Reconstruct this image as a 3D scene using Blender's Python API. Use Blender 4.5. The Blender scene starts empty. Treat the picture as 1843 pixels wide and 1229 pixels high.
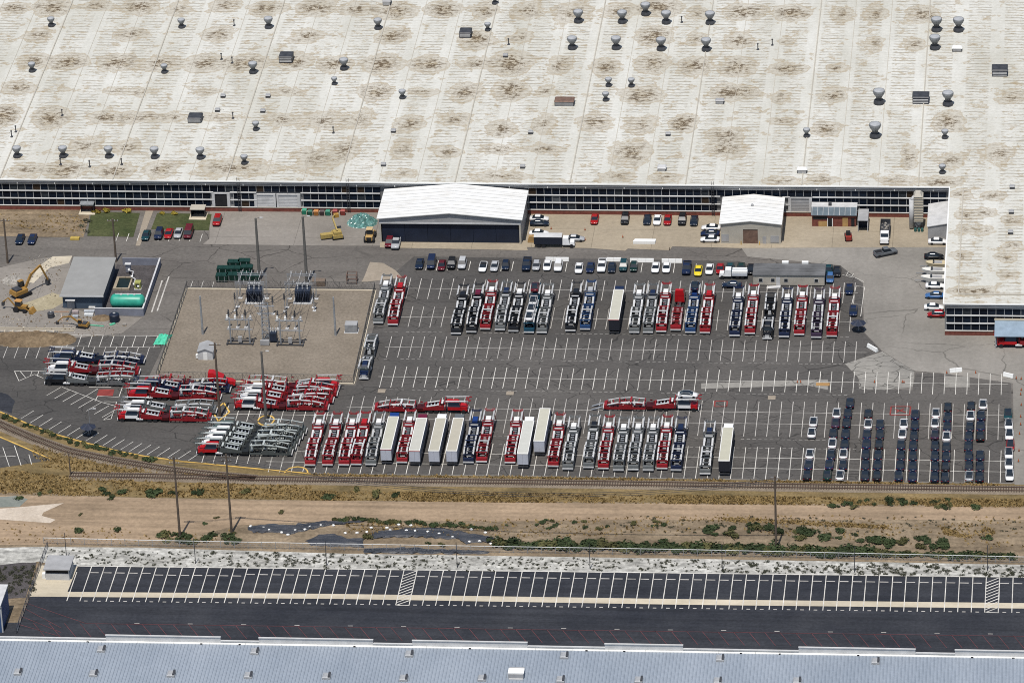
import bpy, math, random
from mathutils import Vector, Matrix

RND = random.Random(11)
scene = bpy.context.scene
COL = scene.collection

# ------------------------------------------------------------------ camera
W, H = 1843.0, 1229.0                      # the photograph's own frame, used to survey positions
FPX = 9430.3
PITCH, YAW, ROLL = map(math.radians, (28.0, 6.72416, -2.50927))
DIST = 1265.8
_F = Vector((-math.sin(YAW) * math.cos(PITCH), math.cos(YAW) * math.cos(PITCH), -math.sin(PITCH)))
_r = _F.cross(Vector((0, 0, 1))).normalized()
_u = _r.cross(_F)
_R = math.cos(ROLL) * _r + math.sin(ROLL) * _u
_U = -math.sin(ROLL) * _r + math.cos(ROLL) * _u
_C = -DIST * _F
cam_data = bpy.data.cameras.new('camera')
cam = bpy.data.objects.new('camera', cam_data)
COL.objects.link(cam)
cam.matrix_world = Matrix(((_R.x, _U.x, -_F.x, _C.x), (_R.y, _U.y, -_F.y, _C.y), (_R.z, _U.z, -_F.z, _C.z), (0, 0, 0, 1)))
cam_data.sensor_width = 36.0
cam_data.lens = FPX / W * 36.0
cam_data.clip_start = 5.0
cam_data.clip_end = 20000.0
scene.camera = cam

def at(x, y, z=0.0):
    """world point at height z seen at photo position x, y (a survey of the site plan)"""
    d = _F + _R * ((x - W / 2) / FPX) - _U * ((y - H / 2) / FPX)
    t = (z - _C.z) / d.z
    return _C + d * t

# ------------------------------------------------------------------ world, sun, exposure
SUN_EL, SUN_AZ = math.radians(70.0), math.radians(188.0)     # azimuth clockwise from +Y (away from camera)
world = bpy.data.worlds.new('World')
scene.world = world
world.use_nodes = True
wn = world.node_tree
sky = wn.nodes.new('ShaderNodeTexSky')
sky.sky_type = 'NISHITA'
sky.sun_disc = False
sky.sun_elevation = SUN_EL
sky.sun_rotation = SUN_AZ
sky.altitude = 300
bg = wn.nodes['Background']
bg.inputs['Strength'].default_value = 0.095
wn.links.new(sky.outputs[0], bg.inputs[0])
sd = bpy.data.lights.new('sun', 'SUN')
sd.energy = 4.2
sd.angle = math.radians(0.5)
sd.color = (1.0, 0.955, 0.89)
sun = bpy.data.objects.new('sun', sd)
COL.objects.link(sun)
_sv = Vector((math.sin(SUN_AZ) * math.cos(SUN_EL), math.cos(SUN_AZ) * math.cos(SUN_EL), math.sin(SUN_EL)))
sun.rotation_euler = _sv.to_track_quat('Z', 'Y').to_euler()
sun.location = (0, -200, 500)
vs = scene.view_settings
vs.view_transform = 'Standard'
vs.look = 'None'
vs.exposure = 0.0
vs.gamma = 1.0
vs.use_curve_mapping = False
scene.cycles.use_denoising = False
scene.cycles.max_bounces = 6
scene.cycles.filter_width = 1.0

# ------------------------------------------------------------------ helpers
class MB:
    def __init__(s):
        s.v, s.f, s.mi = [], [], []
    def quad(s, pts, mi=0):
        b = len(s.v); s.v += [tuple(p) for p in pts]; s.f.append(tuple(range(b, b + len(pts)))); s.mi.append(mi); return s
    def hexa(s, p, mi=0):
        """p: 4 bottom points counter-clockwise then 4 top points"""
        b = len(s.v); s.v += [tuple(q) for q in p]
        for f in ((3, 2, 1, 0), (4, 5, 6, 7), (0, 1, 5, 4), (1, 2, 6, 5), (2, 3, 7, 6), (3, 0, 4, 7)):
            s.f.append(tuple(b + i for i in f)); s.mi.append(mi)
        return s
    def box(s, x0, x1, y0, y1, z0, z1, mi=0):
        return s.hexa(((x0, y0, z0), (x1, y0, z0), (x1, y1, z0), (x0, y1, z0), (x0, y0, z1), (x1, y0, z1), (x1, y1, z1), (x0, y1, z1)), mi)
    def taper(s, x, y0, y1, z0, xt, yt0, yt1, z1, mi=0):
        return s.hexa(((-x, y0, z0), (x, y0, z0), (x, y1, z0), (-x, y1, z0), (-xt, yt0, z1), (xt, yt0, z1), (xt, yt1, z1), (-xt, yt1, z1)), mi)
    def bar(s, p0, p1, w, h=None, mi=0):
        """rectangular bar from p0 to p1"""
        h = h or w
        p0, p1 = Vector(p0), Vector(p1)
        d = (p1 - p0).normalized()
        up = Vector((0, 0, 1)) if abs(d.z) < 0.95 else Vector((0, 1, 0))
        a = d.cross(up).normalized() * w / 2
        b = a.cross(d).normalized() * h / 2
        return s.hexa((p0 - a - b, p0 + a - b, p1 + a - b, p1 - a - b, p0 - a + b, p0 + a + b, p1 + a + b, p1 - a + b), mi)
    def cyl(s, p0, p1, r0, r1=None, n=10, mi=0, cap=True):
        r1 = r0 if r1 is None else r1
        p0, p1 = Vector(p0), Vector(p1)
        d = (p1 - p0).normalized()
        up = Vector((0, 0, 1)) if abs(d.z) < 0.95 else Vector((0, 1, 0))
        a = d.cross(up).normalized(); b = d.cross(a).normalized()
        o = len(s.v)
        for p, r in ((p0, r0), (p1, r1)):
            for i in range(n):
                t = 2 * math.pi * i / n
                s.v.append(tuple(p + a * (r * math.cos(t)) + b * (r * math.sin(t))))
        for i in range(n):
            j = (i + 1) % n
            s.f.append((o + i, o + j, o + n + j, o + n + i)); s.mi.append(mi)
        if cap:
            s.f.append(tuple(o + i for i in reversed(range(n)))); s.mi.append(mi)
            s.f.append(tuple(o + n + i for i in range(n))); s.mi.append(mi)
        return s
    def lathe(s, prof, n=14, c=(0, 0, 0), mi=0):
        for (r0, z0), (r1, z1) in zip(prof[:-1], prof[1:]):
            o = len(s.v)
            for r, z in ((r0, z0), (r1, z1)):
                for i in range(n):
                    t = 2 * math.pi * i / n
                    s.v.append((c[0] + r * math.cos(t), c[1] + r * math.sin(t), c[2] + z))
            for i in range(n):
                j = (i + 1) % n
                s.f.append((o + i, o + j, o + n + j, o + n + i)); s.mi.append(mi)
        return s
    def loft(s, rings, mi=0, cap=True):
        n = len(rings[0]); o = len(s.v)
        for r in rings: s.v += [tuple(p) for p in r]
        for k in range(len(rings) - 1):
            for i in range(n):
                j = (i + 1) % n
                s.f.append((o + k * n + i, o + k * n + j, o + (k + 1) * n + j, o + (k + 1) * n + i)); s.mi.append(mi)
        if cap:
            s.f.append(tuple(o + i for i in reversed(range(n)))); s.mi.append(mi)
            s.f.append(tuple(o + (len(rings) - 1) * n + i for i in range(n))); s.mi.append(mi)
        return s
    def mesh(s, name, mats, smooth=False):
        me = bpy.data.meshes.new(name)
        me.from_pydata(s.v, [], s.f)
        if not isinstance(mats, (list, tuple)): mats = [mats]
        for m in mats: me.materials.append(m)
        if len(mats) > 1: me.polygons.foreach_set('material_index', s.mi)
        if smooth: me.polygons.foreach_set('use_smooth', [True] * len(me.polygons))
        me.update()
        return me

def link(name, data, parent=None, loc=(0, 0, 0), rotz=0.0, color=None):
    o = bpy.data.objects.new(name, data)
    COL.objects.link(o)
    if parent is not None: o.parent = parent
    o.location = loc
    o.rotation_euler = (0, 0, rotz)
    if color is not None: o.color = (color[0], color[1], color[2], 1.0)
    return o

def tag(o, label=None, cat=None, group=None, kind=None):
    if label: o['label'] = label
    if cat: o['category'] = cat
    if group: o['group'] = group
    if kind: o['kind'] = kind
    return o

def empty(name, loc, label, cat, group=None, rotz=0.0):
    o = link(name, None, None, loc, rotz)
    o.empty_display_size = 0.5
    return tag(o, label, cat, group)

def one(name, mb, mat, label, cat, group=None, loc=(0, 0, 0), rotz=0.0, smooth=False, color=None):
    return tag(link(name, mb.mesh(name, mat, smooth), None, loc, rotz, color), label, cat, group)

def struct(name, mb, mat, parent=None):
    o = link(name, mb.mesh(name, mat), parent)
    if parent is None: o['kind'] = 'structure'
    return o

def inst(name, tree, loc, rotz, colors, label, cat, group=None, z=0.0):
    """one thing: an Empty at the base plus one object per part; meshes are shared between copies"""
    root = empty(name, (loc[0], loc[1], z), label, cat, group, rotz)
    def rec(t, par):
        for n, me, key, sub in t:
            o = link(n, me, par, color=colors.get(key))
            if sub: rec(sub, o)
    rec(tree, root)
    return root

ORD = ['first', 'second', 'third', 'fourth', 'fifth', 'sixth', 'seventh', 'eighth', 'ninth', 'tenth', 'eleventh', 'twelfth',
       'thirteenth', 'fourteenth', 'fifteenth', 'sixteenth', 'seventeenth', 'eighteenth', 'nineteenth', 'twentieth',
       'twenty-first', 'twenty-second', 'twenty-third', 'twenty-fourth', 'twenty-fifth', 'twenty-sixth', 'twenty-seventh', 'twenty-eighth', 'twenty-ninth', 'thirtieth']

# ------------------------------------------------------------------ materials
def nodes(name):
    m = bpy.data.materials.new(name); m.use_nodes = True
    nt = m.node_tree
    return m, nt, nt.nodes['Principled BSDF']

def N(nt, typ, **kw):
    n = nt.nodes.new(typ)
    for k, v in kw.items(): setattr(n, k, v)
    return n

def noise(nt, scale, detail=4, rough=0.6, vec=None, stretch=None):
    n = N(nt, 'ShaderNodeTexNoise')
    n.inputs['Scale'].default_value = scale
    n.inputs['Detail'].default_value = detail
    n.inputs['Roughness'].default_value = rough
    if vec is None:
        tc = N(nt, 'ShaderNodeTexCoord'); vec = tc.outputs['Object']
    if stretch:
        mp = N(nt, 'ShaderNodeMapping'); mp.inputs['Scale'].default_value = stretch
        nt.links.new(vec, mp.inputs['Vector']); vec = mp.outputs[0]
    nt.links.new(vec, n.inputs['Vector'])
    return n.outputs['Fac']

def ramp(nt, fac, stops):
    r = N(nt, 'ShaderNodeValToRGB')
    e = r.color_ramp.elements
    while len(e) < len(stops): e.new(0.5)
    for k, (p, c) in enumerate(stops):
        e[k].position = p
        e[k].color = (c[0], c[1], c[2], 1) if isinstance(c, (tuple, list)) else (c, c, c, 1)
    nt.links.new(fac, r.inputs[0])
    return r.outputs[0]

def mixc(nt, fac, a, b, typ='MIX'):
    m = N(nt, 'ShaderNodeMix', data_type='RGBA', blend_type=typ)
    for sock, v in ((m.inputs[0], fac), (m.inputs[6], a), (m.inputs[7], b)):
        if isinstance(v, (int, float)): sock.default_value = v
        elif isinstance(v, (tuple, list)): sock.default_value = (v[0], v[1], v[2], 1)
        else: nt.links.new(v, sock)
    return m.outputs[2]

def mathn(nt, op, a, b=None, c=None):
    m = N(nt, 'ShaderNodeMath', operation=op)
    for i, v in enumerate((a, b, c)):
        if v is None: continue
        if isinstance(v, (int, float)): m.inputs[i].default_value = v
        else: nt.links.new(v, m.inputs[i])
    return m.outputs[0]

def bump(nt, bs, h, strength=0.3, dist=0.05):
    b = N(nt, 'ShaderNodeBump'); b.inputs['Strength'].default_value = strength; b.inputs['Distance'].default_value = dist
    nt.links.new(h, b.inputs['Height']); nt.links.new(b.outputs[0], bs.inputs['Normal'])

def plain(name, c, rough=0.7, var=0.15, scale=0.6, metal=0.0, spec=0.3):
    m, nt, bs = nodes(name)
    f = noise(nt, scale, 5)
    lo = tuple(x * (1 - var) for x in c); hi = tuple(min(1, x * (1 + var)) for x in c)
    nt.links.new(ramp(nt, f, ((0.3, lo), (0.7, hi))), bs.inputs['Base Color'])
    bs.inputs['Roughness'].default_value = rough
    bs.inputs['Metallic'].default_value = metal
    bs.inputs['Specular IOR Level'].default_value = spec
    return m

def paint(name, rough=0.35, spec=0.5, coat=0.0, metal=0.0, var=0.12, scale=1.5):
    """takes the object's own colour, with a little dirt"""
    m, nt, bs = nodes(name)
    oi = N(nt, 'ShaderNodeObjectInfo')
    f = noise(nt, scale, 4)
    d = ramp(nt, f, ((0.3, 1 - var), (0.7, 1.0)))
    nt.links.new(mixc(nt, 1.0, oi.outputs['Color'], d, 'MULTIPLY'), bs.inputs['Base Color'])
    bs.inputs['Roughness'].default_value = rough
    bs.inputs['Specular IOR Level'].default_value = spec
    bs.inputs['Coat Weight'].default_value = coat
    bs.inputs['Metallic'].default_value = metal
    return m

def ground_mat(name, c0, c1, big=0.03, fine=1.2, cracks=None, rough=0.9, streak=None, speck=0.25, crackc=None, joints=None, gate=(0.42, 0.55)):
    m, nt, bs = nodes(name)
    a = noise(nt, big, 6, 0.65)
    col = ramp(nt, a, ((0.32, c0), (0.68, c1)))
    b = noise(nt, fine, 4, 0.7)
    col = mixc(nt, 1.0, col, ramp(nt, b, ((0.3, 1 - speck), (0.7, 1 + speck * 0.4))), 'MULTIPLY')
    if streak:
        s = noise(nt, streak[0], 4, 0.6, stretch=streak[1])
        col = mixc(nt, 1.0, col, ramp(nt, s, ((0.35, 1 - streak[2]), (0.62, 1.0))), 'MULTIPLY')
    if cracks:
        tc = N(nt, 'ShaderNodeTexCoord')
        mp = N(nt, 'ShaderNodeMapping'); mp.inputs['Rotation'].default_value = (0, 0, 0.5); mp.inputs['Scale'].default_value = cracks[1]
        nt.links.new(tc.outputs['Object'], mp.inputs['Vector'])
        wob = N(nt, 'ShaderNodeTexNoise'); wob.inputs['Scale'].default_value = 0.25
        nt.links.new(tc.outputs['Object'], wob.inputs['Vector'])
        v2 = N(nt, 'ShaderNodeVectorMath', operation='MULTIPLY_ADD')
        nt.links.new(wob.outputs['Color'], v2.inputs[0]); v2.inputs[1].default_value = (3, 3, 0); nt.links.new(mp.outputs[0], v2.inputs[2])
        vo = N(nt, 'ShaderNodeTexVoronoi', feature='DISTANCE_TO_EDGE'); vo.inputs['Scale'].default_value = cracks[0]
        nt.links.new(v2.outputs[0], vo.inputs['Vector'])
        k = ramp(nt, vo.outputs['Distance'], ((cracks[2] * 0.5, 1.0), (cracks[2], 0.0)))
        gate = ramp(nt, noise(nt, 0.035, 3), ((gate[0], 0.0), (gate[1], cracks[3])))
        col = mixc(nt, mathn(nt, 'MULTIPLY', k, gate), col, crackc or tuple(x * 0.4 for x in c0))
    if joints:
        tc = N(nt, 'ShaderNodeTexCoord')
        bk = N(nt, 'ShaderNodeTexBrick'); bk.offset = 0.0
        bk.inputs['Scale'].default_value = 1.0; bk.inputs['Mortar Size'].default_value = 0.06
        bk.inputs['Brick Width'].default_value = joints[0]; bk.inputs['Row Height'].default_value = joints[1]
        bk.inputs['Color1'].default_value = (1, 1, 1, 1); bk.inputs['Color2'].default_value = (0.93, 0.93, 0.93, 1); bk.inputs['Mortar'].default_value = (0.6, 0.6, 0.6, 1)
        nt.links.new(tc.outputs['Object'], bk.inputs['Vector'])
        col = mixc(nt, 1.0, col, bk.outputs['Color'], 'MULTIPLY')
    nt.links.new(col, bs.inputs['Base Color'])
    bs.inputs['Roughness'].default_value = rough
    bs.inputs['Specular IOR Level'].default_value = 0.2
    bump(nt, bs, b, 0.25, 0.05)
    return m

M = {}
M['ground'] = ground_mat('dirt_ground', (0.20, 0.152, 0.098), (0.355, 0.275, 0.185), 0.08, 1.0, streak=(0.2, (0.2, 1.6, 1), 0.4), speck=0.4)
M['sand'] = ground_mat('sandy_track', (0.29, 0.213, 0.140), (0.42, 0.308, 0.205), 0.05, 0.9, streak=(0.3, (0.06, 1.6, 1), 0.28), speck=0.25)
M['dry'] = ground_mat('dry_grass_soil', (0.16, 0.12, 0.055), (0.30, 0.215, 0.10), 0.09, 1.4, streak=(0.3, (0.3, 1.5, 1), 0.35), speck=0.4)
M['asphalt'] = ground_mat('worn_asphalt', (0.070, 0.067, 0.064), (0.128, 0.119, 0.109), 0.013, 1.5, cracks=(0.12, (1, 2.2, 1), 0.017, 0.75), streak=(0.05, (0.4, 1.5, 1), 0.2), gate=(0.36, 0.5))
M['asphalt_old'] = ground_mat('grey_asphalt_road', (0.125, 0.114, 0.103), (0.19, 0.174, 0.155), 0.028, 1.2, cracks=(0.08, (1, 1.5, 1), 0.014, 0.8), streak=(0.06, (0.25, 2.2, 1), 0.22))
M['asphalt_new'] = ground_mat('new_asphalt', (0.026, 0.029, 0.038), (0.052, 0.055, 0.064), 0.06, 1.3, streak=(0.3, (0.06, 1.8, 1), 0.3), speck=0.3)
M['concrete_road'] = ground_mat('concrete_road', (0.205, 0.192, 0.170), (0.300, 0.280, 0.250), 0.03, 0.9, cracks=(0.05, (1, 1.2, 1), 0.008, 0.6), streak=(0.05, (1.5, 0.35, 1), 0.18), speck=0.15)
M['concrete_pad'] = ground_mat('beige_concrete_pad', (0.31, 0.26, 0.19), (0.41, 0.35, 0.26), 0.035, 0.9, streak=(0.07, (0.5, 1.5, 1), 0.12), speck=0.15, joints=(15.0, 15.0))
M['concrete_grey'] = ground_mat('grey_concrete_apron', (0.21, 0.19, 0.165), (0.29, 0.265, 0.235), 0.035, 0.9, streak=(0.07, (0.5, 1.5, 1), 0.15), speck=0.15, joints=(20.0, 18.0))
M['concrete_light'] = ground_mat('pale_concrete', (0.50, 0.44, 0.33), (0.62, 0.55, 0.43), 0.06, 0.8, streak=(0.2, (0.15, 1.2, 1), 0.2), speck=0.1)
M['yard'] = ground_mat('gravel_yard', (0.20, 0.168, 0.13), (0.265, 0.225, 0.178), 0.05, 1.5, streak=(0.1, (0.8, 1.2, 1), 0.12), speck=0.3)
M['gravel_white'] = ground_mat('white_gravel', (0.42, 0.41, 0.37), (0.66, 0.65, 0.60), 0.12, 0.9, streak=(0.5, (0.5, 1.4, 1), 0.45), speck=0.45)
M['gravel_dark'] = ground_mat('dark_gravel', (0.06, 0.055, 0.055), (0.11, 0.10, 0.10), 0.2, 2.5, speck=0.45)
M['ballast'] = ground_mat('ballast', (0.17, 0.135, 0.10), (0.25, 0.205, 0.155), 0.12, 3.0, speck=0.4)
M['lawn'] = ground_mat('lawn', (0.045, 0.060, 0.022), (0.090, 0.098, 0.042), 0.12, 1.3, speck=0.4)
M['patch'] = ground_mat('concrete_patch', (0.22, 0.21, 0.19), (0.30, 0.285, 0.255), 0.1, 1.2, cracks=(0.2, (1, 2.0, 1), 0.03, 0.9), speck=0.15)
M['path'] = ground_mat('path_concrete', (0.26, 0.22, 0.17), (0.34, 0.29, 0.23), 0.1, 1.2, speck=0.15)
M['salt'] = ground_mat('salt_crust', (0.44, 0.37, 0.29), (0.60, 0.52, 0.43), 0.15, 1.5, speck=0.2)
M['water'] = ground_mat('grey_silt', (0.16, 0.18, 0.16), (0.24, 0.25, 0.22), 0.2, 1.5, speck=0.2)
M['dirtpile'] = ground_mat('dug_earth', (0.13, 0.092, 0.056), (0.25, 0.185, 0.115), 0.25, 1.5, speck=0.4)
M['sandpile'] = ground_mat('sand_spread', (0.30, 0.26, 0.17), (0.40, 0.35, 0.24), 0.2, 1.5, speck=0.25)
M['plastic'] = plain('dark_plastic_sheet', (0.045, 0.05, 0.065), 0.45, 0.45, 0.35, spec=0.5)
M['line'] = plain('white_road_paint', (0.56, 0.54, 0.49), 0.7, 0.35, 0.3)
M['line_faded'] = plain('faded_road_paint', (0.44, 0.42, 0.385), 0.8, 0.35, 0.25)
M['redline'] = plain('red_road_paint', (0.22, 0.04, 0.035), 0.8, 0.4, 0.3)
M['yellow'] = plain('yellow_kerb_paint', (0.62, 0.40, 0.10), 0.7, 0.25, 0.4)
M['white_metal'] = plain('white_metal_roof', (0.80, 0.80, 0.77), 0.5, 0.05, 0.2)
M['grey_metal'] = plain('grey_metal', (0.33, 0.33, 0.33), 0.5, 0.15, 0.4)
M['light_metal'] = plain('light_metal', (0.52, 0.52, 0.515), 0.6, 0.15, 0.5)
M['galv'] = plain('galvanised_steel', (0.36, 0.38, 0.40), 0.4, 0.3, 0.8, metal=0.4)
M['dark'] = plain('black_rubber', (0.018, 0.018, 0.02), 0.8, 0.3)
M['darkmetal'] = plain('dark_metal', (0.05, 0.052, 0.058), 0.5, 0.35, 0.7)
M['navy'] = plain('navy_door', (0.012, 0.018, 0.035), 0.5, 0.2, 0.3)
M['glass'] = plain('dark_glass', (0.014, 0.02, 0.027), 0.08, 0.2, spec=0.6)
M['brick'] = plain('red_brick', (0.17, 0.055, 0.04), 0.85, 0.3, 1.5)
M['brickband'] = plain('brown_brick', (0.13, 0.05, 0.04), 0.85, 0.35, 1.5)
M['frame'] = plain('steel_window_frame', (0.46, 0.46, 0.45), 0.6, 0.3, 0.3)
M['rail'] = plain('white_window_rail', (0.60, 0.60, 0.585), 0.6, 0.15, 0.3)
M['ventgrey'] = plain('weathered_zinc', (0.20, 0.21, 0.22), 0.45, 0.3, 0.8, metal=0.2)
M['ventcap'] = plain('weathered_zinc_cap', (0.34, 0.35, 0.36), 0.5, 0.25, 0.8)
M['polesteel'] = plain('dull_pole_steel', (0.13, 0.125, 0.115), 0.6, 0.25, 0.8)
M['redfaint'] = plain('faded_red_paint', (0.13, 0.045, 0.05), 0.8, 0.4, 0.3)
M['fascia'] = plain('grey_fascia', (0.20, 0.20, 0.20), 0.6, 0.25, 0.2)
M['tan'] = plain('tan_sheet_metal', (0.42, 0.39, 0.33), 0.6, 0.12, 0.4)
M['wood'] = plain('weathered_pole_wood', (0.11, 0.085, 0.065), 0.85, 0.3, 1.0)
M['plywood'] = plain('plywood', (0.40, 0.25, 0.10), 0.8, 0.2, 0.8)
M['blockwall'] = plain('grey_block_wall', (0.20, 0.21, 0.25), 0.8, 0.15, 0.5)
M['bluewall'] = plain('slate_blue_wall', (0.06, 0.085, 0.12), 0.6, 0.15, 0.5)
M['rust'] = plain('rusty_rail', (0.11, 0.07, 0.05), 0.6, 0.3, 0.5)
M['tie'] = plain('timber_tie', (0.075, 0.058, 0.045), 0.9, 0.35, 0.6)
M['paint'] = paint('car_paint', 0.22, 0.3, 0.0)
M['mattpaint'] = paint('machine_paint', 0.5, 0.4, 0.0, var=0.3, scale=2.0)
M['sheet'] = paint('sheet_paint', 0.6, 0.3, 0.0, var=0.12, scale=0.6)
M['lamp'] = plain('headlamp_glass', (0.6, 0.6, 0.58), 0.1, 0.1, spec=0.6)
M['tail'] = plain('tail_lamp', (0.25, 0.01, 0.01), 0.2, 0.1)
M['rubble'] = plain('concrete_rubble', (0.30, 0.28, 0.25), 0.9, 0.5, 1.2)
M['tealglass'] = plain('crushed_green_glass', (0.10, 0.22, 0.20), 0.3, 0.5, 1.2, spec=0.6)

def foliage(name, lo, hi):
    m, nt, bs = nodes(name)
    f = noise(nt, 1.6, 3)
    oi = N(nt, 'ShaderNodeObjectInfo')
    c = ramp(nt, f, ((0.3, lo), (0.7, hi)))
    c = mixc(nt, 1.0, c, ramp(nt, oi.outputs['Random'], ((0.0, 0.65), (1.0, 1.25))), 'MULTIPLY')
    nt.links.new(c, bs.inputs['Base Color']); bs.inputs['Roughness'].default_value = 0.8; bs.inputs['Specular IOR Level'].default_value = 0.15
    return m
M['leaf'] = foliage('shrub_leaf', (0.020, 0.034, 0.014), (0.062, 0.080, 0.034))
M['leaf_grey'] = foliage('grey_weed_leaf', (0.035, 0.04, 0.026), (0.085, 0.085, 0.055))
M['leaf_yellow'] = foliage('yellow_shrub_leaf', (0.16, 0.13, 0.02), (0.30, 0.23, 0.04))
M['leaf_olive'] = foliage('olive_shrub_leaf', (0.055, 0.058, 0.022), (0.115, 0.108, 0.045))
M['straw'] = foliage('dry_straw', (0.24, 0.168, 0.068), (0.44, 0.31, 0.135))

def roof_mat():
    m, nt, bs = nodes('weathered_white_roof_membrane')
    tc = N(nt, 'ShaderNodeTexCoord'); V = tc.outputs['Object']
    sep = N(nt, 'ShaderNodeSeparateXYZ'); nt.links.new(V, sep.inputs[0])
    X, Y = sep.outputs[0], sep.outputs[1]
    base = ramp(nt, noise(nt, 0.06, 5, 0.6, stretch=(1.5, 0.5, 1)), ((0.3, (0.495, 0.485, 0.425)), (0.7, (0.64, 0.635, 0.588))))
    base = mixc(nt, 1.0, base, ramp(nt, noise(nt, 1.4, 5, 0.75), ((0.3, 0.86), (0.7, 1.05))), 'MULTIPLY')
    # smooth pale strips running up the slope, one for every bay
    bay = mathn(nt, 'PINGPONG', mathn(nt, 'ADD', X, 2.0), 4.85)
    strip = ramp(nt, mathn(nt, 'DIVIDE', bay, 4.85), ((0.34, 1.0), (0.42, 0.0)))
    nostrip = mathn(nt, 'SUBTRACT', 1.0, mathn(nt, 'MULTIPLY', strip, 0.85))
    # seams of the membrane: fine lines across the slope
    wob = noise(nt, 0.35, 2)
    yy = mathn(nt, 'MULTIPLY_ADD', wob, 1.1, Y)
    seam = ramp(nt, mathn(nt, 'DIVIDE', mathn(nt, 'PINGPONG', yy, 0.85), 0.85), ((0.0, 1.0), (0.42, 0.0)))
    patch = ramp(nt, noise(nt, 0.3, 5, 0.75, stretch=(0.4, 1.2, 1)), ((0.40, 0.0), (0.54, 1.0)))
    line = mathn(nt, 'MULTIPLY', mathn(nt, 'MULTIPLY', seam, patch), nostrip)
    col = mixc(nt, mathn(nt, 'MULTIPLY', line, 0.75), base, (0.20, 0.17, 0.12))
    # grime in small broken dashes
    g = mathn(nt, 'MULTIPLY', ramp(nt, noise(nt, 0.8, 6, 0.8, stretch=(0.5, 1.1, 1)), ((0.52, 0.0), (0.60, 1.0))), nostrip)
    col = mixc(nt, mathn(nt, 'MULTIPLY', g, 0.6), col, (0.30, 0.235, 0.135))
    g2 = mathn(nt, 'MULTIPLY', ramp(nt, noise(nt, 1.7, 4, 0.7, stretch=(0.6, 1.0, 1)), ((0.63, 0.0), (0.70, 1.0))), nostrip)
    col = mixc(nt, mathn(nt, 'MULTIPLY', g2, 0.8), col, (0.10, 0.08, 0.055))
    # silt rings where water stands round the drains
    at_ = N(nt, 'ShaderNodeAttribute'); at_.attribute_name = 'dirt'
    dd = at_.outputs['Fac']
    brk = noise(nt, 1.0, 6, 0.85, stretch=(0.7, 1.0, 1))
    d = mathn(nt, 'ADD', dd, mathn(nt, 'MULTIPLY_ADD', noise(nt, 0.22, 4, 0.7), 1.0, -0.5))
    veil = ramp(nt, d, ((0.08, 0.0), (0.13, 0.65), (0.22, 0.30), (0.55, 0.5), (1.0, 0.75)))
    col = mixc(nt, mathn(nt, 'MULTIPLY', veil, ramp(nt, brk, ((0.36, 0.4), (0.52, 1.0)))), col, (0.315, 0.24, 0.135))
    core = mathn(nt, 'MULTIPLY', mathn(nt, 'MINIMUM', mathn(nt, 'MAXIMUM', d, 0.0), 1.0), ramp(nt, brk, ((0.47, 0.0), (0.56, 1.0))))
    col = mixc(nt, ramp(nt, core, ((0.14, 0.0), (0.55, 0.9))), col, (0.085, 0.058, 0.032))
    pale = mathn(nt, 'MULTIPLY', mathn(nt, 'MINIMUM', mathn(nt, 'MAXIMUM', d, 0.0), 1.0), ramp(nt, brk, ((0.30, 1.0), (0.42, 0.0))))
    col = mixc(nt, mathn(nt, 'MULTIPLY', pale, 0.6), col, (0.60, 0.55, 0.42))
    nt.links.new(col, bs.inputs['Base Color'])
    bs.inputs['Roughness'].default_value = 0.75
    bs.inputs['Specular IOR Level'].default_value = 0.2
    bump(nt, bs, mathn(nt, 'ADD', line, noise(nt, 0.5, 5, 0.7)), 0.5, 0.12)
    return m
M['roof'] = roof_mat()

def hangar_roof_mat():
    m, nt, bs = nodes('white_panel_roof')
    s = noise(nt, 0.9, 5, 0.7, stretch=(0.12, 1.6, 1))
    c = ramp(nt, s, ((0.30, (0.58, 0.57, 0.53)), (0.55, (0.74, 0.74, 0.72))))
    c = mixc(nt, ramp(nt, noise(nt, 0.15, 5, 0.7), ((0.5, 0.0), (0.75, 0.35))), c, (0.50, 0.46, 0.38))
    nt.links.new(c, bs.inputs['Base Color']); bs.inputs['Roughness'].default_value = 0.55; bs.inputs['Specular IOR Level'].default_value = 0.25
    return m
M['hangar_roof'] = hangar_roof_mat()
M['seam_grey'] = plain('seam_grey', (0.50, 0.50, 0.49), 0.6, 0.15, 0.4)
def sheet_mat():
    m, nt, bs = nodes('wrinkled_plastic')
    f = noise(nt, 0.5, 6, 0.7, stretch=(0.4, 1.5, 1))
    nt.links.new(ramp(nt, f, ((0.35, (0.022, 0.025, 0.032)), (0.6, (0.06, 0.062, 0.07)), (0.72, (0.15, 0.14, 0.13)))), bs.inputs['Base Color'])
    bs.inputs['Roughness'].default_value = 0.4
    bump(nt, bs, f, 1.0, 0.5)
    return m
M['plastic'] = sheet_mat()

def seamroof(name, c0, c1):
    m, nt, bs = nodes(name)
    f = noise(nt, 0.08, 4, stretch=(1.0, 0.35, 1))
    c = ramp(nt, f, ((0.3, c0), (0.7, c1)))
    c = mixc(nt, 1.0, c, ramp(nt, noise(nt, 1.2, 4), ((0.3, 0.88), (0.7, 1.04))), 'MULTIPLY')
    nt.links.new(c, bs.inputs['Base Color']); bs.inputs['Roughness'].default_value = 0.5; bs.inputs['Specular IOR Level'].default_value = 0.3
    return m
M['blueroof'] = seamroof('blue_grey_metal_roof', (0.245, 0.285, 0.335), (0.315, 0.355, 0.405))

# ------------------------------------------------------------------ the ground, in sheets each laid above the one below
def flat(poly, z):
    mb = MB()
    mb.quad([(p.x, p.y, z) for p in poly])
    return mb

def px(*pts):
    return [at(*p) for p in pts]

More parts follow.
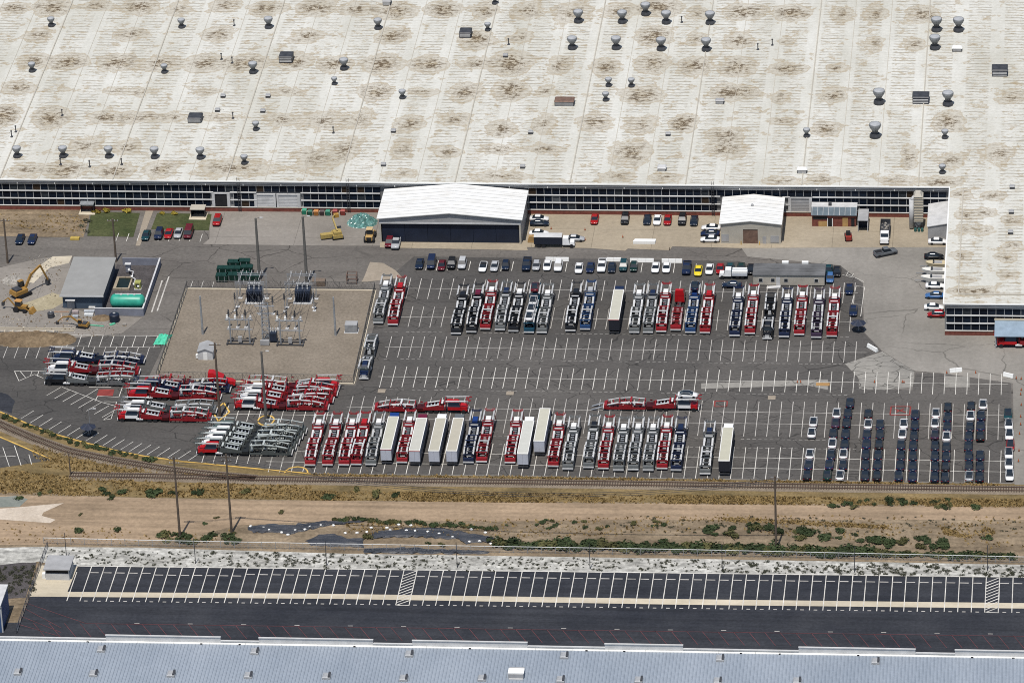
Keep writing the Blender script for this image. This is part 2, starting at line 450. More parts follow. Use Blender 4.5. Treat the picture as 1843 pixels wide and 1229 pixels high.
def ccw(poly):
    a = sum(poly[i].x * poly[(i + 1) % len(poly)].y - poly[(i + 1) % len(poly)].x * poly[i].y for i in range(len(poly)))
    return poly if a > 0 else poly[::-1]

def sheet(name, poly, z, mat, kind='structure'):
    return tag(link(name, flat(ccw(poly), z).mesh(name, mat)), kind=kind)

g = MB(); g.quad([(-4000, -4000, 0), (4000, -4000, 0), (4000, 4000, 0), (-4000, 4000, 0)])
struct('ground', g, M['ground'])

KERB = [(-60, 712), (-20, 733), (18.7, 748.5), (52, 763.5), (102, 782), (152, 796), (214.6, 812), (262, 821), (337, 831), (460, 843), (560, 852), (900, 856), (1350, 863), (1822, 870)]
# everything paved north of the track
lot_edge = px(*KERB)
site = lot_edge + px((1990, 873), (1990, 330), (-120, 330), (-120, 690))
sheet('paved_site', site, 0.02, M['asphalt_old'])
# dark striped parking lot
lot = px((262, 690), (335, 690), (640, 694), (700, 500), (745, 462), (1330, 470), (1350, 478), (1510, 478), (1556, 505), (1552, 560), (1553, 598), (1587, 632), (1520, 655),
         (1546, 682), (1546, 700), (1642, 702), (1648, 672), (1690, 672), (1820, 689), (1822, 869.5), (1350, 862.5), (900, 855.5), (560, 851.5), (460, 842), (337, 830), (262, 820), (214.6, 811), (152, 795), (102, 781), (52, 762.5), (18.7, 747.5), (-20, 732), (-60, 711), (-60, 640), (70, 605), (285, 605), (300, 610))
sheet('parking_lot', lot, 0.04, M['asphalt'])
sheet('concrete_road', px((1330, 440), (1710, 440), (1700, 603), (1990, 606), (1990, 874), (1826, 872), (1823, 690), (1690, 671), (1648, 668), (1640, 664), (1588, 632), (1555, 598), (1553, 510), (1512, 478), (1345, 462)), 0.045, M['concrete_road'])
sheet('concrete_patch', px((1521, 655), (1588, 633), (1646, 668), (1643, 697), (1592, 702), (1546, 701), (1545, 681)), 0.06, M['patch'])
sheet('concrete_patch', px((1701, 677), (1745, 678), (1745, 697), (1701, 697)), 0.06, M['patch'])
sheet('concrete_patch', px((1262, 690), (1490, 683), (1490, 702), (1455, 694), (1262, 700)), 0.06, M['patch'])
sheet('concrete_pad', px((938, 380), (1715, 392), (1715, 445), (1330, 447), (1210, 444), (1205, 451), (1130, 448), (1125, 452), (1060, 447), (938, 445)), 0.06, M['concrete_pad'])
sheet('concrete_apron', px((378, 372), (690, 380), (690, 443), (600, 443), (365, 440), (377, 430)), 0.06, M['concrete_grey'])
sheet('hangar_apron', px((684, 432), (945, 436), (950, 451), (684, 446)), 0.07, M['concrete_pad'])
sheet('bare_verge', px((-100, 370), (165, 374), (150, 428), (-100, 424)), 0.06, M['ground'])
sheet('lawn', px((164, 382), (252, 384), (240, 427), (157, 425)), 0.075, M['lawn'])
sheet('lawn', px((283, 384), (381, 386), (376, 415), (272, 413)), 0.075, M['lawn'])
sheet('footpath', px((262, 380), (276, 380), (252, 443), (244, 443)), 0.08, M['path'])
sheet('substation_yard', px((336, 519), (676, 522), (636, 690), (281, 683)), 0.06, M['yard'])
sheet('pale_patch', px((666, 472), (690, 474), (712, 487), (724, 500), (650, 509), (655, 500)), 0.07, M['path'])
# earthworks
sheet('earthworks_ground', px((-80, 500), (75, 465), (130, 460), (115, 530), (130, 556), (172, 566), (256, 572), (220, 600), (100, 612), (-80, 606)), 0.055, M['concrete_grey'])
sheet('chalky_ground', px((72, 478), (95, 462), (130, 461), (124, 474), (90, 482), (60, 510), (52, 508)), 0.065, M['concrete_light'])
sheet('sand_spread', px((42, 547), (75, 535), (95, 527), (112, 533), (114, 545), (95, 556), (60, 562), (30, 560)), 0.065, M['sandpile'])
sheet('sealed_patch', px((-60, 690), (0, 706), (14, 710), (27, 722), (23, 733), (21, 744), (0, 737), (-60, 712)), .06, M['asphalt_new'])
sheet('side_lot', px((-80, 770), (0, 786), (88, 822), (92, 828), (0, 842), (-80, 850)), 0.04, M['asphalt'])
# rail corridor and the land beyond
TRACK_A = [(-70, 728), (0, 765), (57, 789), (120, 812), (200, 829), (300, 845.5), (380, 855), (460, 862)]
TRACK_B = [(125, 856), (314, 859), (460, 863.2), (900, 868.5), (1400, 876), (1990, 884)]
sheet('dry_verge', px((-120, 700), (-60, 712), *KERB[2:], (1990, 873), (1990, 912), (1843, 910), (1350, 905), (900, 902), (560, 900), (250, 895), (120, 890), (0, 882), (-120, 872)), 0.015, M['dry'])
sheet('sandy_track', px((-120, 890), (130, 893), (430, 900), (900, 904), (1350, 908), (1990, 914), (1990, 935), (1500, 935), (1150, 935), (900, 938), (620, 936), (430, 945), (330, 968), (200, 980), (-120, 980)), 0.025, M['sand'])
sheet('salt_crust', px((-40, 918), (40, 912), (115, 905), (78, 922), (75, 928), (100, 935), (90, 941), (20, 936), (-40, 932)), 0.035, M['salt'])
sheet('silt_pool', px((-40, 897), (30, 892), (50, 898), (35, 912), (-40, 914)), 0.045, M['water'])
sheet('white_gravel_strip', px((-120, 988), (60, 984), (250, 985), (620, 996), (1230, 1005), (1843, 1016), (1990, 1018), (1990, 1046), (1843, 1043), (130, 1023), (68, 1010), (40, 1020), (-120, 1050)), 0.03, M['gravel_white'])
sheet('dark_gravel_corner', px((-120, 1030), (40, 1012), (66, 1012), (46, 1075), (-120, 1085)), 0.04, M['gravel_dark'])
sheet('lower_lot', px((77, 1016), (140, 1019), (1843, 1039.5), (1990, 1041), (1990, 1300), (-200, 1300), (-200, 1120), (36, 1120)), 0.05, M['asphalt_new'])
sheet('concrete_corner', px((72, 1017), (140, 1019.5), (121, 1066), (54, 1074)), 0.07, M['concrete_light'])
sheet('concrete_band', px((54, 1064.5), (600, 1068.6), (1223, 1078), (1990, 1087), (1990, 1096.5), (1223, 1088), (600, 1077.5), (54, 1073.5)), 0.075, M['concrete_light'])

# ------------------------------------------------------------------ painted markings
def seg(mb, a, b, w, z):
    d = (b - a); d.z = 0
    if d.length < 1e-6: return
    n = Vector((-d.y, d.x, 0)).normalized() * (w / 2)
    mb.quad([(a.x - n.x, a.y - n.y, z), (b.x - n.x, b.y - n.y, z), (b.x + n.x, b.y + n.y, z), (a.x + n.x, a.y + n.y, z)][::1])

def lines_obj(name, segs, w, z, mat):
    mb = MB()
    for a, b in segs: seg(mb, a, b, w, z)
    o = link(name, mb.mesh(name, mat)); o['kind'] = 'structure'
    return o

YR = lambda y: at(921, y).y
def stall_row(name, y0, y1, anchor, x0, x1, crosses=(), step=2.68, mat='line', w=0.16, skip=None):
    """stall lines parallel to world Y between two depths, in phase with one surveyed line"""
    Y0, Y1 = YR(y0), YR(y1)
    ax = at(*anchor).x
    ymid = (y0 + y1) / 2
    X0, X1 = at(x0, ymid).x, at(x1, ymid).x
    k = math.ceil((X0 - ax) / step)
    segs = []
    while ax + k * step <= X1:
        x = ax + k * step
        segs.append((Vector((x, Y0 + RND.uniform(-.15, .15), 0)), Vector((x, Y1 + RND.uniform(-.15, .15), 0))))
        k += 1
    lines_obj(name, segs, w, 0.085, M[mat])
    if crosses:
        lines_obj('bay_cross_line', [(Vector((X0, YR(c), 0)), Vector((X1, YR(c), 0))) for c in crosses], w * 0.9, 0.09, M[mat])

stall_row('stall_lines', 471.5, 488.5, (766, 487), 752, 1345, ())
stall_row('stall_lines', 503, 540, (816.8, 502.5), 715, 1545, (521.5,), mat='line_faded')
stall_row('stall_lines', 554, 591, (990.5, 594), 705, 1545, (573,), mat='line_faded')
stall_row('stall_lines', 608, 646, (1320.6, 617), 692, 1560, (627.5,), mat='line_faded')
stall_row('stall_lines', 662, 700, (1214, 666), 680, 1815, (681,), mat='line')
stall_row('stall_lines', 717, 780, (1264, 722), 620, 1812, (736.5, 757), mat='line_faded')
stall_row('stall_lines', 799, 856, (1105.5, 857), 480, 1815, (818, 837), mat='line')
stall_row('stall_lines', 737, 765, (447, 748), 400, 600, (752,), mat='line')
stall_row('stall_lines', 810, 842, (447, 828), 345, 560, (), mat='line')
stall_row('stall_lines', 612.5, 634, (141, 620), 118, 285, (612.5,), mat='line')
stall_row('stall_lines', 633, 656, (10, 634), -60, 282, (633,), mat='line_faded')
stall_row('stall_lines', 512, 524, (345, 512), 338, 400, ())
stall_row('stall_lines', 427, 441, (228, 433), 200, 365, ())
# dashed ends of the stalls
dash = []
for y in (649, 704, 785, 800.5, 600):
    Y = YR(y); x = at(690, y).x
    while x < at(1540, y).x:
        if RND.random() < 0.8: dash.append((Vector((x, Y, 0)), Vector((x + 0.8, Y, 0))))
        x += 1.35
lines_obj('dashed_line', dash, 0.1, 0.085, M['line_faded'])
# slanted stalls along the curved kerb
sl = []
for k in range(8):
    a = at(84 + 14.3 * k, 712 + 5.6 * k); b = at(110 + 14.3 * k, 697 + 5.6 * k); sl.append((a, b))
sl += [tuple(px((112, 697), (184, 724.5))), tuple(px((160, 697), (200, 697))), tuple(px((150, 716), (176, 700))), tuple(px((171, 722), (176, 713))), tuple(px((176, 713), (214, 715))), tuple(px((214, 715), (220, 698))),
       tuple(px((184, 724.5), (208, 731))), tuple(px((187, 723), (210, 723.5))), tuple(px((210, 723.5), (200, 754))), tuple(px((200, 754), (186, 756))), tuple(px((186, 756), (203, 745))), tuple(px((26, 668), (82, 668))),
       tuple(px((26, 668), (34, 686))), tuple(px((34, 686), (62, 674))), tuple(px((62, 674), (78, 681))), tuple(px((36, 668), (46, 680))), tuple(px((58, 668), (55, 676))), tuple(px((70, 668), (67, 678)))]
def along(pts, step):
    out = []
    for (a, b) in zip(pts[:-1], pts[1:]):
        L = (b - a).length; n = max(1, round(L / step))
        out += [a.lerp(b, i / n) for i in range(n)]
    return out + [pts[-1]]
kp = along([p for p in px(*KERB[2:9])], 2.75)
for p in kp[1:]:
    sl.append((p + Vector((0.2, 0.6, 0)), p + Vector((2.6, 4.6, 0))))
lines_obj('slanted_stall_lines', sl, 0.16, 0.085, M['line'])
lines_obj('stall_lines', [tuple(px((5, 805), (17, 840))), tuple(px((26, 802), (38, 838))), tuple(px((52, 818), (57, 836))), tuple(px((0, 822), (28, 821)))], 0.16, 0.085, M['line'])
# loading bay lines east of the office and the two long traces west of the yard
lines_obj('loading_bay_lines', [tuple(px(*q)) for q in (((1541, 515), (1533, 548)), ((1556, 517), (1549, 570)), ((1541, 515), (1556, 517)), ((1535, 548), (1552, 549)), ((1522, 492), (1555, 508)), ((1516, 495), (1535, 500)), ((1527, 489), (1523, 497)), ((1536, 493), (1533, 499)))], 0.14, 0.085, M['line'])
lines_obj('old_trench_trace', [tuple(px((292, 505), (273, 562))), tuple(px((304, 498), (283, 560)))], 0.35, 0.065, M['line_faded'])
# red painted frames
def frame_lines(name, q, w, mat, z=0.1):
    p = px(*q); lines_obj(name, [(p[i], p[(i + 1) % len(p)]) for i in range(len(p))], w, z, mat)
frame_lines('red_painted_frame', ((1604, 732), (1639, 732), (1637, 747), (1602, 747)), 0.35, M['redline'])
frame_lines('red_painted_frame', ((1287, 722), (1309, 722), (1308, 732), (1286, 732)), 0.3, M['redline'])
sheet('red_painted_patch', px((178, 701), (206, 701), (203, 713), (174, 713)), 0.1, M['redline'])
lines_obj('red_painted_cross', [tuple(px((1611, 737), (1630, 742))), tuple(px((1613, 742), (1627, 736)))], 0.4, 0.1, M['redline'])
# the lower lot: seventy stalls, wheel stop bars, hatch aisles, dashes
A, B = at(164.9, 1019.8), at(1823.4, 1039.3)
STEP = (B.x - A.x) / 70
segs, bars, dashes, hatch = [], [], [], []
LOWLEN = 15.1
for k in range(-1, 78):
    x = A.x + STEP * k; y = A.y + (B.y - A.y) * k / 70
    top = Vector((x, y, 0)); bot = Vector((x - 0.1, y - LOWLEN, 0))
    segs.append((top + (Vector((0, -2.5, 0)) if k < 0 else Vector((0, 0, 0))), bot))
    if k in (24, 68):
        for i in range(11):
            t = -0.1 - i * 1.28
            hatch.append((Vector((x + 0.05, max(y - LOWLEN, y + t - 2.3), 0)), Vector((x + STEP - 0.05, y + t, 0))))
        hatch += [(Vector((x, y - LOWLEN, 0)), Vector((x + STEP, y - LOWLEN, 0)))]
    elif k >= 0:
        bars.append((Vector((x + 0.15, y - (3.3 if 5 <= k < 12 else 2.6), 0)), Vector((x + STEP - 0.9, y - (3.3 if 5 <= k < 12 else 2.6), 0))))
        dashes.append((Vector((x + STEP * 0.28, y - LOWLEN + 0.15, 0)), Vector((x + STEP * 0.55, y - LOWLEN + 0.15, 0))))
lines_obj('stall_lines', segs, 0.2, 0.1, M['line'])
lines_obj('wheel_stop_lines', bars, 0.3, 0.1, M['line_faded'])
lines_obj('dashed_line', dashes, 0.3, 0.1, M['line_faded'])
lines_obj('hatched_aisle', hatch, 0.24, 0.095, M['line'])
lines_obj('lot_edge_line', [(at(137, 1018.6), at(1990, 1040.3))], 0.3, 0.1, M['line'])
red = [tuple(px((46, 1085), (155, 1122))), tuple(px((155, 1122), (1990, 1147)))]
for k in range(64):
    a = at(60 + 28 * k, 1121 + 0.36 * k); b = at(80 + 28 * k, 1145 + .36 * k)
    red.append((a, b))
for k in range(3):
    red.append(tuple(px((44 - k * 6, 1095 + 14 * k), (110, 1130 + 8 * k))))
lines_obj('red_fire_lane_lines', red, 0.12, 0.1, M['redfaint'])
lines_obj('white_dashes', [(at(242 + 96 * k, 1121.5 + 1.2 * k), at(251 + 96 * k, 1121.6 + 1.2 * k)) for k in range(17)], 0.2, 0.1, M['line_faded'])

# yellow kerb, a real step
def kerb(name, pts, w, h, mat):
    mb = MB()
    for a, b in zip(pts[:-1], pts[1:]):
        d = (b - a).normalized(); n = Vector((-d.y, d.x, 0)) * w / 2
        mb.hexa([(a.x - n.x, a.y - n.y, 0), (b.x - n.x, b.y - n.y, 0), (b.x + n.x, b.y + n.y, 0), (a.x + n.x, a.y + n.y, 0)] + [(a.x - n.x, a.y - n.y, h), (b.x - n.x, b.y - n.y, h), (b.x + n.x, b.y + n.y, h), (a.x + n.x, a.y + n.y, h)])
    o = link(name, mb.mesh(name, mat)); o['kind'] = 'structure'
    return o
kerb('kerb', along([p + Vector((0, -.15, 0)) for p in px(*KERB[1:11])], 3), 0.3, 0.17, M['yellow'])
kerb('kerb', px((560, 852.6), (900, 856.6), (1350, 863.6), (1822, 870.6)), 0.25, 0.14, M['concrete_road'])
kerb('kerb', px((0, 787), (40, 804), (90, 826)), 0.3, 0.15, M['yellow'])
def ring(name, c, rx, ry, n=12, a0=0, a1=2 * math.pi):
    pts = [Vector((c.x + rx * math.cos(a0 + (a1 - a0) * i / n), c.y + ry * math.sin(a0 + (a1 - a0) * i / n), 0)) for i in range(n + 1)]
    kerb(name, pts, 0.35, 0.17, M['yellow'])
ring('kerb_island', at(479, 757), 1.9, 2.4)
ring('kerb_island', at(398, 742), 2.0, 4.5, 4)
ring('kerb_island', at(533, 852), 2.7, 3.0, 8, 0, math.pi)

# ------------------------------------------------------------------ the long factory building
ZR = 8.75
YF = YR(385)                                    # plane of the south front
XE = at(1711, 338, ZR).x                        # where the front meets the east wing
YW = at(1705, 603).y                            # front of the wing
XL, XRT, YB = at(-120, 330).x, at(1990, 330).x + 20, at(921, -190, ZR).y
factory = empty('factory_building', (0, YF, 0), 'huge low factory with stained white flat roof and dark banded window wall', 'factory')

def child(name, mb, mat, parent, smooth=False, color=None):
    """a part: world-space mesh data hung on a thing placed at its base"""
    o = link(name, mb.mesh(name, mat, smooth), parent, color=color)
    o.matrix_parent_inverse = Matrix.Translation(-_wloc(parent))
    return o
def _wloc(p):
    v = Vector(p.location)
    return v
# roof deck as a fine grid that carries the silt rings
import array
def roof_grid(x0, x1, y0, y1, step, stains):
    nx, ny = int((x1 - x0) / step) + 1, int((y1 - y0) / step) + 1
    sx, sy = (x1 - x0) / (nx - 1), (y1 - y0) / (ny - 1)
    dirt = [0.0] * (nx * ny)
    for (cx, cy, rx, ry, s) in stains:
        i0, i1 = max(0, int((cx - rx * 2.2 - x0) / sx)), min(nx - 1, int((cx + rx * 2.2 - x0) / sx) + 1)
        j0, j1 = max(0, int((cy - ry * 2.2 - y0) / sy)), min(ny - 1, int((cy + ry * 2.2 - y0) / sy) + 1)
        for j in range(j0, j1 + 1):
            for i in range(i0, i1 + 1):
                q = ((x0 + i * sx - cx) / rx) ** 2 + ((y0 + j * sy - cy) / ry) ** 2
                if q < 4.8:
                    dirt[j * nx + i] += s * (0.42 * max(0.0, 1.0 - q / 1.9) ** 0.5 + 0.75 * math.exp(-q * 4.0)) if q < 1.9 else 0.0
    v = [(x0 + i * sx, y0 + j * sy, ZR) for j in range(ny) for i in range(nx)]
    f = [(j * nx + i, j * nx + i + 1, (j + 1) * nx + i + 1, (j + 1) * nx + i) for j in range(ny - 1) for i in range(nx - 1)]
    me = bpy.data.meshes.new('roof'); me.from_pydata(v, [], f)
    a = me.attributes.new('dirt', 'FLOAT', 'POINT'); a.data.foreach_set('value', [min(1.3, d) for d in dirt])
    me.materials.append(M['roof'])
    return me
S1 = [(65,45,90,35,.7),(280,45,95,50,1),(520,35,90,30,.7),(745,40,95,45,1),(960,50,60,50,.6),(1205,30,80,40,.7),(1430,50,100,45,.7),(1690,45,90,50,1),(210,190,80,40,.6),(700,185,90,35,.7),(1170,185,80,45,.8),(1640,195,80,40,.8),
 (180,330,80,45,.8),(370,330,95,45,1),(630,335,95,50,1),(860,340,100,45,.8),(1090,340,100,50,.8),(1310,340,110,50,.9),(1570,330,90,50,.9),(1790,345,80,50,.9),(100,470,80,40,.8),(340,480,60,25,.3),(620,485,70,25,.4),(760,495,70,30,.5),(1100,490,70,25,.4),(1540,490,100,30,.4),
 (20,620,80,60,1),(270,630,90,60,.9),(560,630,90,35,.8),(700,630,60,35,.6),(800,625,60,30,.6),(920,630,70,30,.6),(1160,630,90,25,.6),(1500,640,100,35,.6),(1720,650,120,60,.5),(450,790,80,60,.6),(680,790,70,40,.6),(350,910,100,45,.9),(620,915,90,40,.9),(860,910,80,45,.8),(1250,900,200,50,.6),(1700,850,120,80,.5),(150,910,100,40,.5)]
S2 = [(90,50,90,40,.8),(300,60,110,50,.9),(560,50,90,45,1),(780,55,60,50,.9),(1010,60,80,50,.7),(1250,70,110,55,.7),(1500,60,100,45,.7),(1720,40,110,55,.9),(280,195,90,45,.9),(740,215,90,50,.9),(970,205,60,40,.6),(1690,195,90,55,1),(235,345,100,55,1),(480,345,90,50,.9),(730,340,80,40,.6),(920,340,100,70,1),(1180,350,60,50,.8),(1430,360,80,50,.7),(1680,340,80,60,.8),
 (200,495,80,50,.9),(440,490,80,25,.5),(680,495,80,50,.8),(920,485,90,55,1),(1110,490,50,30,.6),(1620,510,110,45,.9),(100,640,80,60,.5),(380,665,70,50,.7),(620,640,80,40,.6),(870,690,70,45,.8),(1100,660,60,50,.6),(1370,660,90,50,.7),(1620,670,80,50,.6),(1820,660,50,40,.8),(40,800,60,60,.7),(340,800,70,50,.5),(590,815,70,30,.7),(850,800,100,30,.6),(1100,800,100,25,.6),(1560,820,100,70,.7),(340,930,70,30,.5),(860,945,150,25,.6),(1490,940,90,30,.6),(1750,945,80,25,.5)]
S3 = [(350,65,100,50,1),(600,70,90,45,1),(870,75,60,40,.7),(1050,80,60,60,.6),(1300,80,80,50,.9),(100,75,60,40,.6),(320,220,70,50,.8),(90,210,50,40,.6),(570,220,40,30,.6),(1040,235,50,40,.6),(1250,240,60,40,.6),(80,355,80,50,.9),(310,360,90,55,.9),(580,370,90,35,.9),(840,365,60,25,.6),(290,495,110,45,1),(540,520,60,40,.5),(830,510,70,50,.7),(40,660,50,50,.8),(250,720,90,40,.7),(560,650,80,25,.6),(780,690,70,40,.8),(1440,650,70,60,.9),
 (250,800,100,50,.7),(1230,840,40,60,.7),(1400,975,100,30,.7),(1170,970,100,30,.6),(770,960,80,30,.6),(550,970,90,30,.5),(1700,820,80,50,.6),(1780,520,80,40,.6),(1450,860,80,50,.5)]
stains = []
for off, S in ((0, S1), (610, S2), (1223, S3)):
    for (x, y, rx, ry, s) in S:
        p = at(off + x / 2.973, y / 2.973, ZR)
        stains.append((p.x, p.y, rx / 2.973 * 0.142, ry / 2.973 * 0.285, s))
for j in range(9):
    for i in range(28):
        stains.append((XL + 6 + i * 10.9 + RND.uniform(-1, 1), YR(-12) + 14 + j * 13.6, 4.5, 5, RND.uniform(.4, .9)))
for (x, y, s) in ((1730, 350, .7), (1790, 352, .8), (1740, 387, .7), (1775, 382, .6), (1820, 398, .6), (1735, 415, .5), (1770, 415, .6), (1820, 442, .6), (1730, 460, .6), (1812, 463, .6), (1815, 495, .5), (1735, 502, .4), (1770, 525, .8), (1725, 525, .5), (1752, 524, .4)):
    p = at(x, y, ZR); stains.append((p.x, p.y, 2.6, 2.4, s))
rm = link('roof', roof_grid(XL, XRT, YF - 0.35, YB, 0.9, stains), factory); rm.matrix_parent_inverse = Matrix.Translation((0, -YF, 0))
rw = link('wing_roof', roof_grid(XE - 0.1, XRT, YW - 0.35, YF - 0.36, 0.9, stains), factory); rw.matrix_parent_inverse = Matrix.Translation((0, -YF, 0))
# roof edge, expansion ridges
def rbox(name, x0, x1, y0, y1, z0, z1, mat, parent=factory):
    return child(name, MB().box(x0, x1, y0, y1, z0, z1), mat, parent)
rbox('roof_edge', XL, XE - 0.15, YF - 0.62, YF - 0.36, ZR - 0.2, ZR + 0.1, M['white_metal'])
rbox('roof_edge', XE - 0.42, XE - 0.12, YW - 0.62, YF - 0.63, ZR - 0.2, ZR + 0.12, M['white_metal'])
rbox('roof_edge', XE - 0.11, XRT, YW - 0.62, YW - 0.36, ZR - 0.2, ZR + 0.1, M['white_metal'])
rbox('roof_step', XE + 3.2, XRT, YW + 4.2, YW + 4.6, ZR - 0.1, ZR + 0.25, M['tan'])
rbox('roof_step', XE + 3.0, XE + 3.3, YW + 4.7, YF - 2, ZR - 0.1, ZR + 0.2, M['tan'])
RX = [at(x, 323, ZR).x for x in (820,)][0]
for k in range(-8, 9):
    x = RX + k * 29.2
    if x > XL and x < XRT:
        rbox('expansion_ridge', x - 0.14, x + 0.14, (YF if x < XE else YW + 5) - 0.2, YB, ZR - 0.05, ZR + 0.22, M['tan'])
for k in range(-16, 18):
    x = RX + 9.7 * k + (0 if k % 3 else 0.6)
    if k % 3 and XL < x < XE: rbox('roof_seam', x - 0.06, x + 0.06, YF - 0.1, YB, ZR - 0.05, ZR + 0.07, M['tan'])
# walls
rbox('wall', XL, XE + 40, YF + 0.35, YF + 0.6, 0, ZR - 0.25, M['fascia'])
rbox('wall', XE + 0.3, XRT, YW + 0.35, YW + 0.6, 0, ZR - 0.25, M['fascia'])
rbox('wall', XE, XE + 0.29, YW + 0.36, YF + 0.34, 0, ZR - 0.25, M['fascia'])
rbox('wall', XL, XRT, YB - 0.4, YB, 0, ZR - 0.25, M['fascia'])
rbox('fascia', XL, XE - 0.45, YF - 0.3, YF + 0.34, 7.55, ZR - 0.22, M['fascia'])
rbox('fascia', XE + 0.01, XRT, YW - 0.3, YW + 0.34, 7.55, ZR - 0.22, M['fascia'])
rbox('gutter', XL, XE - 0.45, YF - 0.42, YF - 0.31, 7.95, 8.15, M['frame'])
rbox('gutter', XE + 0.01, XRT, YW - 0.42, YW - 0.31, 7.95, 8.15, M['frame'])
rbox('brick_base', XL, at(684, 390).x, YF - 0.12, YF + 0.34, 0, 1.15, M['brick'])
rbox('brick_base', at(945, 390).x, XE - 0.02, YF - 0.12, YF + 0.34, 0, 1.15, M['brick'])
rbox('brick_base', XE + 0.02, XRT, YW - 0.12, YW + 0.34, 0, 1.15, M['brick'])
rbox('sill', XL, at(684, 390).x, YF - 0.2, YF + 0.33, 1.16, 1.28, M['tan'])
rbox('sill', at(945, 390).x, XE - 0.02, YF - 0.2, YF + 0.33, 1.16, 1.28, M['tan'])
rbox('sill', XE + 0.02, XRT, YW - 0.2, YW + 0.33, 1.16, 1.28, M['tan'])
# windows: three rows of panes between steel bars
PW = 1.985
pane_me = MB().box(-PW / 2 + 0.07, PW / 2 - 0.07, 0.12, 0.16, 0.0, 1.82).mesh('pane', M['glass'])
m_, nt_, bs_ = nodes('factory_pane')
oi_ = N(nt_, 'ShaderNodeObjectInfo')
nt_.links.new(mixc(nt_, 1.0, oi_.outputs['Color'], ramp(nt_, noise(nt_, 1.2, 3), ((0.3, 0.6), (0.7, 1.2))), 'MULTIPLY'), bs_.inputs['Base Color'])
bs_.inputs['Roughness'].default_value = 0.3
bs_.inputs['Specular IOR Level'].default_value = 0.12
pane_me.materials.clear(); pane_me.materials.append(m_)
ROWS = ((1.32, 1.82), (3.42, 1.82), (5.55, 1.82))
fx_ = lambda a, b=350: at(a, b, 3.5).x
GAPS = [(fx_(384, 360), fx_(414, 360), 2), (fx_(461, 362), fx_(541, 362), 2), (at(684, 390).x, at(945, 390).x, 3), (fx_(1296, 370), fx_(1408, 370), 2), (fx_(1421, 372), fx_(1462, 372), 2), (fx_(1463, 380), fx_(1545, 380), 1)]
bars = MB(); rest = MB(); npane = 0
def wall_panes(x0, x1, yp, gaps, phase):
    global npane
    k0 = math.ceil((x0 - phase) / PW)
    k = k0
    while phase + (k + 1) * PW <= x1:
        xa, xb = phase + k * PW, phase + (k + 1) * PW
        k += 1
        for r, (z, h) in enumerate(ROWS):
            if any(xb > g0 + 0.3 and xa < g1 - 0.3 and r < n for g0, g1, n in gaps): continue
            bars.box(xa - 0.05, xa + 0.05, yp + 0.0, yp + 0.13, z - 0.02, z + h + 0.02)
            vis = xa > at(-5, 350, 3).x and xb < at(1850, 560, 3).x
            c = RND.choice(((.008, .013, .024), (.011, .018, .032), (.006, .009, .017), (.015, .022, .036), (.009, .015, .028)))
            q_ = RND.random()
            if q_ < 0.012: c = (0.10, 0.11, 0.12)
            elif q_ < 0.07: c = (0.035, 0.042, 0.05)
            elif q_ < 0.09: c = (0.05, 0.035, 0.025)
            if vis and npane < 300:
                npane += 1
                o = link('pane', pane_me, factory, color=c)
                o.location = ((xa + xb) / 2, yp - YF, z)
            else:
                rest.box(xa + 0.07, xb - 0.07, yp + 0.12, yp + 0.16, z, z + h)
    for z, w in ((1.28, .06), (3.16, .24), (5.28, .24), (7.38, .17)):
        for (a, b) in ((x0, x1),):
            spans = [(a, b)]
            for g0, g1, n in gaps:
                top = (3.16, 5.3, 7.6)[n - 1]
                if z < top:
                    spans = [q for s0, s1 in spans for q in ((s0, min(s1, g0)), (max(s0, g1), s1)) if q[1] > q[0] + 0.01]
            for s0, s1 in spans: child('window_rail', MB().box(s0, s1, yp - 0.16, yp + 0.11, z, z + w), M['rail'], factory)
wall_panes(XE + 0.3, XRT, YW, [], XE + 0.35)
wall_panes(XL, XE - 0.3, YF, GAPS, at(3.5, 340, 6).x)
mo = child('mullion', bars, M['frame'], factory); mo['kind'] = 'stuff'
ro = child('pane_row', rest, M['navy'], factory); ro['kind'] = 'stuff'
# openings in the front
def bay(name, x0, x1, z1, mat, depth=0.4):
    rbox(name, x0, x1, YF + 0.12, YF + 0.3, 0, z1, mat)
def door_frame(x0, x1, z1):
    mb = MB(); mb.box(x0 - 0.75, x0, YF - 0.1, YF + 0.32, 0, z1 + 0.1).box(x1, x1 + 0.75, YF - 0.1, YF + 0.32, 0, z1 + 0.1).box(x0, x1, YF - 0.06, YF + 0.3, z1 - 0.2, z1 + 0.1)
    child('door_frame', mb, M['light_metal'], factory)
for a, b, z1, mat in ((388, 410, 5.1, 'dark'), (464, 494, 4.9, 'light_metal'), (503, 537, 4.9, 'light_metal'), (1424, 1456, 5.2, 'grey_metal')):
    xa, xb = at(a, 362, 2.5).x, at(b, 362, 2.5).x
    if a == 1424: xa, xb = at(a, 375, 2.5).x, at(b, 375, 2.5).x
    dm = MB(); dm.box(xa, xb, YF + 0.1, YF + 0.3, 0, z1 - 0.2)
    d = child('roller_door' if mat != 'dark' else 'doorway_shade_panel', dm, M[mat], factory)  # dark case: solid black slab stands for the shade inside the opening
    if mat != 'dark':
        sl_ = MB()
        for i in range(int(z1 / 0.42)): sl_.box(xa + 0.02, xb - 0.02, YF + 0.06, YF + 0.1, 0.1 + i * 0.42, 0.13 + i * 0.42)
        link('door_ribs', sl_.mesh('door_ribs', M['light_metal' if a != 1424 else 'grey_metal']), d)
    door_frame(xa, xb, z1)
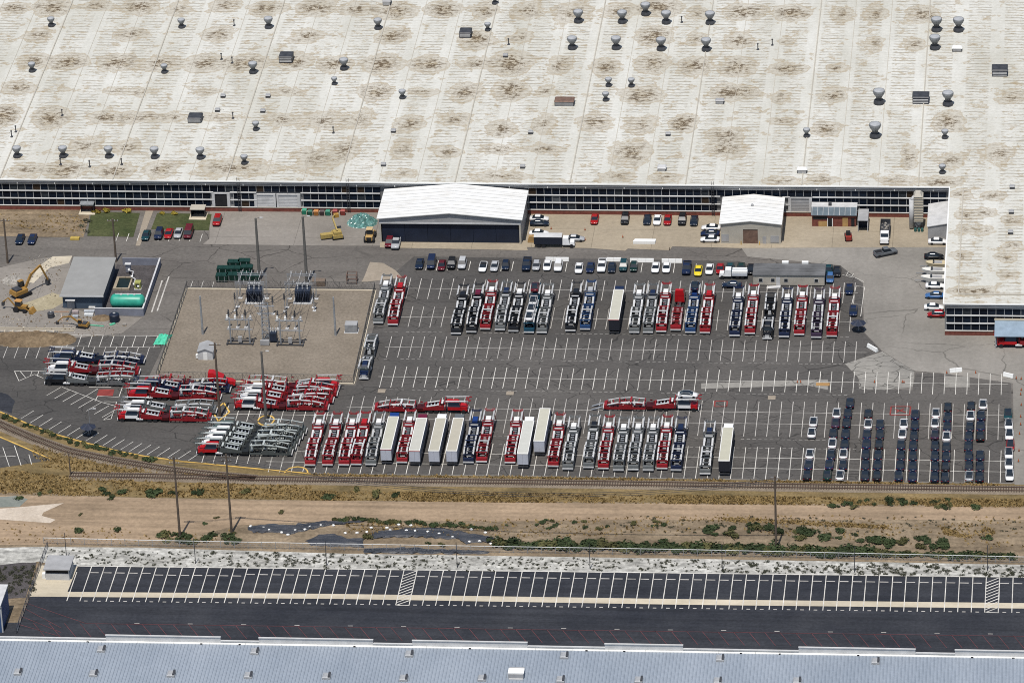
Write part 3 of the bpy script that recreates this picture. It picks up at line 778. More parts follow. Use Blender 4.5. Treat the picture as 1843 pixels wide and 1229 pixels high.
# small wall things: vents under the eave, downpipes
mb = MB()
for k in range(30):
    xx = XL + 6 + k * 9.7
    if xx < XE - 2: mb.cyl((xx, YF - 0.36, 7.5), (xx, YF - 0.36, 8.0), 0.1, n=6)
child('eave_lights', mb, M['white_metal'], factory)
for p in (430, 627, 1284):
    xx = at(p, 350, 5).x
    mb = MB(); mb.bar((xx - .3, YF - 0.4, 0.2), (xx - .3, YF - 0.4, ZR + 1.0), 0.1).bar((xx + .3, YF - 0.4, 0.2), (xx + .3, YF - 0.4, ZR + 1.0), 0.1)
    for i in range(20): mb.bar((xx - .3, YF - 0.4, 0.5 + i * 0.45), (xx + .3, YF - 0.4, 0.5 + i * 0.45), 0.06)
    child('ladder', mb, M['darkmetal'], factory)

# ------------------------------------------------------------------ roof ventilators, hatches, pipes
vent_tree = []
def vent_meshes():
    base = MB().lathe(((0.0, 0.75), (1.0, 0.75), (1.2, 0.35), (1.2, 0.0)), 12)
    neck = MB().lathe(((0.72, 0.6), (0.62, 1.0), (0.62, 1.35)), 12)
    bowl = MB().lathe(((0.62, 1.3), (0.75, 1.5), (1.15, 1.95), (1.28, 2.35), (1.28, 2.6), (1.2, 2.72)), 14)
    cap = MB().lathe(((1.19, 2.66), (1.0, 2.78), (0.5, 2.9), (0.0, 2.95)), 14)
    ribs = MB()
    for i in range(8):
        t = i * math.pi / 4
        ribs.bar((0.64 * math.cos(t), 0.64 * math.sin(t), 1.3), (1.3 * math.cos(t), 1.3 * math.sin(t), 2.4), 0.06)
    return [('base', base.mesh('vent_base', M['darkmetal']), None, []), ('neck', neck.mesh('vent_neck', M['darkmetal']), None, []),
            ('bowl', bowl.mesh('vent_bowl', M['ventgrey']), None, [('rib', ribs.mesh('vent_rib', M['darkmetal']), None, [])]), ('cap', cap.mesh('vent_cap', M['ventcap'], True), None, [])]
VT = vent_meshes()
VENTS = [(1041,44,1),(1120,45,1),(1162,31,1),(1199,46,1),(1278,47,1),(1030,92,1),(1109,92,1),(1190,94,1),(1271,95,1),(1685.5,60,1.1),(1725,60.5,1.1),(1682.5,92.5,1.1),(1582,191,1.15),(1706,193.5,1.1),(1575,251.5,1.15),
         (1451.7,249,.68),(1700.6,251.6,.68),(1696,314.5,.68),(680.6,55.5,.85),(891,10,.7),(878,58,.65),(1095.4,158,.68),(1136.4,158.8,.68),(1090.3,184,.68),(724.4,180,.7),(619.4,128.5,.9),
         (92.5,50.5,.75),(327,53,.75),(483.7,54,.9),(57.9,132,.75),(296,134,.7),(455.8,135,.9),(31,286,.85),(113.7,286,.85),(196,286.6,.85),(278.5,287.6,.85),(361,288.6,.85),(440,297.7,.7),(460.8,237,.68),(602,154.7,.6)]
VLAB = {}
def roofband(y):
    return 'near the roof edge' if y > 270 else 'on the lower half of the roof' if y > 165 else 'on the middle of the roof' if y > 80 else 'near the top of the picture'
VLABS = ['large grey ventilator, first of the five in the top row at upper centre', 'large grey ventilator, second of the five in the top row', 'large grey ventilator standing behind the top row at upper centre', 'large grey ventilator, fourth of the five in the top row',
 'large grey ventilator ending the top row on its right, by a thin pipe', 'large grey ventilator, first in the lower row of four at upper centre', 'large grey ventilator, second in the lower row of four', 'large grey ventilator, third in the lower row of four', 'large grey ventilator, last in the lower row of four',
 'large grey ventilator, left of the pair at the top right corner', 'large grey ventilator, right of the pair at the top right corner', 'large grey ventilator beside the small white skylight at upper right', 'large grey ventilator left of the dark box unit on the right part of the roof', 'large grey ventilator right of the dark box unit on the right part', 'brownish weathered large ventilator standing alone on the right part of the roof',
 'small ventilator on a roof ridge left of the brownish large ventilator', 'small ventilator right of the brownish large ventilator', 'small ventilator nearest the roof edge at the right end', 'grey ventilator left of the dark hatch box at the top middle', 'ventilator cut by the top edge of the picture', 'small ventilator just right of the dark square box at the top middle',
 'small ventilator, left of the close pair above the brown roof box', 'small ventilator, right of the close pair at centre right', 'small ventilator right of the long brown roof box', 'small ventilator alone above the big white hangar', 'grey ventilator in a round stain at centre left, below the top stain row',
 'small ventilator in the top left corner of the roof', 'small ventilator left of the thin twin pipes in the upper left', 'grey ventilator right of the thin twin pipes in the upper left', 'small ventilator at the left edge beside a round stain', 'small ventilator below the row of round stains, left part', 'grey ventilator on a stain left of the dark louvred box',
 'ventilator first from the left in the row of five along the eave', 'ventilator second in the row of five along the eave', 'ventilator third in the row of five along the eave', 'ventilator fourth in the row of five along the eave', 'ventilator fifth in the row of five along the eave', 'small ventilator just right of the row of five along the eave', 'small ventilator above the eave row, right of the dark flat box', 'squat bent ventilator beside a pipe at the left centre of the roof']
for (vx, vy, s), lab in zip(VENTS, VLABS):
    p = at(vx, vy - 4 * s, ZR)
    o = inst('roof_ventilator', VT, p, RND.uniform(0, 1), {}, lab, 'ventilator', 'round ventilators on the factory roof', z=ZR)
    o.scale = (s * 1.05, s * 1.05, s * 1.22)
# box units
def boxunit(px_, py_, w, d, h, top, side, lab, louvre=True):
    p = at(px_, py_, ZR)
    r = empty('roof_box_unit', (p.x, p.y + d / 2, ZR), lab, 'roof unit', 'box units on the factory roof')
    link('housing', MB().box(-w / 2, w / 2, -d / 2, d / 2, 0, h).mesh('housing', M[side]), r)
    link('lid', MB().taper(w / 2 + .1, -d / 2 - .1, d / 2 + .1, h + 0.003, w / 2 - .2, -d / 2 + .2, d / 2 - .2, h + 0.25).mesh('lid', M[top]), r)
    if louvre:
        for i in range(3):
            link('louvre', MB().box(-w / 2 + .15, w / 2 - .15, -d / 2 - .06, -d / 2 - 0.003, h * (.2 + .25 * i), h * (.3 + .25 * i)).mesh('louvre', M['light_metal']), r)
    return r
M['brownroof'] = plain('rusty_lid', (0.16, 0.10, 0.075), 0.7, 0.3, 0.8)
for q in ((514,114,3.5,3.6,1.6,'darkmetal','darkmetal','dark louvred box with a ladder side among stains at upper left'), (350,222,3.5,3.6,1.2,'darkmetal','darkmetal','flat dark grey box unit above the eave ventilator row'), (837,69,3.1,3.6,1.3,'darkmetal','navy','dark square box unit at the top middle of the roof'),
          (1015.4,191.7,5.0,3.0,1.2,'brownroof','darkmetal','long brown topped roof box above the parked cars'), (695.8,10.8,2.1,2.4,1.2,'grey_metal','darkmetal','dark hatch box at the top edge of the picture'), (1191,308.8,2.1,2.0,.8,'light_metal','darkmetal','small grey skylight box near the eave, right of the big hangar'),
          (1799.2,138.6,4.0,3.8,1.7,'darkmetal','navy','dark box unit nearest the right edge of the roof'), (1657,187.7,4.2,3.8,1.7,'darkmetal','navy','dark box unit between two large ventilators'), (1295.3,188,2.1,1.6,.9,'grey_metal','darkmetal','small grey hatch box in a stain right of centre'),
          (1722.5,94,2.5,1.6,1.0,'white_metal','darkmetal','small white topped skylight below the ventilator pair, upper right'), (1443.3,312.8,2.4,1.6,1.0,'white_metal','darkmetal','small white topped skylight by the eave, right of the small hangar')):
    boxunit(*q)
for (x_, y_, lab) in ((401,176.6,'small grey vent box, upper left of the four near the flat dark box'), (482,176.6,'small grey vent box, upper right of the four near the flat dark box'), (391,202,'small grey vent box, lower left of the four near the flat dark box'), (472.6,203.5,'small rusty vent box, lower right of the four near the flat dark box'), (909.4,104,'small dark vent box on the darkest stain at the top middle'),
                      (707.5,239.5,'tiny roof hatch above the big white hangar, upper left'), (689.7,300,'tiny roof hatch by the eave above the left end of the hangar'), (954.8,242,'tiny roof hatch above the right end of the hangar'), (940.3,303.7,'tiny roof hatch by the eave above the right end of the hangar'), (1202,245.5,'tiny roof hatch above the small grey skylight box'),
                      (1821.5,340.7,'square dark hatch on the east wing, farthest of three'), (1820,385.4,'square dark hatch on the east wing, middle of three'), (1818.6,422,'square dark hatch on the east wing, nearest of three')):
    p = at(x_, y_, ZR)
    r = empty('roof_hatch', (p.x, p.y + .5, ZR), lab, 'roof hatch', 'small hatches on the factory roof')
    link('curb', MB().box(-.6, .6, -.6, .6, 0, .6).mesh('curb', M['darkmetal']), r)
    link('cover', MB().taper(.66, -.66, .66, .603, .5, -.5, .5, .8).mesh('cover', M['grey_metal']), r)
for i, (x_, y_) in enumerate(((421.5,47),(398.6,107.6),(418,114),(112,208.5),(419.4,213.6),(109,297),(161.5,301),(28.6,238),(915.4,81),(1227,41),(219,297),(1364,90),(1390,82),(600,240),(21,247))):
    p = at(x_, y_, ZR)
    mb = MB().cyl((0, 0, 0), (0, 0, 1.7), 0.13, n=8).lathe(((.13, 1.5), (.24, 1.6), (.24, 1.8), (.05, 1.9)), 8).lathe(((.4, 0), (.3, .2), (.13, .25)), 8)
    one('vent_pipe', mb, M['darkmetal'], 'thin dark vent pipe sticking up from the white factory roof', 'vent pipe', 'thin vent pipes on the factory roof', loc=(p.x, p.y, ZR))

# ------------------------------------------------------------------ hangars against the front
def hangar(name, xw, xe, yfr, ze, za, label, doorspec, wallmat, over=0.5):
    cx = (xw + xe) / 2; hw = (xe - xw) / 2
    yb = YF - 0.75
    r = empty(name, (cx, yfr, 0), label, 'hangar')
    D = yb - yfr
    def b(n, *a, mat=wallmat): return link(n, MB().box(*a).mesh(n, M[mat]), r)
    b('side_wall', -hw, -hw + .25, .3, D, 0, ze - .02); b('side_wall', hw - .25, hw, .3, D, 0, ze - .02)
    b('back_wall', -hw + .26, hw - .26, D - .25, D - .02, 0, ze - .05)
    for s in (-1, 1):
        mb = MB()
        p = [(s * (hw + over), -over, ze), (0, -over, za), (0, D - .05, za), (s * (hw + over), D - .05, ze)]
        q = [(a, b_, c + .18) for a, b_, c in p]
        if s > 0: p, q = p[::-1], q[::-1]
        mb.hexa(p + q)
        ro_ = link('roof_slope', mb.mesh('roof_slope', M['hangar_roof']), r)
        mb2 = MB()
        n = int(D / 1.9)
        for i in range(n):
            y = .6 + i * 1.9
            mb2.bar((s * .05, y, za + .2), (s * (hw + over - .05), y, ze + .2), .1, .08)
        link('roof_seam', mb2.mesh('roof_seam', M['seam_grey']), ro_)
    g = MB(); zh = doorspec['z']
    g.hexa([(-hw, 0, zh + .3), (hw, 0, zh + .3), (hw, .25, zh + .3), (-hw, .25, zh + .3), (-hw, 0, ze - .03), (hw, 0, ze - .03), (hw, .25, ze - .03), (-hw, .25, ze - .03)])
    b0 = len(g.v); g.v += [(-hw, 0, ze - .03), (hw, 0, ze - .03), (0, 0, za - .04), (-hw, .25, ze - .03), (hw, .25, ze - .03), (0, .25, za - .04)]
    for f in ((0, 1, 2), (5, 4, 3), (0, 2, 5, 3), (2, 1, 4, 5)): g.f.append(tuple(b0 + i for i in f)); g.mi.append(0)
    link('gable', g.mesh('gable', M[doorspec.get('gable', 'grey_metal')]), r)
    return r, hw, D
hx0, hx1 = at(684.5, 436).x, at(938.5, 440).x
yh = at(811, 438.5).y
big, bhw, bD = hangar('aircraft_hangar', hx0, hx1, yh, 6.9, 8.6, 'big white roofed hangar with wide dark open front', dict(z=5.55), 'grey_metal')
link('header', MB().box(-bhw, bhw, -.08, .3, 5.45, 5.85).mesh('header', M['light_metal']), big)
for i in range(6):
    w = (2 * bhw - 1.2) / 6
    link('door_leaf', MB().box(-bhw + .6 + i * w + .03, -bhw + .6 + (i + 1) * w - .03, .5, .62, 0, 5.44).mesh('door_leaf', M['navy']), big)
for s in (-1, 1):
    link('door_post', MB().box(s * bhw - (.45 if s > 0 else 0), s * bhw + (.45 if s < 0 else 0), -.05, .29, 0, 5.44).mesh('door_post', M['tan']), big)
sx0, sx1 = at(1297.5, 438).x, at(1405.5, 440).x
ys = at(1350, 439).y
sm, shw, sD = hangar('workshop_shed', sx0, sx1, ys, 5.5, 6.4, 'smaller white roofed tan shed with brown roller door', dict(z=4.3, gable='tan'), 'tan', 0.35)
wl = MB(); dx0, dx1 = -1.9, 1.75
wl.box(-shw + .01, dx0 - .01, .02, .24, 0, 4.58).box(dx1 + .01, shw - .01, .02, .24, 0, 4.58).box(dx0, dx1, .02, .24, 4.0, 4.58)
link('front_wall', wl.mesh('front_wall', M['tan']), sm)
dr = link('roller_door', MB().box(dx0 + .01, dx1 - .01, .14, .2, 0, 3.98).mesh('roller_door', M['brownroof']), sm)
link('window', MB().box(-shw + .2, -shw + 2.0, -.04, .015, .6, 2.6).mesh('window', M['grey_metal']), sm)
link('window', MB().box(shw - 2.6, shw - .5, -.04, .015, .4, 2.3).mesh('window', M['grey_metal']), sm)
link('side_door', MB().box(dx1 + 1.2, dx1 + 2.1, -.04, .015, 0, 2.1).mesh('side_door', M['grey_metal']), sm)
for s in (-1, 1): link('bollard', MB().cyl((s * 2.3 - .1, -.6, 0), (s * 2.3 - .1, -.6, 1.0), .12, n=8).mesh('bollard', M['yellow']), sm)
link('roof_vent', MB().lathe(((.35, 0), (.35, .4), (.2, .6), (0, .65)), 10, (0, 8.0, 6.55)).mesh('roof_vent', M['grey_metal']), sm)

# low brick annex with a lean-to roof, east of the small shed
ax0, ax1 = at(1462, 404).x, at(1541, 406).x
ya = at(1500, 408).y
an = empty('brick_annex', ((ax0 + ax1) / 2, ya, 0), 'low brick annex with boarded doors and a glazed lean-to roof', 'annex')
hw = (ax1 - ax0) / 2; DA = YF - .75 - ya
link('wall', MB().box(-hw, hw, 0, .3, 0, 3.2).mesh('wall', M['brick']), an)
for s in (-1, 1): link('wall', MB().box(s * hw - (.3 if s > 0 else 0), s * hw + (.3 if s < 0 else 0), .31, DA, 0, 3.2).mesh('wall', M['brick']), an)
rf = MB().hexa([(-hw - .2, -.4, 3.22), (hw + .2, -.4, 3.22), (hw + .2, DA * .45, 4.2), (-hw - .2, DA * .45, 4.2), (-hw - .2, -.4, 3.36), (hw + .2, -.4, 3.36), (hw + .2, DA * .45, 4.34), (-hw - .2, DA * .45, 4.34)])
rfo = link('glazed_roof', rf.mesh('glazed_roof', plain('grey_glazing', (.12, .15, .17), .3, .2, .5)), an)
mb = MB()
for i in range(9):
    xx = -hw + i * (2 * hw / 8)
    mb.bar((xx, -.38, 3.40), (xx, DA * .45, 4.38), .09, .06)
link('glazing_bar', mb.mesh('glazing_bar', M['frame']), rfo)
link('flat_roof', MB().box(-hw - .2, hw + .2, DA * .45 + .02, DA, 4.1, 4.45).mesh('flat_roof', M['light_metal']), an)
link('roof_fan', MB().box(-1.5, -.7, DA * .45 + .5, DA * .45 + 1.4, 4.46, 5.0).mesh('roof_fan', M['darkmetal']), an)
for n, a, b_, z0, z1, mt in (('boarding', -hw + 1.6, -hw + 3.8, .1, 1.5, 'plywood'), ('boarding', hw - 3.4, hw - 2.0, 0, 2.6, 'plywood'), ('doorway', -hw + 4.0, -hw + 5.0, 0, 2.3, 'dark'), ('clerestory', -hw + .3, -hw + 3.8, 2.0, 2.9, 'dark'), ('doorway', hw - 1.2, hw - .4, 0, 2.4, 'dark')):
    link(n, MB().box(a, b_, -.06, -.003, z0, z1).mesh(n, M[mt]), an)
link('door_frame', MB().box(-hw + 3.82, -hw + 3.98, -.08, -.004, 0, 2.4).box(-hw + 5.02, -hw + 5.2, -.08, -.004, 0, 2.4).mesh('door_frame', M['white_metal']), an)
# open bin-shelter beside it
p = at(1553, 418)
bs = empty('bin_shelter', (p.x, p.y, 0), 'small flat topped shelter with dark open front beside the brick annex', 'shelter')
link('roof', MB().box(-1.3, 1.3, -.2, 6.2, 3.2, 3.4).mesh('roof', M['grey_metal']), bs)
for s in (-1, 1): link('side_wall', MB().box(s * 1.2 - .08, s * 1.2 + .08, 0, 6.0, 0, 3.19).mesh('side_wall', M['light_metal']), bs)
link('back_wall', MB().box(-1.1, 1.1, 2.5, 2.6, 0, 3.18).mesh('back_wall', M['navy']), bs)
# dust collector
p = at(1652, 416)
dc = empty('dust_collector', (p.x, p.y, 0), 'tall dust collector with ribbed tan tower and grey duct at the window wall', 'dust collector')
link('filter_tower', MB().box(-.9, 1.3, .6, 3.2, 2.2, 9.2).mesh('filter_tower', M['tan']), dc)
link('hood', MB().taper(1.1, .4, 3.4, 9.21, .6, 1.0, 2.8, 10.0).mesh('hood', M['tan']), dc)
for i in range(9): link('rib', MB().box(-.95, 1.35, .5, .598, 2.6 + i * .75, 2.75 + i * .75).mesh('rib', M['concrete_light']), dc)
dl = MB().cyl((-1.6, 1.2, .4), (-1.6, 1.2, 8.2), .62, n=12).cyl((-1.6, 1.2, 8.0), (-.5, 1.8, 9.0), .55, n=12)
link('duct', dl.mesh('duct', M['light_metal'], True), dc)
st = MB()
for x_ in (-.8, 1.2):
    for y_ in (.7, 3.1): st.bar((x_, y_, 0), (x_, y_, 2.2), .18)
st.bar((-.8, .7, 0), (1.2, .7, 2.2), .1).bar((1.2, .7, 0), (-.8, .7, 2.2), .1)
link('stand', st.mesh('stand', M['darkmetal']), dc)
link('hopper', MB().taper(.4, .9, 1.9, .6, 1.0, .7, 3.0, 2.19).mesh('hopper', M['galv']), dc)
for i in range(3): link('drum', MB().cyl((-.6 + i * .85, -.3, 0), (-.6 + i * .85, -.3, .9), .35, n=10).mesh('drum', plain('teal_drum', (.03, .10, .09)) if 'teal_drum' not in bpy.data.materials else bpy.data.materials['teal_drum']), dc)
# sloping lean-to in the corner
lx0, lx1 = at(1670, 430).x, XE - .05
yl = at(1690, 432).y
ln = empty('corner_lean_to', (lx0, yl, 0), 'grey lean-to with sloping pale roof in the corner by the wing', 'lean-to')
wL = lx1 - lx0; dL = 13.5
link('front_wall', MB().hexa([(0, 0, 0), (wL, 0, 0), (wL, .2, 0), (0, .2, 0), (0, 0, 3.6), (wL, 0, 4.6), (wL, .2, 4.6), (0, .2, 3.6)]).mesh('front_wall', M['grey_metal']), ln)
link('side_wall', MB().box(0, .2, .21, dL, 0, 3.6).mesh('side_wall', M['grey_metal']), ln)
link('roof', MB().hexa([(-.2, -.2, 3.62), (wL, -.2, 4.64), (wL, dL, 4.64), (-.2, dL, 3.62), (-.2, -.2, 3.8), (wL, -.2, 4.82), (wL, dL, 4.82), (-.2, dL, 3.8)]).mesh('roof', M['light_metal']), ln)
# blue awning on the wing front
p0 = at(1790, 616)
aw = empty('loading_canopy', (p0.x, YW - .4, 0), 'blue sheet canopy on the front of the right wing', 'canopy')
link('canopy_roof', MB().hexa([(0, -6.6, 3.4), (22, -6.6, 3.4), (22, 0, 4.3), (0, 0, 4.3), (0, -6.6, 3.55), (22, -6.6, 3.55), (22, 0, 4.45), (0, 0, 4.45)]).mesh('canopy_roof', plain('blue_canopy', (.24, .31, .38), .6, .15, .5)), aw)
for i in range(4): link('post', MB().box(.2 + i * 7, .4 + i * 7, -6.4, -6.2, 0, 3.38).mesh('post', M['grey_metal']), aw)
link('side_band', MB().box(-.1, 22, -.3, -.003, 4.46, 4.9).mesh('side_band', M['concrete_light']), aw)

# ------------------------------------------------------------------ modular office in the lot
ox0, ox1 = at(1356, 514).x, at(1484, 516).x
yo = at(1420, 515.5).y
of = empty('site_office', ((ox0 + ox1) / 2, yo, 0), 'long grey modular office with dark striped roof in the parking lot', 'office')
hw = (ox1 - ox0) / 2
OD = 5.4
of_w = MB().box(-hw, hw, 0, OD, .35, 3.05)
link('wall', of_w.mesh('wall', M['tan']), of)
link('skirt', MB().box(-hw + .1, hw - .1, .1, OD - .1, 0, .349).mesh('skirt', M['darkmetal']), of)
rf = MB().hexa([(-hw - .15, -.2, 3.06), (hw + .15, -.2, 3.06), (hw + .15, OD + .2, 3.06), (-hw - .15, OD + .2, 3.06), (-hw - .15, -.2, 3.2), (hw + .15, -.2, 3.2), (hw + .15, OD + .2, 3.45), (-hw - .15, OD + .2, 3.45)])
rfo = link('roof', rf.mesh('roof', plain('office_roof', (.12, .122, .125), .8, .35, .25, spec=.1)), of)
for i in range(4): link('roof_seam', MB().box(-hw, hw, .8 + i * 1.3, .92 + i * 1.3, 3.2 + .045 * (.8 + 1.3 * i), 3.29 + .045 * (.8 + 1.3 * i)).mesh('roof_seam', M['fascia']), rfo)
for fx in (-.79, -.45, -.08, .77):
    w = link('window', MB().box(fx * hw - .55, fx * hw + .55, -.05, -.003, 1.2, 2.2).mesh('window', M['frame']), of)
    link('pane', MB().box(fx * hw - .42, fx * hw + .42, -.08, -.053, 1.3, 2.1).mesh('pane', M['glass']), w)
link('door', MB().box(-.3 * hw - .5, -.3 * hw + .5, -.05, -.003, .36, 2.5).mesh('door', M['light_metal']), of)
link('ramp', MB().hexa([(-.3 * hw - 2.8, -1.3, 0), (-.3 * hw + .6, -1.3, 0), (-.3 * hw + .6, -.1, 0), (-.3 * hw - 2.8, -.1, 0), (-.3 * hw - 2.8, -1.3, .05), (-.3 * hw + .6, -1.3, .4), (-.3 * hw + .6, -.1, .4), (-.3 * hw - 2.8, -.1, .05)]).mesh('ramp', M['light_metal']), of)
for xo in (-.13, .43):
    a = link('air_conditioner', MB().box(xo * hw - .8, xo * hw + .8, OD + .02, OD + .8, 1.9, 3.9).mesh('air_conditioner', M['white_metal']), of)

# ------------------------------------------------------------------ the metal roofed building at the bottom
ZB = 9.0
yb1 = at(921, 1165.5, ZB).y
x0b, x1b = at(-80, 1165, ZB).x, at(1960, 1165, ZB).x
y0b = at(921, 1300, ZB).y
bb = empty('metal_roofed_warehouse', (0, yb1, 0), 'blue grey ribbed metal roof of the warehouse along the bottom', 'warehouse')
child('roof', MB().box(x0b, x1b, y0b, yb1 - .8, ZB - .2, ZB), M['blueroof'], bb)
rb = MB(); n = int((x1b - x0b) / .76)
for i in range(n):
    x_ = x0b + .3 + i * .76
    rb.hexa([(x_ - .14, y0b, ZB + .003), (x_ + .14, y0b, ZB + .003), (x_ + .14, yb1 - .9, ZB + .003), (x_ - .14, yb1 - .9, ZB + .003), (x_ - .07, y0b, ZB + .14), (x_ + .07, y0b, ZB + .14), (x_ + .07, yb1 - .9, ZB + .14), (x_ - .07, yb1 - .9, ZB + .14)])
ribs_o = child('roof_rib', rb, M['blueroof'], bb); ribs_o['kind'] = 'stuff'
child('wall', MB().box(x0b, x1b, yb1 + .05, yb1 + .35, 0, ZB + .2), M['light_metal'], bb)
xx = x0b + .1
while xx < x1b - 8:
    child('gutter_coping', MB().box(xx, min(xx + 7.8, x1b), yb1 - .78, yb1 - .2, ZB - .15, ZB + .16), M['white_metal'], bb); xx += 7.85
HIGH = [(190, 397), (466, 672), (742.5, 950), (1089, 1230), (1438, 1648), (1719, 1930), (-60, 120)]
edges = []
prev = x0b
for a, b_ in sorted(HIGH):
    xa, xb = at(a, 1140 + a * .012, ZB + 1.5).x, at(b_, 1140 + b_ * .012, ZB + 1.5).x
    if a < 150:   # the low run before the first high block
        continue
    if xa > prev: edges.append((prev, xa, .55))
    edges.append((xa, min(xb, x1b), 1.45)); prev = xb
for xa, xb, h in edges:
    if xb <= xa: continue
    pp = child('parapet', MB().box(xa, xb, yb1 - .15, yb1 + .04, ZB - .2, ZB + h), M['light_metal'], bb)
    link('coping', MB().box(xa - .05, xb + .05, yb1 - .3, yb1 + .15, ZB + h + .003, ZB + h + .14).mesh('coping', M['seam_grey']), pp).matrix_parent_inverse = Matrix()
for x_ in (88, 157, 362, 431, 638, 846, 1056, 1124, 1334, 1404, 1545, 1750, 1824):
    q = at(x_, 1155 + .012 * x_, ZB + .2)
    child('scupper', MB().box(q.x - .25, q.x + .25, yb1 - .85, yb1 - .82, ZB + .0, ZB + .35), M['dark'], bb)
SKYL = [(183,1169.5),(459,1173.5),(33,1210.5),(169,1213),(308.5,1214),(447.4,1216.5),(588,1218),(737,1178),(1016,1181),(727,1221.6),(868,1221.6),(1009.3,1224),(1149.9,1225),(1296.3,1186),(1576,1191),(1292,1226.6),(1435,1226.6)]
SKL = ['first from left in the upper row', 'second from left in the upper row', 'first from left in the lower row', 'second from left in the lower row', 'third from left in the lower row', 'fourth from left in the lower row', 'fifth from left in the lower row', 'third from left in the upper row', 'fourth from left in the upper row', 'sixth from left in the lower row', 'seventh from left in the lower row', 'eighth from left in the lower row', 'ninth from left in the lower row', 'fifth from left in the upper row', 'sixth from left in the upper row', 'tenth from left in the lower row', 'eleventh from left in the lower row']
cm = MB().box(-.85, .85, -1.1, 1.1, 0, .45).mesh('curb', M['grey_metal'])
dm = MB().taper(.85, -1.1, 1.1, .453, .6, -.8, .8, .62).mesh('glazing', M['ventcap'])
lm = MB().box(.35, .8, -1.0, .95, .46, .8).mesh('hinge_side', M['darkmetal'])
for (x_, y_), l in zip(SKYL, SKL):
    p = at(x_, y_, ZB)
    inst('roof_skylight', [('curb', cm, None, []), ('glazing', dm, None, [('hinge_side', lm, None, [])])], p, 0, {}, 'small boxed skylight on the blue metal roof, ' + l, 'skylight', 'skylights on the metal roof', z=ZB + .02)
p = at(929.5, 1217, ZB)
u = empty('rooftop_air_unit', (p.x, p.y, ZB), 'white topped rooftop air unit on the blue metal roof', 'air unit')
link('cabinet', MB().box(-1.6, 1.6, -1.2, 1.8, .15, 1.3).mesh('cabinet', M['grey_metal']), u)
link('top_cover', MB().box(-1.7, 1.7, -1.0, 1.0, 1.303, 1.5).mesh('top_cover', M['white_metal']), u)
link('base_rail', MB().box(-1.5, 1.5, -1.5, -1.1, .02, .3).box(-1.5, 1.5, 1.5, 1.9, .02, .14).mesh('base_rail', M['light_metal']), u)
# little blue building at the left edge
p = at(4, 1138)
bl = empty('blue_gatehouse', (p.x, p.y, 0), 'corner of a blue walled building at the left edge', 'building')
link('wall', MB().box(-14, 0, 0, 9, 0, 6.5).mesh('wall', plain('blue_wall', (.05, .10, .22), .6, .2, .4)), bl)
link('roof', MB().box(-14.2, .2, -.2, 9.2, 6.503, 6.9).mesh('roof', M['light_metal']), bl)
link('corner_post', MB().box(.003, .3, -.01, .3, 0, 6.5).mesh('corner_post', M['light_metal']), bl)

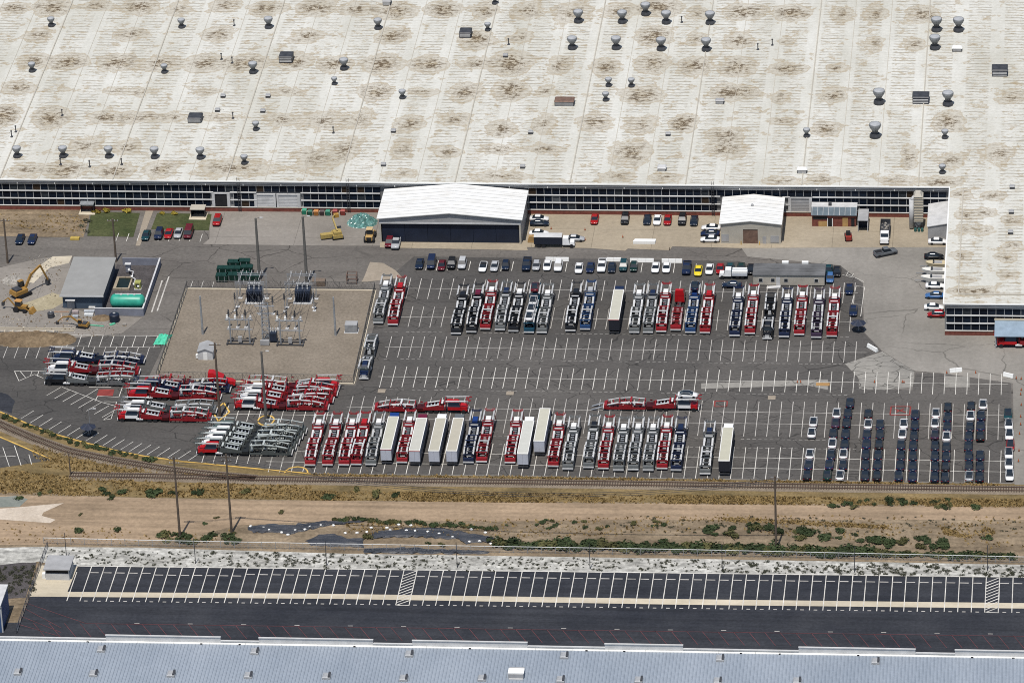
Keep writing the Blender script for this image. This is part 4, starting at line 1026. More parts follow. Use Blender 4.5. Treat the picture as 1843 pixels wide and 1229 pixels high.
# ------------------------------------------------------------------ cars (local +Y is forward, origin under the middle)
def ring_(y, w, z0, z1, sh=0.12):
    """rounded rectangular section across the car at station y"""
    return [(-w, y, z0 + .08), (-w + .08, y, z0), (w - .08, y, z0), (w, y, z0 + .08), (w, y, z1 - sh), (w - sh, y, z1), (-w + sh, y, z1), (-w, y, z1 - sh)]
def car_tree(kind, glassroof=False):
    L, Wd, Hh = dict(sedan=(4.7, 1.86, 1.44), hatch=(4.2, 1.78, 1.5), suv=(4.75, 1.92, 1.72), pickup=(5.8, 2.0, 1.85), van=(5.3, 1.98, 2.0))[kind]
    l, w = L / 2, Wd / 2
    b = MB()
    if kind == 'pickup':
        st = [(-l, .88, .45, .95), (-l + .12, .97, .32, 1.05), (-.55, 1.0, .3, 1.08), (1.2, 1.0, .3, 1.1), (1.6, .99, .3, 1.08), (l - .25, .95, .34, 1.0), (l, .82, .45, .85)]
        cab = ((-.7, 1.45, 1.08), (-.5, .75, Hh), .88, .72)
    elif kind == 'suv':
        st = [(-l, .84, .42, .95), (-l + .15, .94, .3, 1.05), (-.8, .96, .28, 1.06), (.9, .96, .28, 1.04), (1.4, .94, .3, 1.0), (l - .25, .88, .34, .9), (l, .72, .45, .72)]
        cab = ((-l + .12, 1.25, 1.05), (-l + .5, .45, Hh), .88, .68)
    elif kind == 'van':
        st = [(-l, .9, .4, 1.05), (-l + .1, .97, .3, 1.15), (0, .99, .28, 1.15), (1.5, .98, .28, 1.12), (l - .2, .9, .34, .95), (l, .75, .45, .75)]
        cab = ((-l + .08, 2.0, 1.14), (-l + .25, 1.15, Hh), .92, .78)
    elif kind == 'hatch':
        st = [(-l, .78, .42, .85), (-l + .15, .87, .3, .95), (-.6, .89, .27, .95), (.7, .89, .27, .93), (l - .35, .84, .32, .8), (l, .66, .42, .64)]
        cab = ((-l + .18, 1.05, .94), (-l + .65, .3, Hh), .8, .6)
    else:
        st = [(-l, .78, .42, .82), (-l + .14, .88, .3, .93), (-1.2, .925, .25, .95), (.8, .925, .25, .92), (1.4, .91, .27, .86), (l - .3, .84, .3, .74), (l, .64, .4, .6)]
        cab = ((-1.75, 1.15, .93), (-.95, .25, Hh), .8, .58)
    if glassroof: cab = ((-1.95, 1.25, .92), (-1.1, .3, Hh), .84, .66)
    b.loft([ring_(*s) for s in st])
    (y0, y1, z0), (t0, t1, z1), wb, wt = cab
    g_ = MB().taper(wb, y0, y1, z0 - .03, wt, t0, t1, z1 - (.0 if glassroof else .04))
    parts = [('body', b.mesh('car_body', M['paint'], True), 'body', []), ('windows', g_.mesh('car_windows', M['glass']), None, [])]
    if not glassroof:
        parts.append(('roof', MB().taper(wt + .03, t0 - .06, t1 + .06, z1 - .05, wt - .05, t0 + .05, t1 - .05, z1 + .02).mesh('car_roof', M['paint']), 'roof', []))
    else:
        rl = MB()
        for s in (-1, 1):
            rl.bar((s * wb, y1, z0), (s * wt, t1, z1), .05).bar((s * wt, t1, z1), (s * wt, t0, z1), .05).bar((s * wt, t0, z1), (s * wb, y0, z0), .05)
        parts.append(('roof_rail', rl.mesh('car_roof_rail', M['paint']), 'body', []))
    if kind == 'pickup':
        parts.append(('cargo_bed', MB().box(-.8, .8, -l + .18, -.85, 1.06, 1.10).mesh('car_bed', M['dark']), None, []))
        wall = MB().box(-.97, -.8, -l + .1, -.8, 1.04, 1.3).box(.8, .97, -l + .1, -.8, 1.04, 1.3).box(-.8, .8, -l + .05, -l + .17, 1.04, 1.3)
        parts.append(('bed_wall', wall.mesh('car_bed_wall', M['paint']), 'body', []))
    wr = .38 if kind in ('pickup', 'suv', 'van') else .33
    fy, ry = l - .9, -l + .95
    wm = [MB().cyl((s * (w - .22), y, wr), (s * (w + .005), y, wr), wr, n=12).mesh('car_wheel', M['dark']) for y in (fy, ry) for s in (-1, 1)]
    for q in wm: parts.append(('wheel', q, None, []))
    zf = st[-2][3]
    for s in (-1, 1):
        parts.append(('headlight', MB().box(s * .58 - .17, s * .58 + .17, l - .22, l - .1, zf - .22, zf - .08).mesh('car_headlight', M['lamp']), None, []))
        parts.append(('tail_light', MB().box(s * .68 - .15, s * .68 + .15, -l - .01, -l + .1, .68, .82).mesh('car_tail_light', M['tail']), None, []))
    return parts
CT = {k: car_tree(k) for k in ('sedan', 'hatch', 'suv', 'pickup', 'van')}
CT['glass'] = car_tree('sedan', True)
C = dict(white=(.80, .80, .79), black=(.012, .013, .016), navy=(.012, .022, .06), dark=(.010, .020, .044), teal=(.012, .05, .06), red=(.33, .012, .014), maroon=(.11, .012, .02), silver=(.42, .43, .44), grey=(.13, .14, .15), yellow=(.75, .58, .03), blue=(.05, .13, .30), green=(.01, .035, .03), tan=(.50, .42, .28), purple=(.05, .03, .06), charcoal=(.014, .022, .038))
CNAME = dict(dark='dark blue-black', navy='navy blue', teal='dark teal', charcoal='charcoal grey', green='dark green', purple='dark purple', maroon='maroon', blue='bright blue')
KN = dict(sedan='sedan', hatch='hatchback', suv='SUV', pickup='pickup truck', van='van', glass='glass-roofed sedan')
cat_of = dict(sedan='car', hatch='car', suv='car', glass='car', pickup='pickup', van='van')
NM = dict(sedan='sedan_car', hatch='hatchback_car', suv='sport_utility_car', glass='sedan_car', pickup='pickup_truck', van='van')
def car(x_, y_, kind, col, rot, where, group, z=0.09, roof=None, zpx=0.75, pos=None, full=None):
    p = pos or at(x_, y_, zpx)
    c = C[col]
    k_ = RND.uniform(.85, 1.1); c2 = tuple(min(.85, v * k_) for v in c)
    lab = full or '%s %s %s' % (CNAME.get(col, col), KN[kind], where)
    o = inst(NM[kind], CT[kind], p, rot, dict(body=c2, roof=C[roof] if roof else c2), lab, cat_of[kind], group, z=z)
    o.scale = (1.05, 1.0 if kind == 'glass' else 1.03, 1.03)
    return o
PI = math.pi
# storage lot by the track: twelve columns
COLS = [
 [(1464,758,'white'),(1461.2,777.6,'white'),(1457.8,815.7,'white'),(1455,835.5,'navy'),(1452.7,853.8,'black')],
 [(1506,742.5,'white'),(1504,760,'purple'),(1500,779,'charcoal'),(1498,796.6,'white'),(1496,817,'dark'),(1492.7,834.7,'navy'),(1489,853.8,'green')],
 [(1530,724,'dark'),(1526,743,'dark'),(1523.7,760,'charcoal'),(1522,780,'dark'),(1520.5,799,'dark'),(1518,815.7,'white'),(1517.4,835.5,'dark'),(1512,853.8,'white')],
 [(1562.8,744,'black'),(1562.5,762,'white'),(1560.3,780.5,'navy'),(1559.6,798,'navy'),(1558,817,'charcoal'),(1557.7,836,'charcoal'),(1557.4,854.5,'charcoal')],
 [(1583.8,763,'dark'),(1583.8,780.5,'charcoal'),(1581.9,798.8,'black'),(1580.5,817.9,'charcoal'),(1579.4,836.2,'dark'),(1578.3,854.5,'black')],
 [(1626.7,761.5,'white'),(1624,779.8,'white'),(1621.8,799.6,'dark'),(1621.8,818.6,'charcoal'),(1620.4,836.2,'dark'),(1617.4,855.2,'dark')],
 [(1647.3,745.4,'navy'),(1646.6,764.5,'dark'),(1645,783.5,'charcoal'),(1643.5,801,'dark'),(1643,819.4,'charcoal'),(1642.7,838.4,'dark'),(1642.5,856.8,'navy')],
 [(1684.5,742.5,'white'),(1683,760,'white'),(1682.7,780.6,'purple'),(1683,801,'charcoal'),(1682.7,819.4,'dark'),(1683,838.4,'charcoal'),(1682.3,856.8,'dark')],
 [(1705.9,732,'black'),(1705.4,749.8,'dark'),(1705,766.7,'dark'),(1703.7,784.2,'white'),(1703.5,803.3,'charcoal'),(1703,820.9,'dark'),(1702,838.4,'black'),(1701,857.5,'charcoal')],
 [(1747.9,730,'black'),(1746.9,746.9,'white'),(1745.4,766.7,'charcoal'),(1744,784.2,'dark'),(1743,801.8,'charcoal'),(1744,819.4,'dark'),(1744,837,'charcoal'),(1744.3,855.3,'silver')],
 [(1769.2,726.4,'white'),(1766,746.9,'dark'),(1764.8,765.9,'navy'),(1764.5,783.5,'black'),(1764,818.7,'dark'),(1763.6,838.4,'charcoal'),(1763,856.8,'charcoal')],
 [(1814.3,744.7,'teal'),(1815.8,763,'white'),(1816.8,781.3,'white'),(1818.3,800.4,'red'),(1815.8,815,'white'),(1816,834,'white'),(1817.2,853.8,'white')]]
for ci, colm in enumerate(COLS):
    n = len(colm)
    for k, (x_, y_, c) in enumerate(colm):
        q = n - k
        where = 'with open gaps, ' if False else ''
        rot = 0 if ci < 11 else PI
        car(x_, y_, 'glass', c, rot + RND.uniform(-.012, .012), '%s from the track in the %s column of the car lot' % (ORD[q - 1], ORD[ci] if ci < 11 else 'outermost'), 'cars in columns beside the railway track')
# row along the road
ROW1 = [(755.3,474.3,'sedan','dark'),(776.5,473.4,'van','navy'),(795.2,477,'sedan','maroon'),(813,474.3,'suv','black'),(832,474.3,'suv','silver'),(869.3,479.5,'sedan','white'),(890.2,478.6,'sedan','silver'),(910,477,'hatch','dark'),(948,476,'pickup','dark'),(965.3,477.8,'hatch','silver'),(985,477,'sedan','white'),(1004.8,478.6,'suv','white'),(1042,482,'sedan','white'),(1062.6,481,'sedan','navy'),
        (1083.3,478.4,'pickup','white'),(1101.3,481,'sedan','charcoal'),(1122,478.4,'suv','teal'),(1140.6,479.8,'hatch','green'),(1180,481,'sedan','white'),(1199.5,481,'sedan','white'),(1236,482.6,'pickup','navy'),(1256.8,486.7,'sedan','yellow'),(1277,484,'sedan','white'),(1296,483,'sedan','red'),(1314,482,'sedan','teal'),(1333.8,482,'sedan','green'),(1351.4,484,'sedan','black')]
seen = {}
for x_, y_, kd, c in ROW1: seen[(kd, c)] = seen.get((kd, c), 0) + 1
cnt = {}
for i, (x_, y_, kd, c) in enumerate(ROW1):
    car(x_, y_, kd, c, PI + RND.uniform(-.02, .02), '%s from the left in the row along the road' % ORD[i], 'cars parked in the long row by the road', roof='black' if (kd, c) == ('sedan', 'white') and i == 5 else None)
# single and small groups
OTH = [(1491.4,485,'sedan','teal',PI,'half hidden behind the right end of the site office'),(1494,500,'hatch','blue',PI,'small, at the right end of the site office'),(1506.6,488,'sedan','black',PI,'parked right of the site office by the striped corner'),(1528.7,520,'sedan','navy',PI,'alone in a bay below the striped corner'),(1536,558.4,'sedan','navy',PI,'alone beside the marked loading bay'),(1317,512,'sedan','dark',PI/2,'parked sideways below the white service truck'),
 (970.5,392.7,'sedan','white',-PI/2,'sideways, closest to the brick wall by the big hangar'),(971,401,'sedan','charcoal',-PI/2,'sideways between two white cars by the big hangar'),(970,419,'sedan','white',-PI/2,'sideways behind the flatbed truck by the hangar'),(1035,428.6,'sedan','silver',-PI/2,'behind the cab of the flatbed truck'),
 (1070.3,394,'sedan','red',PI,'parked alone at the brick wall right of the hangar'),(1125,394,'suv','black',PI,'parked alone at the brick wall, next to the red car'),(1165,395,'sedan','charcoal',PI,'at the brick wall, left of the white car'),(1183,395.4,'sedan','white',PI,'at the brick wall between two dark and red cars'),(1201.7,395.4,'sedan','red',PI,'at the brick wall right of the white car'),(1228,395.4,'suv','black',PI,'at the brick wall beside the wall door'),(1249.3,396.8,'sedan','charcoal',PI,'at the brick wall, last before the small shed'),
 (1279.7,409,'sedan','white',PI/2,'sideways with door open beside the small shed'),(1278,419.5,'sedan','navy',PI/2,'sideways between two white cars by the small shed'),(1277.8,430,'sedan','white',PI/2,'sideways, lowest of three by the small shed'),
 (36,430,'sedan','dark',PI,'first of the pair parked on the verge'),(58,430,'sedan','navy',PI,'second of the pair parked on the verge'),(262.8,423,'sedan','teal',PI,'first from the path below the lawn'),(286,421,'suv','navy',PI,'second from the path below the lawn'),(303.5,420,'sedan','red',PI,'third from the path below the lawn'),(321,419,'sedan','silver',PI,'fourth from the path below the lawn'),(339.4,419,'van','maroon',PI,'last in the row below the lawn'),(391,397,'suv','red',PI,'standing before the dark factory doorway'),
 (1688,434,'sedan','white',-PI/2,'below the grey lean-to in the corner'),(1681,460.5,'sedan','black',-PI/2,'sideways beside the right wing'),(1683.5,513.5,'sedan','white',-PI/2,'sideways below the boats beside the right wing'),(1682.5,531,'sedan','blue',PI/2,'sideways beside the right wing'),(1681,552,'sedan','white',-PI/2,'sideways just above the red car by the wing'),(1684.8,565,'hatch','red',PI/2,'sideways at the lower corner of the right wing'),
 (1593.5,454,'pickup','grey',-PI/2 + .45,'parked askew behind the dump truck')]
for (x_, y_, kd, c, r, wh) in OTH:
    car(x_, y_, kd, c, r, wh, 'cars parked around the factory yard')
car(701, 436, 'suv', 'maroon', PI, 'first of two standing in the dark hangar mouth', 'cars in the hangar mouth')
car(713, 437, 'pickup', 'silver', PI, 'second of two standing in the dark hangar mouth', 'cars in the hangar mouth')

# ------------------------------------------------------------------ car haulers
def hauler_tree(var):
    cab = MB().taper(1.2, 6.3, 9.3, .95, 1.16, 6.3, 9.25, 1.75)
    glz = MB().taper(1.15, 6.4, 9.2, 1.753, .66, 6.4, 8.85, 2.75)
    roofc = MB().taper(.66, 5.9, 9.0, 2.755, .56, 6.1, 8.6, 3.0)
    hood = MB().loft([[(-1.1, 9.3, .75), (1.1, 9.3, .75), (1.1, 9.3, 1.85), (-1.1, 9.3, 1.85)], [(-1.05, 10.4, .7), (1.05, 10.4, .7), (.95, 10.4, 1.7), (-.95, 10.4, 1.7)], [(-.9, 11.0, .65), (.9, 11.0, .65), (.75, 11.0, 1.45), (-.75, 11.0, 1.45)]])
    T = [('cab', cab.mesh('hauler_cab', M['paint']), 'cab', [('cab_glazing', glz.mesh('hauler_glazing', M['glass']), None, []), ('cab_roof', roofc.mesh('hauler_cab_roof', M['paint']), 'roof', [])]),
         ('hood', hood.mesh('hauler_hood', M['paint']), 'hood', [('grille', MB().box(-.5, .5, 11.003, 11.06, .7, 1.4).mesh('hauler_grille', M['light_metal']), None, []),
            ('headlight', MB().box(.62, .88, 10.9, 11.02, .9, 1.15).mesh('hauler_headlight', M['lamp']), None, []), ('headlight', MB().box(-.88, -.62, 10.9, 11.02, .9, 1.15).mesh('hauler_headlight', M['lamp']), None, [])]),
         ('bumper', MB().box(-1.15, 1.15, 11.065, 11.25, .4, .75).mesh('hauler_bumper', M['light_metal']), None, []),
         ('chassis', MB().box(-.45, .45, -.2, 9.0, .55, .94).mesh('hauler_chassis', M['darkmetal']), None, [])]
    # rack over the cab: open in the middle
    zr = 3.25
    pt = lambda nm, m, key: T.append((nm, m.mesh('hauler_' + nm, M['mattpaint']), key, []))
    for s in (-1, 1):
        pt('rack_rail', MB().bar((s * 1.26, 5.6, zr), (s * 1.26, 11.3, zr + .12), .12), 'run')
        for y in (5.75, 10.9): pt('rack_post', MB().bar((s * 1.26, y, .95), (s * 1.26, y, zr), .15), 'frame')
        pt('rack_finger', MB().bar((s * .55, 10.6, zr + .05), (s * .75, 11.9, zr + .2), .12), 'frame')
        pt('rack_finger', MB().bar((s * 1.2, 11.2, zr + .1), (s * .95, 11.9, zr + .2), .12), 'frame')
    for y, z, w in ((5.7, zr, .13), (10.7, zr + .1, .13), (11.25, zr + .12, .12)): pt('rack_crossbar', MB().bar((-1.26, y, z), (1.26, y, z), w), 'frame')
    def run(y0, z0, y1, z1, xi, xo, nm='runway'):
        for s in (-1, 1):
            a, b = sorted((s * xi, s * xo))
            m = MB().hexa([(a, y0, z0 - .06), (b, y0, z0 - .06), (b, y1, z1 - .06), (a, y1, z1 - .06), (a, y0, z0 + .03), (b, y0, z0 + .03), (b, y1, z1 + .03), (a, y1, z1 + .03)])
            T.append((nm, m.mesh('hauler_' + nm, M['mattpaint']), 'run', []))
    run(5.9, zr + .06, 10.6, zr + .16, .98, 1.18)
    # tractor deck
    run(1.3, 1.75, 4.3, 2.3, .72, 1.16)
    T.append(('deck_plate', MB().box(-.9, .9, 4.75, 5.2, 2.5, 2.58).mesh('hauler_deck_plate', M['mattpaint']), 'run', []))
    ld = MB()
    for i in range(4): ld.bar((-.4, 1.5 + i * .8, 1.62 + i * .14), (.4, 1.5 + i * .8, 1.62 + i * .14), .3, .1)
    T.append(('ladder_deck', ld.mesh('hauler_ladder_deck', M['galv']), None, []))
    dk = MB()
    for s in (-1, 1):
        dk.hexa([(s * 1.2 - .06, .4, .9), (s * 1.2 + .06, .4, .9), (s * 1.2 + .06, 5.5, .9), (s * 1.2 - .06, 5.5, .9), (s * 1.2 - .06, .4, 1.5), (s * 1.2 + .06, .4, 1.5), (s * 1.2 + .06, 5.5, 2.2), (s * 1.2 - .06, 5.5, 2.2)])
    for y, z in ((1.0, 1.7), (4.4, 2.42), (5.65, 2.5)): dk.bar((-1.2, y, z), (1.2, y, z), .28)
    T.append(('tractor_deck', dk.mesh('hauler_tractor_deck', M['mattpaint']), 'frame', []))
    T.append(('fuel_tank', MB().cyl((-1.05, 5.0, .75), (-1.05, 6.6, .75), .3, n=10).mesh('hauler_fuel_tank', M['light_metal']), None, []))
    T.append(('hitch_block', MB().box(-1.18, 1.18, -1.1, .8, .5, 1.25).mesh('hauler_hitch', M['mattpaint']), 'dark', []))
    # trailer
    h = (3.0, 3.15, 2.95, 2.35) if var == 0 else (2.6, 2.9, 3.1, 2.9) if var == 1 else (2.2, 2.5, 2.3, 1.7)
    ys = (-1.5, -4.7, -7.5, -10.5)
    for i in range(3): run(ys[i] - .15, h[i], ys[i + 1] + .4, h[i + 1], .93, 1.18)
    for s in (-1, 1):
        T.append(('side_beam', MB().box(s * 1.22 - .07, s * 1.22 + .07, -10.6, -1.3, .5, .98).mesh('hauler_side_beam', M['mattpaint']), 'frame', []))
    T.append(('kingpin_cover', MB().taper(.42, -2.1, -1.4, 1.0, .3, -1.9, -1.5, h[0] - .3).mesh('hauler_kingpin', M['mattpaint']), 'run', []))
    T.append(('mid_band', MB().box(-1.22, 1.22, -4.95, -4.5, h[1] - .02, h[1] + .1).mesh('hauler_mid_band', M['mattpaint']), 'band', []))
    for s in (-1, 1):
        T.append(('jack_cover', MB().taper(.2, -.3, .3, h[2] + .03, .14, -.2, .2, h[2] + .2).mesh('hauler_jack', M['mattpaint']), 'frame', []))
    for i in range(6):
        T.append(('wheel_tray', MB().bar((-.55, -2.6 - i * 1.35, 1.15 + .1 * (i % 3)), (.55, -2.6 - i * 1.35, 1.15 + .1 * (i % 3)), .28, .1).mesh('hauler_wheel_tray', M['mattpaint']), 'tray' if i % 2 else 'dark', []))
    for s in (-1, 1):
        for i, y in enumerate(ys):
            pt('deck_post', MB().bar((s * 1.22, min(y + .1, -1.4) if i else -1.4, .98), (s * 1.22, y, h[i]), .16), 'frame')
        pt('deck_strut', MB().bar((s * 1.22, -4.0, 1.0), (s * 1.22, -7.2, h[2] - .2), .13), 'frame')
        for i in range(3): pt('deck_rail', MB().bar((s * 1.22, ys[i], h[i] - .1), (s * 1.22, ys[i + 1], h[i + 1] - .1), .12), 'run')
    for i, y in enumerate(ys): pt('deck_crossbar', MB().bar((-1.2, y, h[i] - .12), (1.2, y, h[i] - .12), .2, .2), 'frame')
    for y in (-2.9, -6.1, -9.0):
        k = 0 if y > ys[1] else 1 if y > ys[2] else 2
        pt('deck_crossbar', MB().bar((-1.2, y, (h[k] + h[k + 1]) / 2 - .14), (1.2, y, (h[k] + h[k + 1]) / 2 - .14), .16, .16), 'frame')
    lo = MB()
    for i in range(9): lo.bar((-1.15, -1.4 - i * 1.1, .72), (1.15, -1.4 - i * 1.1, .72), .25, .12)
    lo.box(-.3, .3, -9.8, -1.0, .45, .6)
    T.append(('lower_deck', lo.mesh('hauler_lower_deck', M['mattpaint']), 'dark', []))
    pn = MB()
    for s in (-1, 1): T.append(('side_panel', MB().box(s * 1.27 - .03, s * 1.27 + .03, -7.3, -4.3, .985, 1.65).mesh('hauler_side_panel', M['mattpaint']), 'frame', []))
    for s in (-1, 1):
        m = MB().box(s * .75 - .25, s * .75 + .25, -7.5, -4.2, .99, 1.12)
        T.append(('fender', m.mesh('hauler_fender', M['mattpaint']), 'run', []))
    T.append(('tail_block', MB().taper(1.24, -11.2, -10.3, .55, 1.2, -11.1, -10.4, 1.5).mesh('hauler_tail_block', M['mattpaint']), 'frame', []))
    T.append(('tail_bumper', MB().box(-1.25, 1.25, -11.4, -11.203, .5, .8).mesh('hauler_tail_bumper', M['light_metal']), None, []))
    for y in (10.0, 3.5, 2.15, -5.1, -6.4):
        for s in (-1, 1):
            T.append(('wheel', MB().cyl((s * .8, y, .5), (s * 1.18, y, .5), .5, n=12).mesh('hauler_wheel', M['dark']), None, []))
    return T
HT = [hauler_tree(0), hauler_tree(1), hauler_tree(2)]
FR = dict(red=(.29, .014, .02), grey=(.15, .16, .16), navy=(.012, .02, .055), black=(.014, .016, .02), blue=(.02, .06, .16), green=(.085, .095, .09), teal=(.01, .06, .10), purple=(.05, .03, .06))
CABC = dict(white=(.80, .80, .79), red=(.42, .012, .016), navy=(.012, .022, .06), blue=(.012, .045, .20), black=(.014, .015, .018), maroon=(.14, .012, .035), silver=(.4, .41, .42), grey=(.12, .13, .135), green=(.09, .12, .11))
def hauler(pos, rot, frame, cabc, label, group, var=0, hood=None, roof=None, run=(.58, .585, .58)):
    f = FR[frame]
    k_ = RND.uniform(.85, 1.15); run = tuple(v * k_ for v in run)
    return inst('car_hauler', HT[var], pos, rot, dict(cab=CABC[cabc], hood=CABC[hood or cabc], roof=CABC[roof or cabc], frame=f, band=RND.choice((f, f, run)), run=run, tray=RND.choice((tuple(v * .6 for v in f), (.30, .30, .29), (.45, .45, .44), tuple(v * .8 for v in run))), dark=tuple(v * .22 for v in f)), label, 'car hauler', group, z=.09)
FN = dict(red='red', grey='grey', navy='navy', black='black', blue='blue', green='grey-green', teal='blue', purple='dark purple')
def ns(x_, y_, frame, cabc, label, group, flip=False, var=0, **kw):
    p = at(x_, y_)
    r = hauler((p.x, p.y + 11.4 * .89, 0), PI if flip else 0, frame, cabc, label, group, var, **kw)
    r.scale = (1, .89, 1)
    return r
LOW = [(558,842,'red','white'),(589.4,841.8,'red','white'),(619,841.8,'red','white'),(641,840.7,'red','red'),(667.5,840.7,'grey','white'),(723.4,837,'red','white'),(843,837,'navy','blue'),(866.8,836,'red','white'),(918,837.5,'red','white'),(995.6,844,'red','white'),(1022,849,'grey','white'),(1059,846,'grey','black'),
       (1085.7,848,'red','white'),(1112.9,851,'grey','white'),(1139.4,850,'grey','white'),(1166.6,851,'grey','white'),(1191.5,848,'red','white'),(1216.8,851,'navy','navy'),(1269,857.6,'grey','navy')]
for i, (x_, y_, f, c) in enumerate(LOW):
    ns(x_, y_, f, c, '%s car hauler with %s cab, %s hauler from the left in the lower row' % (FN[f], c, ORD[i]), 'car haulers in the lower row', var=i % 2)
UP = [(820.6,605,'black','black',0),(848.3,602.3,'black','maroon',0),(873.2,597,'red','white',0),(899.8,598.5,'grey','navy',0),(924,600.7,'black','white',0),(952,603,'teal','navy',0),(975,603.4,'grey','white',0),(1026.6,600,'black','black',0),(1053,597.4,'blue','silver',0),(1141.4,603,'grey','white',0),(1166.3,603,'grey','navy',0),
      (1190,601.5,'red','white',0),(1242.4,603,'blue','blue',0),(1268.7,604,'red','red',0),(1322,609,'navy','white',0),(1349.4,605,'red','white',0),(1380.7,614,'black','black',1),(1411,611,'navy','white',0),(1438.3,607,'red','white',0),(1469,612,'purple','white',0),(1496.9,610,'red','white',0)]
for i, (x_, y_, f, c, fl) in enumerate(UP):
    ns(x_, y_, f, c, '%s car hauler with %s cab, %s hauler from the left in the upper row' % (FN[f], c, ORD[i]), 'car haulers in the upper row', flip=bool(fl), var=(i + 1) % 2 if i != 5 else 1)
ns(680.7, 586, 'grey', 'white', 'grey car hauler with white cab beside the substation fence corner', 'car haulers beside the substation fence', var=1)
ns(707, 589, 'red', 'red', 'red car hauler with red cab beside the substation fence corner', 'car haulers beside the substation fence')
ns(654.6, 686, 'grey', 'navy', 'dark grey car hauler hugging the lower part of the substation fence', 'car haulers beside the substation fence', flip=True)
def ew(xf, yf, xr, frame, cabc, label, group, west=True, var=0, **kw):
    """rig parked across: front and rear of its near side"""
    p = at((xf + xr) / 2, yf)
    return hauler((p.x, p.y + 1.25, 0), PI / 2 if west else -PI / 2, frame, cabc, label, group, var, **kw)
gW = 'car haulers parked across at the left'
ew(92, 657, 260, 'navy', 'navy', 'navy car hauler parked across, topmost of the left cluster', gW, var=2)
ew(84, 677, 250, 'red', 'white', 'red car hauler parked across right behind the black cabbed one', gW, var=0)
ew(80, 696, 246, 'grey', 'black', 'grey car hauler with black cab parked across at far left', gW, var=1)
ew(246, 709, 413, 'navy', 'navy', 'navy car hauler parked across below the big red sleeper cab', gW, var=1)
ew(230, 722, 395, 'red', 'red', 'red car hauler with red cab parked across above the striped stalls', gW, var=0)
ew(216, 747, 392, 'grey', 'white', 'grey car hauler with white cab parked across behind a red one', gW, var=1)
ew(210, 761, 381, 'red', 'white', 'red car hauler with white cab, lowest of the pair over the striped stalls', gW, hood='red')
gM = 'car haulers parked across by the substation fence'
ew(436, 716, 608, 'red', 'white', 'red car hauler parked across, second of the four by the yard fence', gM, var=0)
ew(429, 728, 600, 'red', 'white', 'red car hauler parked across, third of the four by the yard fence', gM, var=1)
ew(421, 741, 590, 'red', 'white', 'red car hauler parked across, lowest of the four by the yard fence', gM, hood='red')
ew(613, 705, 440, 'red', 'red', 'red car hauler facing right along the yard fence, topmost of four', gM, west=False, var=1)
gG = 'green grey car haulers packed side by side'
for i, (xf, yy, xr, cb) in enumerate(((377, 784, 553, 'green'), (371, 793.5, 546, 'white'), (364, 803, 540, 'white'), (358, 812.5, 534, 'white'), (351, 822, 527, 'red'))):
    ew(xf, yy, xr, 'green', cb, ('grey-green car hauler with %s cab, %s from top of the packed five' % (cb, ORD[i])), gG, var=i % 2, run=(.50, .54, .52))
ew(845, 744.5, 672, 'red', 'red', 'red car hauler facing right above the row of box trailers', 'car haulers parked across the middle aisle', west=False, var=2)
h20 = ew(1261, 741, 1083, 'red', 'white', 'red car hauler with tilted deck carrying a white car over its cab', 'car haulers parked across the middle aisle', west=False, var=2, hood='red')
for s in (-1, 1):
    link('loading_ramp', MB().hexa([(s * .9 - .22, -14.2, .02), (s * .9 + .22, -14.2, .02), (s * .9 + .22, -11.45, .95), (s * .9 - .22, -11.45, .95), (s * .9 - .22, -14.2, .1), (s * .9 + .22, -14.2, .1), (s * .9 + .22, -11.45, 1.05), (s * .9 - .22, -11.45, 1.05)]).mesh('loading_ramp', M['galv']), h20)
ew(1795, 628, 1960, 'red', 'red', 'red car hauler cut by the right edge before the blue canopy', 'car haulers parked across the middle aisle', var=0)
# cars on the decks
def on_deck(rig, y, z, col, rot, lab, kind='glass'):
    m = rig.matrix_basis @ Vector((0, y, 0))
    car(0, 0, kind, col, rot, '', 'cars loaded on haulers', z=z, pos=m, full=lab)
rig6 = [o for o in bpy.data.objects if o.name.startswith('car_hauler') and 'sixth hauler from the left in the upper row' in o.get('label', '') and 'sixteenth' not in o.get('label', '')][0]
bpy.context.view_layer.update()
on_deck(rig6, 8.4, 3.45, 'maroon', 0, 'dark red car riding over the cab of the blue hauler')
on_deck(rig6, 2.9, 2.35, 'white', 0, 'white car on the tractor deck of the blue hauler')
on_deck(rig6, -2.8, 2.85, 'white', 0, 'white car on the front trailer deck of the blue hauler')
on_deck(rig6, -7.9, 3.08, 'white', 0, 'white car on the rear trailer deck of the blue hauler')
on_deck(h20, 8.6, 3.45, 'white', -PI / 2, 'white sedan riding over the cab of the tilted red hauler')
rig14 = [o for o in bpy.data.objects if o.name.startswith('car_hauler') and 'thirteenth hauler from the left in the upper row' in o.get('label', '')][0]
on_deck(rig14, 9.0, 3.45, 'dark', PI / 2 * 0, 'dark car riding over the cab of the blue hauler, upper row')

